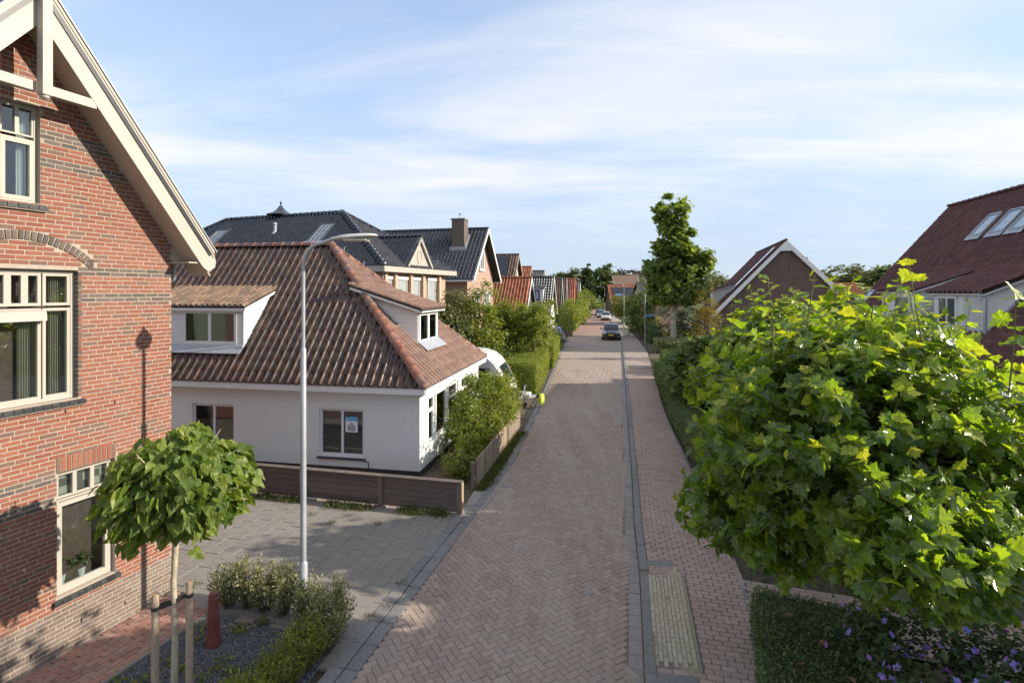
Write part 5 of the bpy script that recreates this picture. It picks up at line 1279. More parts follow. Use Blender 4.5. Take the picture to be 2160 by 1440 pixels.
PFa, PFb = Vector((-.92, 13.3)), Vector((.30, 19.25)); pd = (PFb - PFa).normalized(); plen = (PFb - PFa).length
PF = thing('picket_fence', 'bleached wooden picket fence in front of the cottage shrubs', 'fence', (PFa.x, PFa.y, 0), math.atan2(pd.y, pd.x))
n = int(plen / .098)
for i in range(n):
    x = i * .098 + .03; lean = random.gauss(0, .006); h = .765 + random.gauss(0, .012)
    if i in (38, 39): continue
    m = M(); m.prism([(x + lean, -.02, .04), (x + .062 + lean, -.02, .04), (x + .062 + lean * 2, -.02, h - .03), (x + .031 + lean * 2, -.02, h), (x + lean * 2, -.02, h - .03)], (0, .022, 0)); m.build('picket', 'wood_picket', PF)
for z in (.18, .58):
    m = M(); m.bbox(0, plen, .003, .045, z, z + .06, .004); m.build('rail', 'wood_old', PF)
for x in (-.03, 2.0, 4.0, plen - .05):
    m = M(); m.bbox(x, x + .1, .02, .12, -.1, .68, .006); m.build('post', 'wood_post', PF)

# ------------------------------------------------------------------ globe catalpa with stakes
def shoot_leaves(E, nshoot, per, size, rng, r0=.35, lo=.45, upb=.35, low_keep=-1.):
    """shoots from the inside of ellipsoid E to its surface with leaves along the outer half; returns shoots, P, A, tipflag"""
    c = np.array(E[:3]); r = np.array(E[3:]); S = []; P = []; D = []; tip = []
    for i in range(nshoot):
        d = rng.normal(size=3); d /= np.linalg.norm(d)
        if d[2] < low_keep: d[2] = -d[2]
        d2 = d + np.array([0, 0, upb]); d2 /= np.linalg.norm(d2)
        a = c + d * r * r0 * rng.uniform(.6, 1.2); k = rng.uniform(.80, 1.06) + (.12 if d2[2] > .8 and rng.random() < .4 else 0)
        b = c + d2 * r * k; mid = (a + b) / 2 + rng.normal(size=3) * .06
        S.append((a, mid, b)); nl = int(per * rng.uniform(.7, 1.3))
        for j in range(nl):
            t = lo + (1 - lo) * (j + rng.random() * .6) / nl
            p = a * (1 - t) ** 2 + mid * 2 * t * (1 - t) + b * t * t
            side = rng.normal(size=3); side -= d2 * side.dot(d2); side /= np.linalg.norm(side) + 1e-9
            P.append(p + side * size * .42); D.append(side * .8 + d2 * .45); tip.append(t > .93)
    return S, np.array(P), np.array(D), np.array(tip)

def leaf_frames(D, rng, droop=.35, upb=.55, out=None):
    n = len(D); t = D + rng.normal(size=(n, 3)) * .25; t[:, 2] -= droop; t /= np.linalg.norm(t, axis=1)[:, None]
    nz = rng.normal(size=(n, 3)) * .42 + np.array([0, 0, upb])
    if out is not None: nz += out * .55
    nz -= t * np.sum(nz * t, axis=1)[:, None]; nz /= np.linalg.norm(nz, axis=1)[:, None] + 1e-9
    return np.stack([np.cross(t, nz), t, nz], axis=2)

TRX, TRY = -4.10, 6.36
CT = thing('globe_tree', 'young globe tree with large heart shaped leaves, tied between two stakes', 'tree', (TRX, TRY, 0))
rng = np.random.default_rng(5)
m = M(); m.tube([(0, 0, -.1), (.015, .01, .8), (.0, .0, 1.5), (.04, .0, 2.1), (.06, 0, 2.45)], [.042, .037, .034, .034, .045], 10); m.build('trunk', 'bark_pale', CT, True)
E = (.09, 0, 2.66, .76, .75, .70)
S, P, D, tip = shoot_leaves(E, 62, 1, .2, rng, .1)
for a, mid, b in S[:40]:
    m = M(); m.tube([(.05, 0, 2.4), tuple(mid * .8 + np.array([.02, 0, .5])), tuple(b)], [.02, .012, .005], 5); m.build('branch', 'bark_pale', CT)
d = rng.normal(size=(1500, 3)); d /= np.linalg.norm(d, axis=1)[:, None]; d = d[(d[:, 2] > -.86)]
lump = .80 + .16 * np.sin(d[:, 0] * 5 + 1) * np.cos(d[:, 1] * 4.3) + .10 * rng.normal(size=len(d))
P = np.array(E[:3]) + d * np.array(E[3:]) * np.clip(lump, .35, 1.08)[:, None]
D = d * np.array([1, 1, .3]); A = leaf_frames(D, rng, .75, .35, d); sz = rng.uniform(.085, .17, len(P)); A = A * sz[:, None, None]
split_pieces(CT, 'leaf', LF_HEARTS, A, P, 'lf_catalpa', 300, 'foliage')
P2, o2, C2 = blob_points([(E[0], E[1], E[2] - .05, .7, .68, .5)], 420, .1, 40, .3)
ok2 = np.sum(((P2 - np.array(E[:3])) / np.array(E[3:])) ** 2, axis=1) < .72; P2, o2 = P2[ok2], o2[ok2]
foliage(CT, 'inner_foliage', P2, o2, .15, LF_HEART, 'lf_catalpa', .3)
for i, (x, y, top) in enumerate(((-.20, -.03, 1.36), (.155, .06, 1.47))):
    st = thing('tree_stake', ['round wooden stake left of the globe tree trunk, strap around its top', 'round wooden stake right of the globe tree trunk'][i], 'stake', (TRX + x, TRY + y, 0), 0, 'stakes of the globe tree')
    m = M(); m.tube([(0, 0, -.2), (.0, 0, .5), (.004, 0, top - .02), (.004, 0, top)], [.043, .042, .04, .034], 12); m.build('pole', 'wood_stake', st, True)
    b = M(); zz = top - .17; b.lathe([(.045, -.022), (.047, 0), (.045, .022)], (.004, 0, zz), 12); b.build('strap_loop', 'strap', st)
    e = Vector((-x, -y, 1.25)); b = M(); b.beam((.004 + (.035 if x < 0 else -.035), 0, zz), e + Vector((0, -.03, 0)), .008, .045); b.beam((.004, .03, zz), e + Vector((0, .035, 0)), .008, .045); b.build('strap', 'strap', st)

# ------------------------------------------------------------------ plane trees on the right
def plane_tree(label, loc, E, extra, nshoot, per, size, seed, k, group='plane trees in the front garden', young=.16, low=-.75, up_shoots=10, up_len=1.0):
    r = thing('plane_tree', label, 'tree', loc, 0, group); rng = np.random.default_rng(seed)
    m = M(); m.tube([(.55, .75, -.1), (.5, .7, .8), (.3, .4, 1.7), (E[0] * .6, E[1] * .6, E[2])], [.10, .085, .08, .06], 10); m.build('trunk', 'bark', r, True)
    PP = []; DD = []; TT = []; n0 = 0; SS = []
    for e, w in [(E, 1.)] + extra:
        S, P, D, tip = shoot_leaves(e, int(nshoot * w), per, size, rng, .3, .35, .3, low)
        PP.append(P); DD.append(D); TT.append(tip); SS += S
        for a, mid, b in S[:10]:
            l = M(); l.tube([(E[0] * .6, E[1] * .6, max(1.5, E[2] - .5)), tuple(a), tuple(mid)], [.05, .03, .015], 6); l.build('limb', 'bark', r, True)
    for i in range(up_shoots):
        t = rng.uniform(0, 6.28); q = rng.uniform(.1, .75); a = np.array(E[:3]) + np.array([math.cos(t) * E[3] * q, math.sin(t) * E[4] * q, E[5] * math.sqrt(1 - q * q) * .8])
        b = a + np.array([rng.normal() * .10, rng.normal() * .10, rng.uniform(.55, up_len)]); SS.append((a, (a + b) / 2 + rng.normal(size=3) * .03, b)); nl = 13
        pp = []; dd = []
        for j in range(nl):
            w = j / (nl - 1); sd = np.array([math.cos(j * 2.4), math.sin(j * 2.4), .35 if w > .8 else 0.]); pp.append(a * (1 - w) + b * w + sd * size * .35); dd.append(sd)
        PP.append(np.array(pp)); DD.append(np.array(dd)); TT.append(np.arange(nl) > nl - 4)
    tw = M()
    for a, mid, b in SS: tw.tube([tuple(a), tuple(mid), tuple(b)], [.011, .008, .004], 4, False)
    tw.build('twigs', 'twig', r, kind='stuff')
    P = np.concatenate(PP); D = np.concatenate(DD); tip = np.concatenate(TT)
    c = np.array(E[:3]); out = P - c; out /= np.linalg.norm(out, axis=1)[:, None]
    A = leaf_frames(D, rng, .3, .5, out); A = A * (size * rng.uniform(.5, 1.35, len(P)))[:, None, None]
    yg = tip & (rng.random(len(P)) < young * 4) & (P[:, 2] > E[2] + .2)
    split_pieces(r, 'leaf', LF_PLANES, A[~yg], P[~yg], 'lf_plane', k, 'foliage')
    if yg.any(): pieces(r, 'young_leaf', LF_PLANES[0], A[yg], P[yg], 'lf_plane_young', 40, 'young_foliage')
    return r
plane_tree('broad plane tree closest to the camera, above the purple flowers', (4.15, 6.05, 0), (-.2, -.1, 3.28, 1.95, 1.75, 1.35), [((-1.1, .1, 2.42, 1.05, 1.0, .72), .40), ((-.55, -1.5, 2.75, .85, .6, .55), .22), ((-.1, -.95, 2.22, .8, .5, .32), .2), ((1.0, -.6, 2.35, .8, .6, .35), .14), ((.9, -.8, 2.7, 1.0, .9, .8), .25), ((1.2, .3, 3.0, .9, 1., 1.1), .2)], 420, 17, .119, 21, 300)
plane_tree('plane tree behind the nearest one, its top against the white dormers', (6.5, 9.6, 0), (0, 0, 3.05, 2.15, 2.0, 1.45), [((.2, -.2, 3.4, 1.6, 1.5, .9), .2)], 270, 14, .165, 22, 120, up_shoots=26, up_len=1.05)
plane_tree('plane tree farthest along the pavement, in front of the brown gable', (7.1, 13.9, 0), (-.1, 0, 3.0, 2.0, 2.0, 1.5), [((-1.1, .8, 2.2, 1.2, 1.3, 1.0), .3)], 260, 14, .165, 23, 60, up_shoots=18, up_len=.95)

# ------------------------------------------------------------------ hedges and shrubs near the camera
hedge('box_hedge', 'dark clipped box hedge with dry leaves at the pavement corner', [(2.35, 4.6), (3.65, 4.2), (4.85, 7.05), (3.5, 7.6)], 0, .74, 26000, .044, 'lf_box', bump_=.035, rough=.055)
for i, (x, y) in enumerate(((3.62, 6.9), (3.75, 6.35), (3.95, 6.1), (3.72, 5.75), (3.55, 5.45), (3.98, 5.5), (3.3, 6.0))):
    m = M(); t = random.uniform(0, 6.28); c, s = math.cos(t) * .07, math.sin(t) * .07
    m.add([(x - c, y - s, .745), (x + s * .5, y - c * .5, .75), (x + c, y + s, .77), (x - s * .5, y + c * .5, .775), (x, y, .735)], [[0, 1, 4], [1, 2, 4], [2, 3, 4], [3, 0, 4]])
    tag(m.build('fallen_leaf', 'dryleaf'), 'dry curled brown leaf lying on the clipped box hedge', 'leaf', 'dry leaves on the box hedge')
hb = thing('hibiscus_shrub', 'dark shrub dotted with violet blue flowers under the plane tree', 'shrub', (4.95, 5.85, 0))
bl = [(0, 0, .70, 1.15, 1.05, .72), (-.5, -.5, .62, .7, .65, .6), (.8, -.2, .7, .8, .8, .65)]
P, out, C = blob_points(bl, 8500, .5, 90, .16); kp = P[:, 2] > .02; foliage(hb, 'foliage', P[kp], out[kp], .075, LF_SIMPLE, 'lf_dark', .35)
for i in range(7): m = M(); c = C[i * 3]; m.tube([(random.uniform(-.1, .1), random.uniform(-.1, .1), 0), tuple(c)], [.018, .006], 5); m.build('stem', 'bark', hb)
FV = []; FF = []
for k in range(5):
    t = 2 * math.pi * k / 5; c, s = math.cos(t), math.sin(t); b = len(FV)
    FV += [(0, 0, 0), (c * .35 - s * .28, s * .35 + c * .28, .16), (c * .75 - s * .22, s * .75 + c * .22, .2), (c * .8 + s * .2, s * .8 - c * .2, .22), (c * .38 + s * .3, s * .38 - c * .3, .17)]; FF.append([b, b + 4, b + 3, b + 2, b + 1])
FL = T(FV, FF); fp = []; fa = []
for i in range(170):
    e = bl[RNG.integers(3)]; d = RNG.normal(size=3); d[2] = abs(d[2]) * .8 + .1; d[1] -= .35; d /= np.linalg.norm(d); p = np.array(e[:3]) + d * np.array(e[3:]) * RNG.uniform(1.0, 1.12)
    z = d + RNG.normal(size=3) * .3; z /= np.linalg.norm(z); x = np.cross(z, [0, .3, 1]); x /= np.linalg.norm(x); y = np.cross(z, x); s = RNG.uniform(.034, .066)
    fp.append(p); fa.append(np.stack([x, y, z], 1) * s)
pieces(hb, 'flower', FL, fa, fp, 'flower', 180)

# variegated shrubs round the gravel bed
def twiggy(label, loc, h, r, leaf, seed, stems=30, per=44, size=.046):
    """upright twiggy shrub: stems from the base, small leaves along their upper part"""
    root = thing('variegated_shrub', label, 'shrub', loc, 0, 'variegated shrubs round the gravel bed'); rg = np.random.default_rng(seed)
    P = []; D = []; tw = M()
    for i in range(stems):
        t = rg.uniform(0, 6.28); q = math.sqrt(rg.random()); hh = h * rg.uniform(.62, 1.12) * (1 - .25 * q)
        b = np.array([math.cos(t) * r * q, math.sin(t) * r * q, hh]); a = b * np.array([.25, .25, 0]); mid = (a + b) / 2 + np.array([math.cos(t), math.sin(t), 0]) * r * .12 + rg.normal(size=3) * .02
        tw.tube([tuple(a), tuple(mid), tuple(b)], [.007, .005, .002], 4, False)
        for j in range(per):
            w = .22 + .78 * (j + rg.random()) / per; p = a * (1 - w) ** 2 + mid * 2 * w * (1 - w) + b * w * w
            sd = rg.normal(size=3); sd[2] = abs(sd[2]) * .5; sd /= np.linalg.norm(sd); P.append(p + sd * size * (.3 + .5 * rg.random())); D.append(sd + np.array([0, 0, .35]))
    tw.build('twigs', 'bark', root, kind='stuff')
    P = np.array(P); D = np.array(D); A = leaf_frames(D, rg, .0, .4) * (size * rg.uniform(.6, 1.4, len(P)))[:, None, None]
    link('foliage', LF_LONG.many('foliage', A, P), leaf, root, 'stuff')
rowA = [(-4.50, 8.36, .60), (-4.20, 8.34, .72), (-3.88, 8.26, .64), (-3.54, 8.16, .74), (-3.12, 8.02, .62)]
for i, (x, y, h) in enumerate(rowA):
    twiggy(['leftmost pale variegated shrub beside the red bollard', 'pale variegated shrub second from the red bollard', 'pale variegated shrub just left of the lamp post', 'pale variegated shrub just right of the lamp post', 'pale variegated shrub at the corner of the gravel bed'][i], (x, y, 0), h * 1.12, .29, 'lf_varieg', 40 + i, 38, 46, .05)
rowB = [(-2.62, 7.66, .80), (-2.60, 7.3, .72), (-2.74, 6.95, .64), (-2.87, 6.6, .58), (-3.0, 6.25, .55), (-3.12, 5.88, .55)]
for i, (x, y, h) in enumerate(rowB):
    twiggy(['tallest shrub of the row along the kerb, by the parking place', 'second shrub from the parking place in the kerb row', 'third shrub from the parking place in the kerb row', 'fourth shrub from the parking place in the kerb row', 'green kerb shrub near the bottom edge of the picture', 'green kerb shrub cut by the bottom edge of the picture'][i], (x, y, 0), h * 1.1, .31, 'lf_privet' if i > 1 else 'lf_varieg', 60 + i, 42, 48, .05)

# cottage garden
shrub('laurel_shrub', 'large yellow green leafy shrub between the cottage wall and picket fence', (-.95, 16.9, 0), [(0, 0, 1.35, .95, 1.15, 1.0), (.3, 1.0, 1.2, .75, .8, .85), (-.2, -.9, 1.0, .75, .8, .75), (.55, 1.9, 1.0, .45, .6, .7), (.72, 2.5, 1.2, .42, .6, .85), (-.15, .2, 2.1, .45, .5, .45)], 15000, .115, 'lf_shrub', LF_LONG, 190, .17, stems=9)
shrub('low_shrub', 'low pale green bush by the near end of the picket fence', (-1.35, 14.35, 0), [(0, 0, .42, .5, .55, .42), (.15, .45, .5, .4, .4, .4)], 5200, .06, 'lf_shrub', LF_SIMPLE, 70, .2, stems=5)
# hedges and shrubs along the right pavement
hedge('pavement_hedge', 'clipped dark hedge under the plane trees along the right pavement', [(4.42, 10.2), (5.2, 10.0), (7.0, 20.6), (6.18, 20.8)], 0, 1.0, 15000, .055, 'lf_box', bump_=.05)
hedge('border_hedge', 'loose green hedge bordering the right pavement beyond the maple bush', [(6.35, 21.2), (7.4, 20.9), (9.3, 29.6), (8.2, 30.0)], 0, 1.2, 11000, .085, 'lf_mid', LF_SIMPLE, bump_=.14, rough=.14)
shrub('maple_bush', 'big dark leafy bush overhanging the right pavement', (7.3, 18.6, 0), [(0, 0, 1.7, 1.0, 1.5, 1.3), (.2, 1.8, 1.9, 1.1, 1.3, 1.3), (.6, -1.6, 1.8, 1.0, 1.4, 1.3), (.4, 3.2, 1.8, 1.0, 1.2, 1.1)], 9000, .17, 'lf_mid', LF_PLANE, 150, .17, stems=8)
shrub('round_bush', 'dense rounded green bush beyond the overhanging maple bush', (9.6, 25.5, 0), [(0, 0, 1.3, 1.4, 1.9, 1.2), (.6, 2.4, 1.3, 1.4, 1.6, 1.2), (1.0, -1.4, 1.5, 1.4, 1.4, 1.4)], 9000, .13, 'lf_dark', LF_SIMPLE, 130, .16, stems=6)
hedge('corner_hedge', 'dark green clipped hedge next to the far red bollard', [(9.0, 31.4), (12.6, 30.2), (13.6, 34.0), (10.0, 35.2)], 0, 1.15, 6500, .10, 'lf_box', LF_SIMPLE, bump_=.06)
hedge('variegated_hedge', 'pale variegated low hedge at the foot of the tall plane tree', [(11.9, 43.0), (18.5, 41.5), (19.2, 45.0), (12.4, 46.0)], 0, 1.0, 8000, .12, 'lf_varieg', LF_SIMPLE, bump_=.08)
hedge('kerb_hedge', 'long dark hedge along the far right pavement', [(13.4, 51), (14.6, 50.8), (18.3, 71), (17.0, 71.2)], 0, 1.25, 6000, .14, 'lf_box', LF_SIMPLE, bump_=.08)
# hedges on the left
hedge('privet_hedge', 'tall sunlit privet hedge in front of the caravan', [(-1.6, 25.6), (1.15, 25.1), (2.25, 32.6), (-.6, 33.0)], 0, 1.55, 24000, .075, 'lf_privet', LF_SIMPLE, bump_=.06, core='lf_privet')
hedge('privet_hedge', 'second privet hedge farther along the left kerb', [(-.4, 35.0), (2.7, 34.3), (3.6, 40.6), (.6, 41)], 0, 1.5, 9000, .10, 'lf_privet', LF_SIMPLE, bump_=.06, core='lf_privet')
hedge('low_hedge', 'low clipped hedge beside the blue parked car', [(2.4, 44.0), (3.9, 43.8), (4.6, 48.6), (3.1, 48.8)], 0, 1.2, 6000, .10, 'lf_privet', LF_SIMPLE, bump_=.06, core='lf_privet')
hedge('tall_hedge', 'tall clipped hedge on a low wall before the far cottages', [(3.2, 59.6), (6.9, 58.6), (9.2, 74), (5.4, 75)], .55, 3.0, 13000, .14, 'lf_privet', LF_SIMPLE, bump_=.12, core='lf_privet')
lw = M(); lw.prism([(3.4, 59.7, -.05), (6.75, 58.8, -.05), (9.05, 73.9, -.05), (5.6, 74.8, -.05)], (0, 0, .62)); tag(lw.build('garden_wall', 'brick_brown'), 'low brown brick garden wall under the tall clipped hedge', 'wall')
def pleached(label, x, y, z0, z1, w, n, seed):
    r = thing('pleached_tree', label, 'tree', (x, y, 0), 0, 'pleached trees above the privet hedge')
    m = M(); m.tube([(0, 0, -.1), (.02, 0, 1.2), (0, .02, z0 + .2), (0, 0, z1 - .4)], [.085, .075, .07, .03], 9); m.build('trunk', 'bark', r, True)
    for z in (z0 + .3, (z0 + z1) / 2, z1 - .4):
        b = M(); b.tube([(-w * .8, 0, z), (0, 0, z - .05), (w * .8, 0, z)], [.012, .03, .012], 6); b.build('limb', 'bark', r)
    P, out, C = blob_points([(sx * w * .5, sy * w * .35, z, w * .62, w * .5, (z1 - z0) * .32) for sx in (-1, 1) for sy in (-1, 1) for z in (z0 + (z1 - z0) * .28, z0 + (z1 - z0) * .72)], n, .5, 110, .22)
    foliage(r, 'crown', P, out, .12, LF_SIMPLE, 'lf_privet', .3)
pleached('pleached street tree with pale trunk, nearer of the two above the privet hedge', 1.2, 30.0, 1.95, 4.35, .8, 5200, 1)
pleached('pleached street tree, farther of the two above the privet hedge', 2.15, 36.5, 1.95, 4.3, .8, 3600, 2)
# trees behind the cottage
for i, (x, y, h, lab) in enumerate(((-3.4, 27.6, 5.3, 'ragged pale leaved tree directly behind the cottage dormer'), (-1.9, 28.8, 5.9, 'tallest ragged tree behind the cottage, before the chimney house'), (-.4, 30.6, 5.2, 'leafy tree in front of the orange cottage roof'), (.6, 33.4, 4.6, 'bushy tree between the orange roof and pleached trees'))):
    tree('garden_tree', lab, (x, y, 0), h, [(0, 0, h * .48, 1.15, 1.1, h * .30), (.3, .2, h * .72, .65, .65, h * .22), (-.5, .1, h * .62, .55, .6, h * .2), (.2, -.2, h * .3, 1.1, 1.0, h * .2)], 11000, .135, 'lf_olive' if i == 0 else 'lf_shrub', .09, tmpl=LF_SIMPLE, clumps=120, spread=.2, group='garden trees behind the cottage', limbs=6)
shrub('dark_bush', 'dark green undergrowth below the garden trees behind the caravan', (-2.2, 27.0, 0), [(0, 0, 1.1, 2.2, .8, 1.1), (2.0, .8, 1.0, 1.4, .8, 1.0)], 6000, .11, 'lf_dark', LF_SIMPLE, 110, .14)

# ------------------------------------------------------------------ grass and weeds
BLADE = T([(-.06, 0, 0), (.06, 0, 0), (.05, .15, .5), (0, .4, 1)], [[0, 1, 2], [0, 2, 3]])
def grass(name, label, pts, n, h, spread, mat='lf_grass'):
    pts = np.array(pts); i = RNG.integers(len(pts), size=n); P = np.zeros((n, 3)); P[:, :2] = pts[i] + RNG.normal(size=(n, 2)) * spread
    t = RNG.uniform(0, 6.28, n); c, s = np.cos(t), np.sin(t); z = np.zeros(n); hh = h * RNG.uniform(.4, 1.3, n)
    A = np.stack([np.stack([c * .09, s * .09, z], 1), np.stack([-s * hh, c * hh, z], 1) * RNG.uniform(.3, 1.6, n)[:, None], np.stack([z, z, hh], 1)], 2); P[:, 2] = -.01
    o = link(name, BLADE.many(name, A, P), mat, None, 'stuff'); o['label'] = label; o['category'] = 'grass'
def seg(a, b, n): return [(a[0] + (b[0] - a[0]) * i / n + random.gauss(0, .05), a[1] + (b[1] - a[1]) * i / n + random.gauss(0, .03)) for i in range(n + 1)]
grass('verge_grass', 'green grass verge along the foot of the picket fence', seg((-.75, 13.3), (.28, 18.6), 60), 9000, .11, .085)
grass('fence_grass', 'grass and weeds growing along the board fence foot', seg((-1.5, 11.78), (-2.5, 11.98), 9) + seg((-3.35, 12.1), (-4.3, 12.3), 5) + seg((-5.0, 12.55), (-6.3, 12.85), 7), 3600, .12, .09)
grass('joint_weeds', 'small weeds in the joints of the grey parking place', [(-5.3, 9.6), (-5.05, 9.2), (-5.2, 9.25), (-3.9, 11.4), (-2.9, 11.3), (-4.5, 11.8), (-5.4, 8.95), (-2.15, 8.1), (-1.95, 8.35), (-1.9, 9.0)], 700, .05, .06)
grass('kerb_weeds', 'tufts of weeds along the right hand kerb', [(interp(RE, y) + random.uniform(.02, .3), y) for y in (10.6, 12.2, 13.1, 13.7, 14.9, 15.4, 16.3, 17.2, 18.1)], 500, .05, .05)
# broad leaved weeds in the gravel
wp = [(-4.6, 7.8), (-4.55, 7.55), (-4.0, 7.75), (-3.9, 7.05), (-3.7, 6.9), (-4.0, 6.75), (-4.35, 6.95), (-4.6, 7.1), (-3.6, 6.7), (-3.4, 7.0), (-3.3, 6.7), (-4.75, 6.75), (-3.75, 7.95), (-5.05, 6.75), (-4.45, 6.6), (-3.2, 7.3)]
i = RNG.integers(len(wp), size=520); P = np.zeros((520, 3)); P[:, :2] = np.array(wp)[i] + RNG.normal(size=(520, 2)) * .06; P[:, 2] = RNG.uniform(.0, .08, 520)
o = link('gravel_weeds', LF_SIMPLE.many('gravel_weeds', scaled(rand_rot(520, .55), RNG.uniform(.03, .07, 520)), P), 'lf_shrub', None, 'stuff'); o['label'] = 'pale green broad leaved weeds sprouting through the gravel'; o['category'] = 'weeds'

# ivy under the plane trees, a few fallen leaves on the paving
n = 5200; X = RNG.uniform(3.9, 10, n); Y = RNG.uniform(7.6, 16, n); ok = np.array([x > interp(SE, y) + .25 and not inpoly([(3.5, 7.6), (7.6, 6.4), (8.1, 7.9), (3.95, 9.2)], x, y) for x, y in zip(X, Y)])
P = np.stack([X, Y, RNG.uniform(-.03, .10, n)], 1)[ok]
o = link('ivy', LF_SIMPLE.many('ivy', scaled(rand_rot(len(P), .6), RNG.uniform(.06, .12, len(P))), P), 'lf_dark', None, 'stuff'); o['label'] = 'dark ivy ground cover under the plane trees'; o['category'] = 'ground cover'
n = 110; Y = RNG.uniform(6.5, 24, n); t = RNG.random(n); X = np.array([interp(LE, y) + .1 + (interp(SE, y) - interp(LE, y) - .2) * (q ** .45) for y, q in zip(Y, t)])
Z = np.array([.075 if x > interp(RE, y) else .006 for x, y in zip(X, Y)])
o = link('leaf_litter', LF_SIMPLE.many('leaf_litter', scaled(rand_rot(n, .85), RNG.uniform(.03, .075, n)), np.stack([X, Y, Z], 1)), 'dryleaf', None, 'stuff'); o['label'] = 'scattered dry leaves lying on the road and pavement'; o['category'] = 'leaves'

# ------------------------------------------------------------------ street furniture
def lamp_post(label, loc, rot, H=5.75, arm=.55, sc=1.0, group='street lamps'):
    r = thing('street_lamp', label, 'street lamp', loc, rot, group)
    m = M(); m.tube([(0, 0, -.1), (0, 0, .80), (0, 0, .84)], [.064, .064, .046], 14, False); m.build('base_sleeve', 'galv', r, True)
    m = M(); m.tube([(0, 0, .84), (0, 0, H * .705), (0, 0, H * .71)], [.045, .043, .032], 14, False); m.build('pole', 'galv', r, True)
    pts = [(0, 0, H * .71), (0, 0, H * .925)] + [(arm * .62 * (1 - math.cos(t)), 0, H * .925 + H * .062 * math.sin(t)) for t in [math.radians(a) for a in (15, 30, 45, 60, 75, 88)]] + [(arm, 0, H * .998)]
    m = M(); m.tube(pts, .028, 12); m.build('arm', 'galv', r, True)
    hd = M(); V = []; F = []
    secs = [(-.02, .03, .028), (.06, .045, .04), (.12, .085, .05), (.25, .12, .058), (.42, .13, .055), (.58, .11, .045), (.68, .06, .03), (.71, .015, .012)]
    for (x, w, h) in secs:
        for k in range(10):
            t = 2 * math.pi * k / 10; zz = math.sin(t) * h; V.append((arm + x, math.cos(t) * w, H * .998 + x * .07 + (zz if zz > 0 else zz * .55)))
    for i in range(len(secs) - 1):
        for k in range(10): F.append([i * 10 + k, i * 10 + (k + 1) % 10, i * 10 + 10 + (k + 1) % 10, i * 10 + 10 + k])
    F.append(list(range(9, -1, -1))); F.append([(len(secs) - 1) * 10 + k for k in range(10)])
    hd.add(V, F); h = hd.build('lamp_head', 'lamp_head', r, True)
    g = M(); g.bbox(arm + .20, arm + .56, -.085, .085, H * .998 - .035, H * .998 + .0, .012); g.build('diffuser', 'lamp_glass', h)
    return r
lamp_post('tall galvanised street lamp among the variegated shrubs in the foreground', (-3.23, 8.13, 0), R_(-4), 5.82, .46)
lamp_post('street lamp with a blue street sign beside the tall plane tree', (13.13, 51.8, 0), R_(182), 6.7, 1.3)
lamp_post('street lamp on the right pavement behind the dark car', (15.35, 72, 0), R_(182), 6.3, 1.4)
lamp_post('street lamp beside the parked cars far down the street', (22.6, 128, 0), R_(182), 6.2, 1.4)
def sign(label, x, y, z, w=.85):
    r = thing('street_sign', label, 'sign', (x, y, z), R_(8), 'blue street name signs')
    m = M(); m.bbox(0, w, -.02, .02, -.11, .11, .006); m.build('plate', 'sign_blue', r)
    m = M(); m.ring(.02, w - .02, -.095, .095, .012, -.023, -.0205); m.build('border', 'sign_white', r)
    m = M(); m.box(-.06, 0, -.03, .03, -.06, .06); m.build('bracket', 'galv', r)
sign('blue street name sign on the lamp beside the tall plane tree', 13.2, 51.7, 2.65)
s_ = sign('blue street name sign on the lamp behind the dark car', 14.2, 71.9, 4.6, 1.05)
def bollard(label, x, y, h=.74):
    r = thing('bollard', label, 'bollard', (x, y, 0), 0, 'dark red bollards')
    m = M(); m.lathe([(.098, -.1), (.098, 0), (.095, .02), (.068, h - .12), (.066, h - .10)], (0, 0, 0), 20); m.build('shaft', 'bollard', r, True)
    m = M(); m.lathe([(.066, h - .10), (.072, h - .092), (.072, h - .08), (.062, h - .072), (.062, h - .04), (.05, h - .012), (.025, h)], (0, 0, 0), 20); m.build('cap', 'bollard', r, True)
bollard('dark red cast iron bollard standing in the gravel bed', -4.24, 7.46)
bollard('dark red bollard by the right hedge far along the pavement', 8.40, 30.8, .8)
m = M(); m.box(15.9, 16.3, 70.5, 70.8, 0, 1.25); tag(m.build('gate_pier', 'mortar_grey'), 'pale brick gate pier on the far right pavement', 'pier')
m = M(); m.bbox(17.0, 17.55, 69.6, 70.2, .05, 1.05, .04); m.bbox(16.96, 17.6, 69.5, 70.24, 1.05, 1.13, .02); tag(m.build('wheelie_bin', 'black'), 'black wheelie bin beside the far gate pier', 'bin')

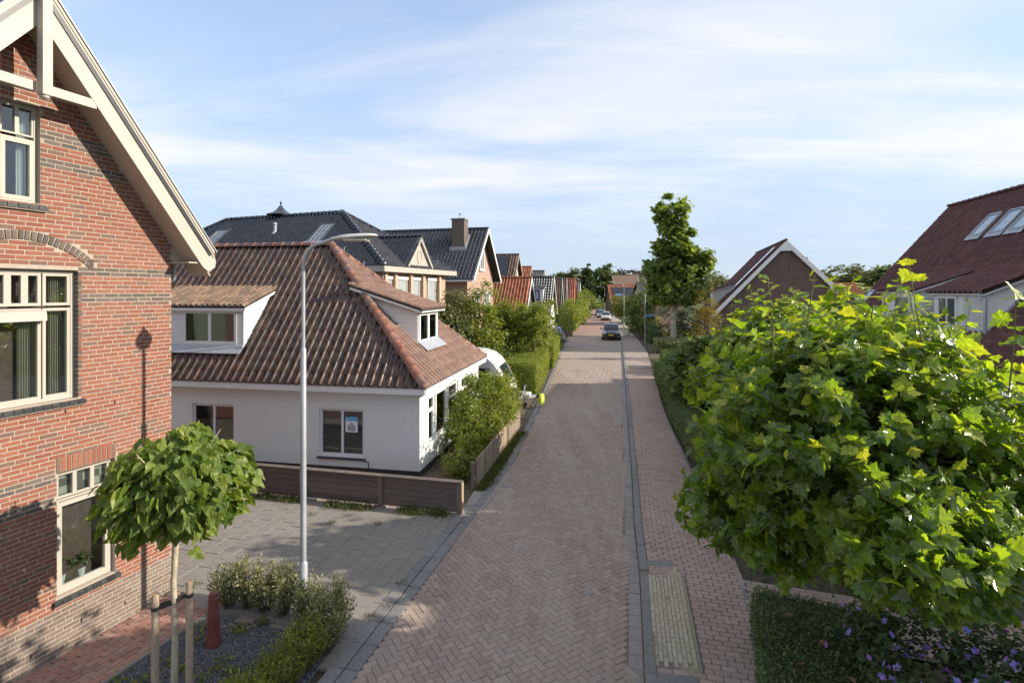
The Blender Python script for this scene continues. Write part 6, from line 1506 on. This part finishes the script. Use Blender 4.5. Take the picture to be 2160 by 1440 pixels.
# ------------------------------------------------------------------ cars: local front is -y
def car(name, label, loc, rotz, paint, L_=4.3, Wd=1.8, H=1.55, suv=False, plate=True, group='cars along the street'):
    r = thing(name, label, 'car', loc, rotz, group); hw = Wd / 2; f = -L_ / 2; b = L_ / 2
    gz = .24 if suv else .18; hood = .98 if suv else .82; belt = 1.05 if suv else .92
    # lower body: (y, half width, bottom, top)
    S = [(f, hw * .62, gz + .22, hood * .66), (f + .10, hw * .86, gz + .05, hood * .80), (f + .35, hw * .97, gz, hood * .92), (f + 1.05, hw, gz, hood + .02), (f + 1.35, hw, gz, belt), (0, hw, gz, belt + .02), (b - 1.0, hw, gz, belt + .04), (b - .35, hw * .97, gz, belt + .02), (b - .08, hw * .90, gz + .06, belt - .06), (b, hw * .72, gz + .2, belt - .22)]
    V = []; F = []
    for (y, w, z0, z1) in S:
        V += [(-w * .9, y, z0), (-w, y, z0 + (z1 - z0) * .3), (-w * .985, y, z0 + (z1 - z0) * .75), (-w * .86, y, z1), (0, y, z1 + .03), (w * .86, y, z1), (w * .985, y, z0 + (z1 - z0) * .75), (w, y, z0 + (z1 - z0) * .3), (w * .9, y, z0)]
    for i in range(len(S) - 1):
        for k in range(9): F.append([i * 9 + k, i * 9 + (k + 1) % 9, i * 9 + 9 + (k + 1) % 9, i * 9 + 9 + k])
    F.append(list(range(9))); F.append([(len(S) - 1) * 9 + k for k in range(8, -1, -1)])
    m = M(); m.add(V, [q[::-1] for q in F]); body = m.build('body', paint, r, True)
    C = [(f + 1.05, hw * .84, belt - .06, hw * .80, belt), (f + 1.75, hw * .86, belt, hw * .66, H - .06), (f + 2.2, hw * .86, belt, hw * .66, H), (b - 1.15, hw * .86, belt, hw * .64, H - .02), (b - .55, hw * .85, belt, hw * .62, H - .12), (b - .12, hw * .80, belt - .02, hw * .7, belt + .03)]
    V = []; F = []
    for (y, w0, z0, w1, z1) in C: V += [(-w0, y, z0), (-w1, y, z1 - .04), (-w1 * .8, y, z1), (w1 * .8, y, z1), (w1, y, z1 - .04), (w0, y, z0)]
    for i in range(len(C) - 1):
        for k in range(5): F.append([i * 6 + k, i * 6 + k + 1, i * 6 + 7 + k, i * 6 + 6 + k])
    m = M(); m.add(V, [q[::-1] for q in F]); m.build('cabin', paint, r, True)
    def glassq(name, pts, off): g = M(); g.prism(pts, off); g.build(name, 'car_glass', r)
    a, c = C[0], C[1]
    n = Vector((0, -(c[4] - a[4]), (c[0] - a[0]))).normalized() * .012
    lerp = lambda p, q, t: p + (q - p) * t
    ws = []
    for t, sx in ((.10, -1), (.10, 1), (.90, 1), (.90, -1)):
        w = lerp(a[3], c[3], t) * .92; ws.append(Vector((sx * w, lerp(a[0], c[0], t), lerp(a[4], c[4], t))) + n)
    glassq('windscreen', ws, n)
    a, c = C[4], C[5]; n = Vector((0, (a[4] - c[4]), (c[0] - a[0]))).normalized() * .012; ws = []
    for t, sx in ((.08, 1), (.08, -1), (.88, -1), (.88, 1)):
        w = lerp(a[3], c[3], t) * .9; ws.append(Vector((sx * w, lerp(a[0], c[0], t), lerp(a[4], c[4], t))) + n)
    glassq('rear_window', ws, n)
    for sx in (-1, 1):
        for (y0, y1, y2, y3) in ((f + 1.5, f + 1.95, 0.05, 0.05), (.15, .15, b - 1.2, b - .85)):
            zt = H - .14; zb = belt + .05; wt = hw * .69; wb = hw * .86
            pts = [Vector((sx * wb, y0, zb)), Vector((sx * wt, y1, zt)), Vector((sx * wt, y2, zt)), Vector((sx * wb, y3, zb))]
            glassq('side_window', pts, Vector((sx * .012, 0, .006)))
    for sx in (-1, 1):
        for y in (f + .82, b - .85):
            rw = .34 if suv else .31
            w = M(); w.tube([(sx * (hw - .22), y, rw), (sx * (hw - .21), y, rw), (sx * (hw + .005), y, rw), (sx * (hw + .01), y, rw)], [rw * .9, rw, rw, rw * .92], 18); wh = w.build('wheel', 'rubber', r, True)
            w = M(); w.tube([(sx * (hw - .0), y, rw), (sx * (hw + .014), y, rw), (sx * (hw + .02), y, rw)], [rw * .66, rw * .64, rw * .1], 12); w.build('rim', 'galv', wh, True)
        h = M(); h.prism([(sx * hw * .52, f + .035, hood * .72), (sx * hw * .88, f + .14, hood * .74), (sx * hw * .96, f + .40, hood * .90), (sx * hw * .55, f + .08, hood * .80)], (0, -.02, .03)); h.build('headlight', 'headlight', r)
        t = M(); t.box(min(sx * hw * .60, sx * hw * .90), max(sx * hw * .60, sx * hw * .90), b - .07, b - .005, belt - .22, belt - .05); t.build('tail_light', 'taillight', r)
        mi = M(); mi.bbox(min(sx * (hw - .02), sx * (hw + .2)), max(sx * (hw - .02), sx * (hw + .2)), f + 1.42, f + 1.52, belt + .0, belt + .14, .02); mi.build('mirror', paint, r)
        fg = M(); fg.box(min(sx * hw * .6, sx * hw * .8), max(sx * hw * .6, sx * hw * .8), f + .04, f + .10, gz + .16, gz + .22); fg.build('fog_lamp', 'headlight', r)
    g = M(); g.box(-hw * .5, hw * .5, f - .005, f + .06, hood * .58, hood * .72); g.build('grille', 'black', r)
    if suv:
        g = M(); g.beam((-.22, f - .01, hood * .86), (-.08, f - .02, hood * .62), .02, .04, (0, -1, 0)); g.beam((.22, f - .01, hood * .86), (.08, f - .02, hood * .62), .02, .04, (0, -1, 0)); g.lathe([(.07, 0), (.07, .02)], (0, f - .0, hood * .74), 12); g.build('grille_trim', 'chrome', r)
    bp = M(); bp.bbox(-hw * .86, hw * .86, f - .03, f + .12, gz + .06, gz + .17, .03); bp.build('bumper_lip', 'black', r)
    if plate:
        for y, nm in ((f - .045, 'front_plate'), (b + .005, 'rear_plate')):
            p = M(); p.box(-.26, .26, y, y + .02, gz + .26, gz + .37); p.build(nm, 'plate', r)
    return r
ra = math.atan2(-.19, .98)
car('parked_car', 'black sport utility car with yellow plate facing the camera on the right kerb', (10.5, 55.6, .02), ra, 'car_black', 4.35, 1.84, 1.62, True)
car('parked_car', 'white car parked tail to kerb behind the black one', (16.5, 92, .02), ra, 'car_white', 4.2, 1.8, 1.5)
car('parked_car', 'silver grey car parked just beyond the white car', (17.2, 101, .02), ra, 'car_silver', 4.3, 1.8, 1.5)
car('parked_car', 'dark car farthest in the parked line on the right', (18.4, 110, .02), ra, 'car_black', 4.3, 1.8, 1.55)
car('parked_car', 'indigo blue car half hidden behind the left hedge', (4.45, 53.5, .02), R_(172), 'car_blue', 4.1, 1.76, 1.48)
car('parked_car', 'pale silver car glimpsed behind the pleached trees', (-1.4, 38.5, .02), R_(80), 'car_silver', 4.2, 1.75, 1.5)
car('parked_car', 'black car behind the garden fence right of the tall plane tree', (17.6, 52.0, .02), R_(60), 'car_black', 4.3, 1.8, 1.5, plate=False)
gf = thing('iron_fence', 'dark low slatted fence in front of the black car', 'fence', (15.6, 47.6, 0), R_(-6))
for i in range(22): m = M(); m.box(i * .15, i * .15 + .05, -.02, .02, 0, 1.15); m.build('slat', 'black', gf)
for z in (.2, 1.0): m = M(); m.box(0, 3.3, .021, .05, z, z + .06); m.build('rail', 'black', gf)

# ------------------------------------------------------------------ caravan
CV = thing('caravan', 'white caravan with rounded roof standing between cottage and privet hedge', 'caravan', (-2.4, 23.3, 0), R_(-9))
prof = [(2.45, .42), (2.52, .62), (2.42, 1.0), (2.12, 1.62), (1.86, 2.02), (1.55, 2.28), (1.1, 2.42), (.4, 2.47), (-2.2, 2.46), (-2.55, 2.3), (-2.7, 1.9), (-2.72, .5), (-2.6, .40)]
V = []; ny = 7
for j, (y, s) in enumerate(((-1.08, .93), (-1.04, .98), (-.98, 1.0), (0, 1.0), (.98, 1.0), (1.04, .98), (1.08, .93))):
    for (x, z) in prof: V.append((x * (1 - (1 - s) * .35), y, .4 + (z - .4) * (1 - (1 - s) * .45)))
k = len(prof); F = [[j * k + i, j * k + (i + 1) % k, (j + 1) * k + (i + 1) % k, (j + 1) * k + i] for j in range(6) for i in range(k)] + [list(range(k)), [6 * k + i for i in range(k - 1, -1, -1)]]
m = M(); m.add(V, [f[::-1] for f in F]); m.build('shell', 'caravan', CV, True)
def cvwin(x0, x1, z0, z1): w = M(); w.bbox(x0, x1, -1.105, -1.07, z0, z1, .02); w.build('window', 'car_glass', CV)
cvwin(.75, 1.65, 1.25, 1.80); cvwin(-1.6, -.5, 1.25, 1.80)
fw = M(); fw.prism([(2.35, -.75, 1.16), (2.35, .75, 1.16), (2.0, .75, 1.83), (2.0, -.75, 1.83)], (.03, 0, .02)); fw.build('front_window', 'car_glass', CV)
m = M(); m.bbox(-.2, .55, -.35, .35, 2.46, 2.54, .02); m.build('roof_hatch', 'lamp_head', CV)
m = M(); m.bbox(-2.72, 2.5, -1.10, 1.10, .56, .60, .01); m.build('trim_strip', 'zinc', CV)
for s in (-1, 1): m = M(); m.tube([(-.2, s * .95, .31), (-.2, s * 1.08, .31)], .31, 16); m.build('wheel', 'rubber', CV, True)
m = M(); m.beam((2.3, -.6, .45), (3.55, 0, .48), .06, .09); m.beam((2.3, .6, .45), (3.55, 0, .48), .06, .09); m.build('drawbar', 'lamp_head', CV)
m = M(); m.bbox(2.45, 3.25, -.30, .30, .47, .62, .03); m.build('drawbar_cover', 'caravan', CV)
m = M(); m.tube([(3.0, -.12, .95), (3.0, -.12, .15)], .025, 8); m.tube([(3.0, -.12, .95), (3.12, -.12, 1.0)], .015, 6); m.build('jockey_stem', 'galv', CV); m = M(); m.tube([(3.0, -.17, .11), (3.0, -.07, .11)], .11, 12); m.build('jockey_wheel', 'rubber', CV, True)
m = M(); m.bbox(3.5, 3.75, -.06, .06, .42, .54, .02); m.build('coupling', 'black', CV)
m = M(); m.lathe([(.05, -.36), (.11, -.30), (.14, -.15), (.13, .03), (.08, .09), (.03, .11)], (0, 0, 0), 11)
for i, v in enumerate(m.v): m.v[i] = (v[0] * (1 + .18 * math.sin(i * 1.7)), v[1] * (1 + .15 * math.cos(i * 2.3)), v[2] + .03 * math.sin(i * 2.9))
o = m.build('coupling_cover', 'hivis', None, True); o.location = tuple(rmat(CV) @ Vector((3.72, 0, .47))); tag(o, 'crumpled high visibility yellow cover hanging on the caravan coupling', 'cover')

# ------------------------------------------------------------------ play frame glimpsed through leaves, person by the cars
pf = thing('play_frame', 'white garden play frame with blue seat glimpsed through the leaves', 'play frame', (11.9, 31.0, 0), R_(20))
for s in (-1, 1): m = M(); m.tube([(s * .9, -.5, 0), (s * .55, 0, 2.0), (s * .9, .5, 0)], .035, 8); m.build('leg_frame', 'white', pf, True)
m = M(); m.tube([(-.55, 0, 2.0), (.55, 0, 2.0)], .035, 8); m.build('cross_bar', 'white', pf, True)
m = M(); m.bbox(-.2, .2, -.12, .12, .95, 1.25, .04); m.build('seat', 'blue', pf)
for s in (-1, 1): m = M(); m.tube([(s * .2, 0, 1.2), (s * .2, 0, 2.0)], .01, 5); m.build('rope', 'galv', pf)
m = M(); m.lathe([(.02, -.12), (.09, -.06), (.1, .02), (.05, .08)], (.3, -.1, .8), 9); m.build('handle', 'red', pf)

def person(loc, rotz):
    me = bpy.data.meshes.new('body')
    J = [(0, 0, .95, .13, .10), (0, 0, 1.15, .14, .10), (0, 0, 1.38, .17, .11), (0, 0, 1.50, .06, .06), (0, -.01, 1.58, .075, .085), (0, -.015, 1.68, .085, .10), (0, -.01, 1.76, .05, .06),
         (.1, 0, .9, .09, .09), (.11, -.03, .5, .06, .06), (.12, .02, .09, .04, .04), (.12, -.12, .04, .04, .03), (-.1, 0, .9, .09, .09), (-.12, .05, .5, .06, .06), (-.13, .12, .09, .04, .04), (-.13, -.02, .04, .04, .03),
         (.19, 0, 1.42, .055, .055), (.24, .03, 1.15, .042, .042), (.22, -.10, .92, .032, .032), (.21, -.14, .84, .03, .02), (-.19, 0, 1.42, .055, .055), (-.25, .02, 1.15, .042, .042), (-.23, -.12, .93, .032, .032), (-.22, -.16, .85, .03, .02)]
    E_ = [(0, 1), (1, 2), (2, 3), (3, 4), (4, 5), (5, 6), (0, 7), (7, 8), (8, 9), (9, 10), (0, 11), (11, 12), (12, 13), (13, 14), (2, 15), (15, 16), (16, 17), (17, 18), (2, 19), (19, 20), (20, 21), (21, 22)]
    me.from_pydata([j[:3] for j in J], E_, [])
    r = thing('person', 'person in light blue shirt and dark trousers standing by the white car', 'person', loc, rotz)
    o = bpy.data.objects.new('body', me); COL.objects.link(o); o.parent = r
    o.modifiers.new('skin', 'SKIN'); sub = o.modifiers.new('sub', 'SUBSURF'); sub.levels = 1; sub.render_levels = 1
    for i, d in enumerate(me.skin_vertices[0].data): d.radius = J[i][3:5]; d.use_root = i == 0
    dg = bpy.context.evaluated_depsgraph_get(); ev = bpy.data.meshes.new_from_object(o.evaluated_get(dg))
    o.modifiers.clear(); o.data = ev
    for k in ('skin', 'shirt', 'trousers'): ev.materials.append(MT[k])
    for p in ev.polygons:
        z = p.center.z; x = abs(p.center.x)
        p.material_index = 2 if (z < .98 and x < .2) else (1 if (z < 1.47 and (z > 1.1 or x < .17)) else 0); p.use_smooth = True
    h = M(); h.lathe([(.09, 1.66), (.105, 1.70), (.10, 1.76), (.06, 1.81), (.01, 1.825)], (0, .012, 0), 10); h.build('hair', 'hair', r, True)
person((19.2, 96.5, .08), R_(20))

# ------------------------------------------------------------------ trees down the street and beyond
def rel(b): return b
tree('tall_plane_tree', 'tall slender plane tree with mottled pale trunk on the right', (14.25, 46.2, 0), 13.4, [(-.1, 0, 11.6, 1.35, 1.4, 2.0), (0, 0, 9.4, 1.75, 1.7, 1.6), (.6, .2, 7.4, 2.2, 2.1, 1.6), (-.9, 0, 7.0, 1.5, 1.6, 1.5), (2.1, 0, 7.9, 1.1, 1.1, 1.1), (.2, 0, 5.4, 2.3, 2.0, 1.5), (-.7, -.2, 4.8, 1.4, 1.4, .9)], 17500, .27, 'lf_tall', .27, 'bark_plane', LF_PLANE, 190, .15, limbs=9, trunk_top=11)
tree('golden_conifer', 'golden yellow upright conifer beside the tall plane tree', (14.3, 38.5, 0), 5.6, [(0, 0, 2.3, 1.0, .9, 2.0), (-.35, 0, 4.0, .3, .3, 1.3), (.35, 0, 4.2, .28, .28, 1.4), (.05, .2, 3.6, .5, .4, 1.1)], 5200, .13, 'lf_gold', .1, tmpl=LF_LONG, clumps=110, spread=.16, limbs=4, trunk_top=3.5)
for i, (x, y, b, n, s, lf, lab) in enumerate((
    (14.2, 58.0, [(0, 0, 2.6, 1.5, 1.5, 2.4), (.3, 0, 3.6, 1.0, 1.0, 1.5)], 4200, .2, 'lf_mid', 'tall rounded bush left of the tall plane tree'),
    (15.9, 53.0, [(0, 0, 1.6, 1.7, 1.4, 1.6), (1.8, -.5, 1.9, 1.5, 1.3, 1.8), (3.6, -1, 2.2, 1.4, 1.3, 2.0)], 5200, .19, 'lf_dark', 'dark shrubbery behind the tall plane trunk'),
    (17.6, 84.0, [(0, 0, 2.8, 1.7, 1.6, 1.7)], 2600, .24, 'lf_privet', 'clipped round topped bush by the far gate pier'),
    (19.4, 80.0, [(0, 0, 2.2, 1.4, 1.4, 2.0)], 2400, .22, 'lf_shrub', 'light green garden bush behind the second lamp'),
    (18.3, 69.0, [(0, 0, .9, 1.3, 1.3, .9)], 1800, .16, 'lf_gold', 'reddish yellow flowering bush on the far right'),
    (15.2, 47.8, [(0, 0, .75, 1.5, .9, .75)], 2200, .13, 'lf_gold', 'yellow flowering perennials at the foot of the tall plane'),
    (20.2, 50.5, [(0, 0, 1.8, 1.5, 1.2, 1.7), (1.6, -1.5, 2.0, 1.6, 1.2, 1.9)], 4200, .18, 'lf_mid', 'green bushes right of the golden conifer'),
    (16.2, 37.0, [(0, 0, 1.5, 2.0, 1.3, 1.4), (3.0, -.8, 1.5, 2.0, 1.3, 1.4), (6.0, -1.5, 1.6, 2.0, 1.3, 1.5)], 6000, .16, 'lf_dark', 'garden shrubbery below the brown gable'))):
    shrub('garden_bush', lab, (x, y, 0), b, n, s, lf, LF_SIMPLE, 80, .2, 'bushes in the far right gardens')
for i, (x, y, b, n, s, lf, lab) in enumerate((
    (6.6, 60.5, [(0, 0, 2.3, 1.4, 1.2, 1.5), (.9, 3.5, 2.7, 1.2, 1.5, 1.4)], 3600, .2, 'lf_shrub', 'loose bush growing out of the tall clipped hedge'),
    (10.2, 80, [(0, 0, 1.6, 1.3, 2.5, 1.6)], 2600, .24, 'lf_privet', 'rounded bush at the end of the tall hedge'),
    (11.6, 92, [(0, 0, 2.6, 1.5, 1.5, 2.0), (.6, 2, 3.6, 1.2, 1.2, 1.3)], 3000, .26, 'lf_shrub', 'small light green street tree on the left kerb'),
    (13.5, 104, [(0, 0, 2.8, 1.7, 1.7, 2.2)], 2600, .28, 'lf_mid', 'street tree before the dark roofed white house'),
    (16.2, 116, [(0, 0, 3.0, 2.0, 2.0, 2.3)], 2600, .32, 'lf_shrub', 'farthest light green tree on the left kerb'),
    (13.2, 101, [(0, 0, .7, 1.2, 3.5, .7)], 1800, .24, 'lf_privet', 'low hedge by the far left kerb'),
    (21.5, 150, [(0, 0, 1.0, 6.5, 2.0, 1.0)], 2600, .4, 'lf_privet', 'clipped hedge closing the end of the street'))):
    shrub('street_bush', lab, (x, y, 0), b, n, s, lf, LF_SIMPLE, 70, .2, 'bushes along the far left kerb')
far = [
    ('far_tree', 'rounded dark tree, leftmost of the far street end group', (16.5, 165, 0), 11, [(0, 0, 7.5, 4.2, 4, 3.2), (-3, 0, 6.5, 3, 3, 2.6)], 3400, .55, 'lf_mid'),
    ('far_tree', 'open leaved tree next to the cypress at the street end', (20.0, 160, 0), 12, [(0, 0, 8.2, 3.6, 3.4, 3.6), (-3.5, 1, 7.2, 3, 3, 3.6)], 3400, .55, 'lf_olive'),
    ('cypress_tree', 'dark pointed cypress at the street end', (22.6, 158, 0), 14, [(0, 0, 4.5, 2.0, 2.0, 4.2), (0, 0, 8.2, 1.6, 1.6, 3.4), (0, 0, 11.0, .8, .8, 2.6)], 3600, .45, 'lf_dark'),
    ('far_tree', 'large broad tree closing the view at the street end', (29.0, 170, 0), 14.5, [(0, 0, 8.5, 4.6, 4.4, 4.6), (.6, 0, 11.8, 3.0, 3.0, 2.6), (-3.5, 0, 6.0, 3.2, 3, 3.6), (3.0, 0, 6.5, 3.0, 3, 4.2)], 6500, .55, 'lf_mid'),
    ('copper_tree', 'dark copper leaved tree behind the orange ridged farmhouse', (40, 178, 0), 13, [(0, 0, 9.3, 6.2, 5, 3.4), (-5, 0, 7.8, 4, 4, 2.6), (5, 0, 8, 4, 4, 2.6)], 5200, .6, 'lf_copper'),
    ('far_tree', 'green tree in front of the copper leaved one', (37.5, 165, 0), 9.5, [(0, 0, 6.5, 4.5, 4, 2.8)], 2600, .55, 'lf_olive'),
    ('far_tree', 'dark tree on the horizon left of the brown gable', (56, 150, 0), 10.5, [(0, 0, 6.8, 6, 5, 3.6), (-6, 0, 6.0, 5, 4, 3)], 3600, .6, 'lf_mid'),
    ('far_tree', 'pale green tree behind the red roof left of the brown gable', (49, 125, 0), 8.5, [(0, 0, 5.2, 4, 4, 3)], 2400, .5, 'lf_olive'),
    ('far_tree', 'broad grey green tree right behind the brown gable', (62, 98, 0), 10, [(0, 0, 6.6, 4.4, 4, 3.2), (3.4, 0, 6.0, 3.4, 3.4, 3)], 4200, .5, 'lf_olive'),
    ('far_tree', 'middle grey green tree between the gable and the big roof', (67.5, 96, 0), 10, [(0, 0, 6.4, 4.2, 4, 3.2), (3.0, 1, 5.6, 3.2, 3, 3.2)], 4200, .5, 'lf_mid'),
    ('far_tree', 'sunny tree right beside the big roof verge', (73, 95, 0), 10, [(0, 0, 6.5, 4.2, 4, 3.4), (3.5, 0, 5.2, 3.4, 3.2, 3.4)], 4200, .5, 'lf_shrub'),
    ('garden_tree', 'yellowish ornamental tree in front of the small orange cottage', (45.8, 62, 0), 4.8, [(0, 0, 3.4, 2.0, 2.0, 1.6)], 2200, .26, 'lf_olive'),
]
for nm, lab, loc, h, b, n, s, lf in far:
    tree(nm, lab, loc, h, b, n, s, lf, .28 if h > 8 else .12, tmpl=LF_CLUMP, clumps=90, spread=.17, group='trees on the horizon', limbs=5)
# hazy tree belts that close the horizon between the houses
for lab, x0, x1, y, hmin, hmax, n in (('far tree belt along the horizon left of the street', -160, 12, 240, 5, 9, 9000), ('far tree belt along the horizon right of the street', 40, 330, 230, 6, 10, 12000)):
    X = RNG.uniform(x0, x1, n); hh = hmin + (hmax - hmin) * (.5 + .5 * np.sin(X * .11) * np.cos(X * .043 + 1)); P = np.stack([X, y + RNG.normal(0, 4, n), hh * RNG.random(n) ** .6], 1)
    o = link('far_tree_belt', LF_CLUMP.many('far_tree_belt', scaled(rand_rot(n, .2), RNG.uniform(1.0, 2.0, n)), P), 'lf_mid', None, 'stuff'); o['label'] = lab; o['category'] = 'trees'
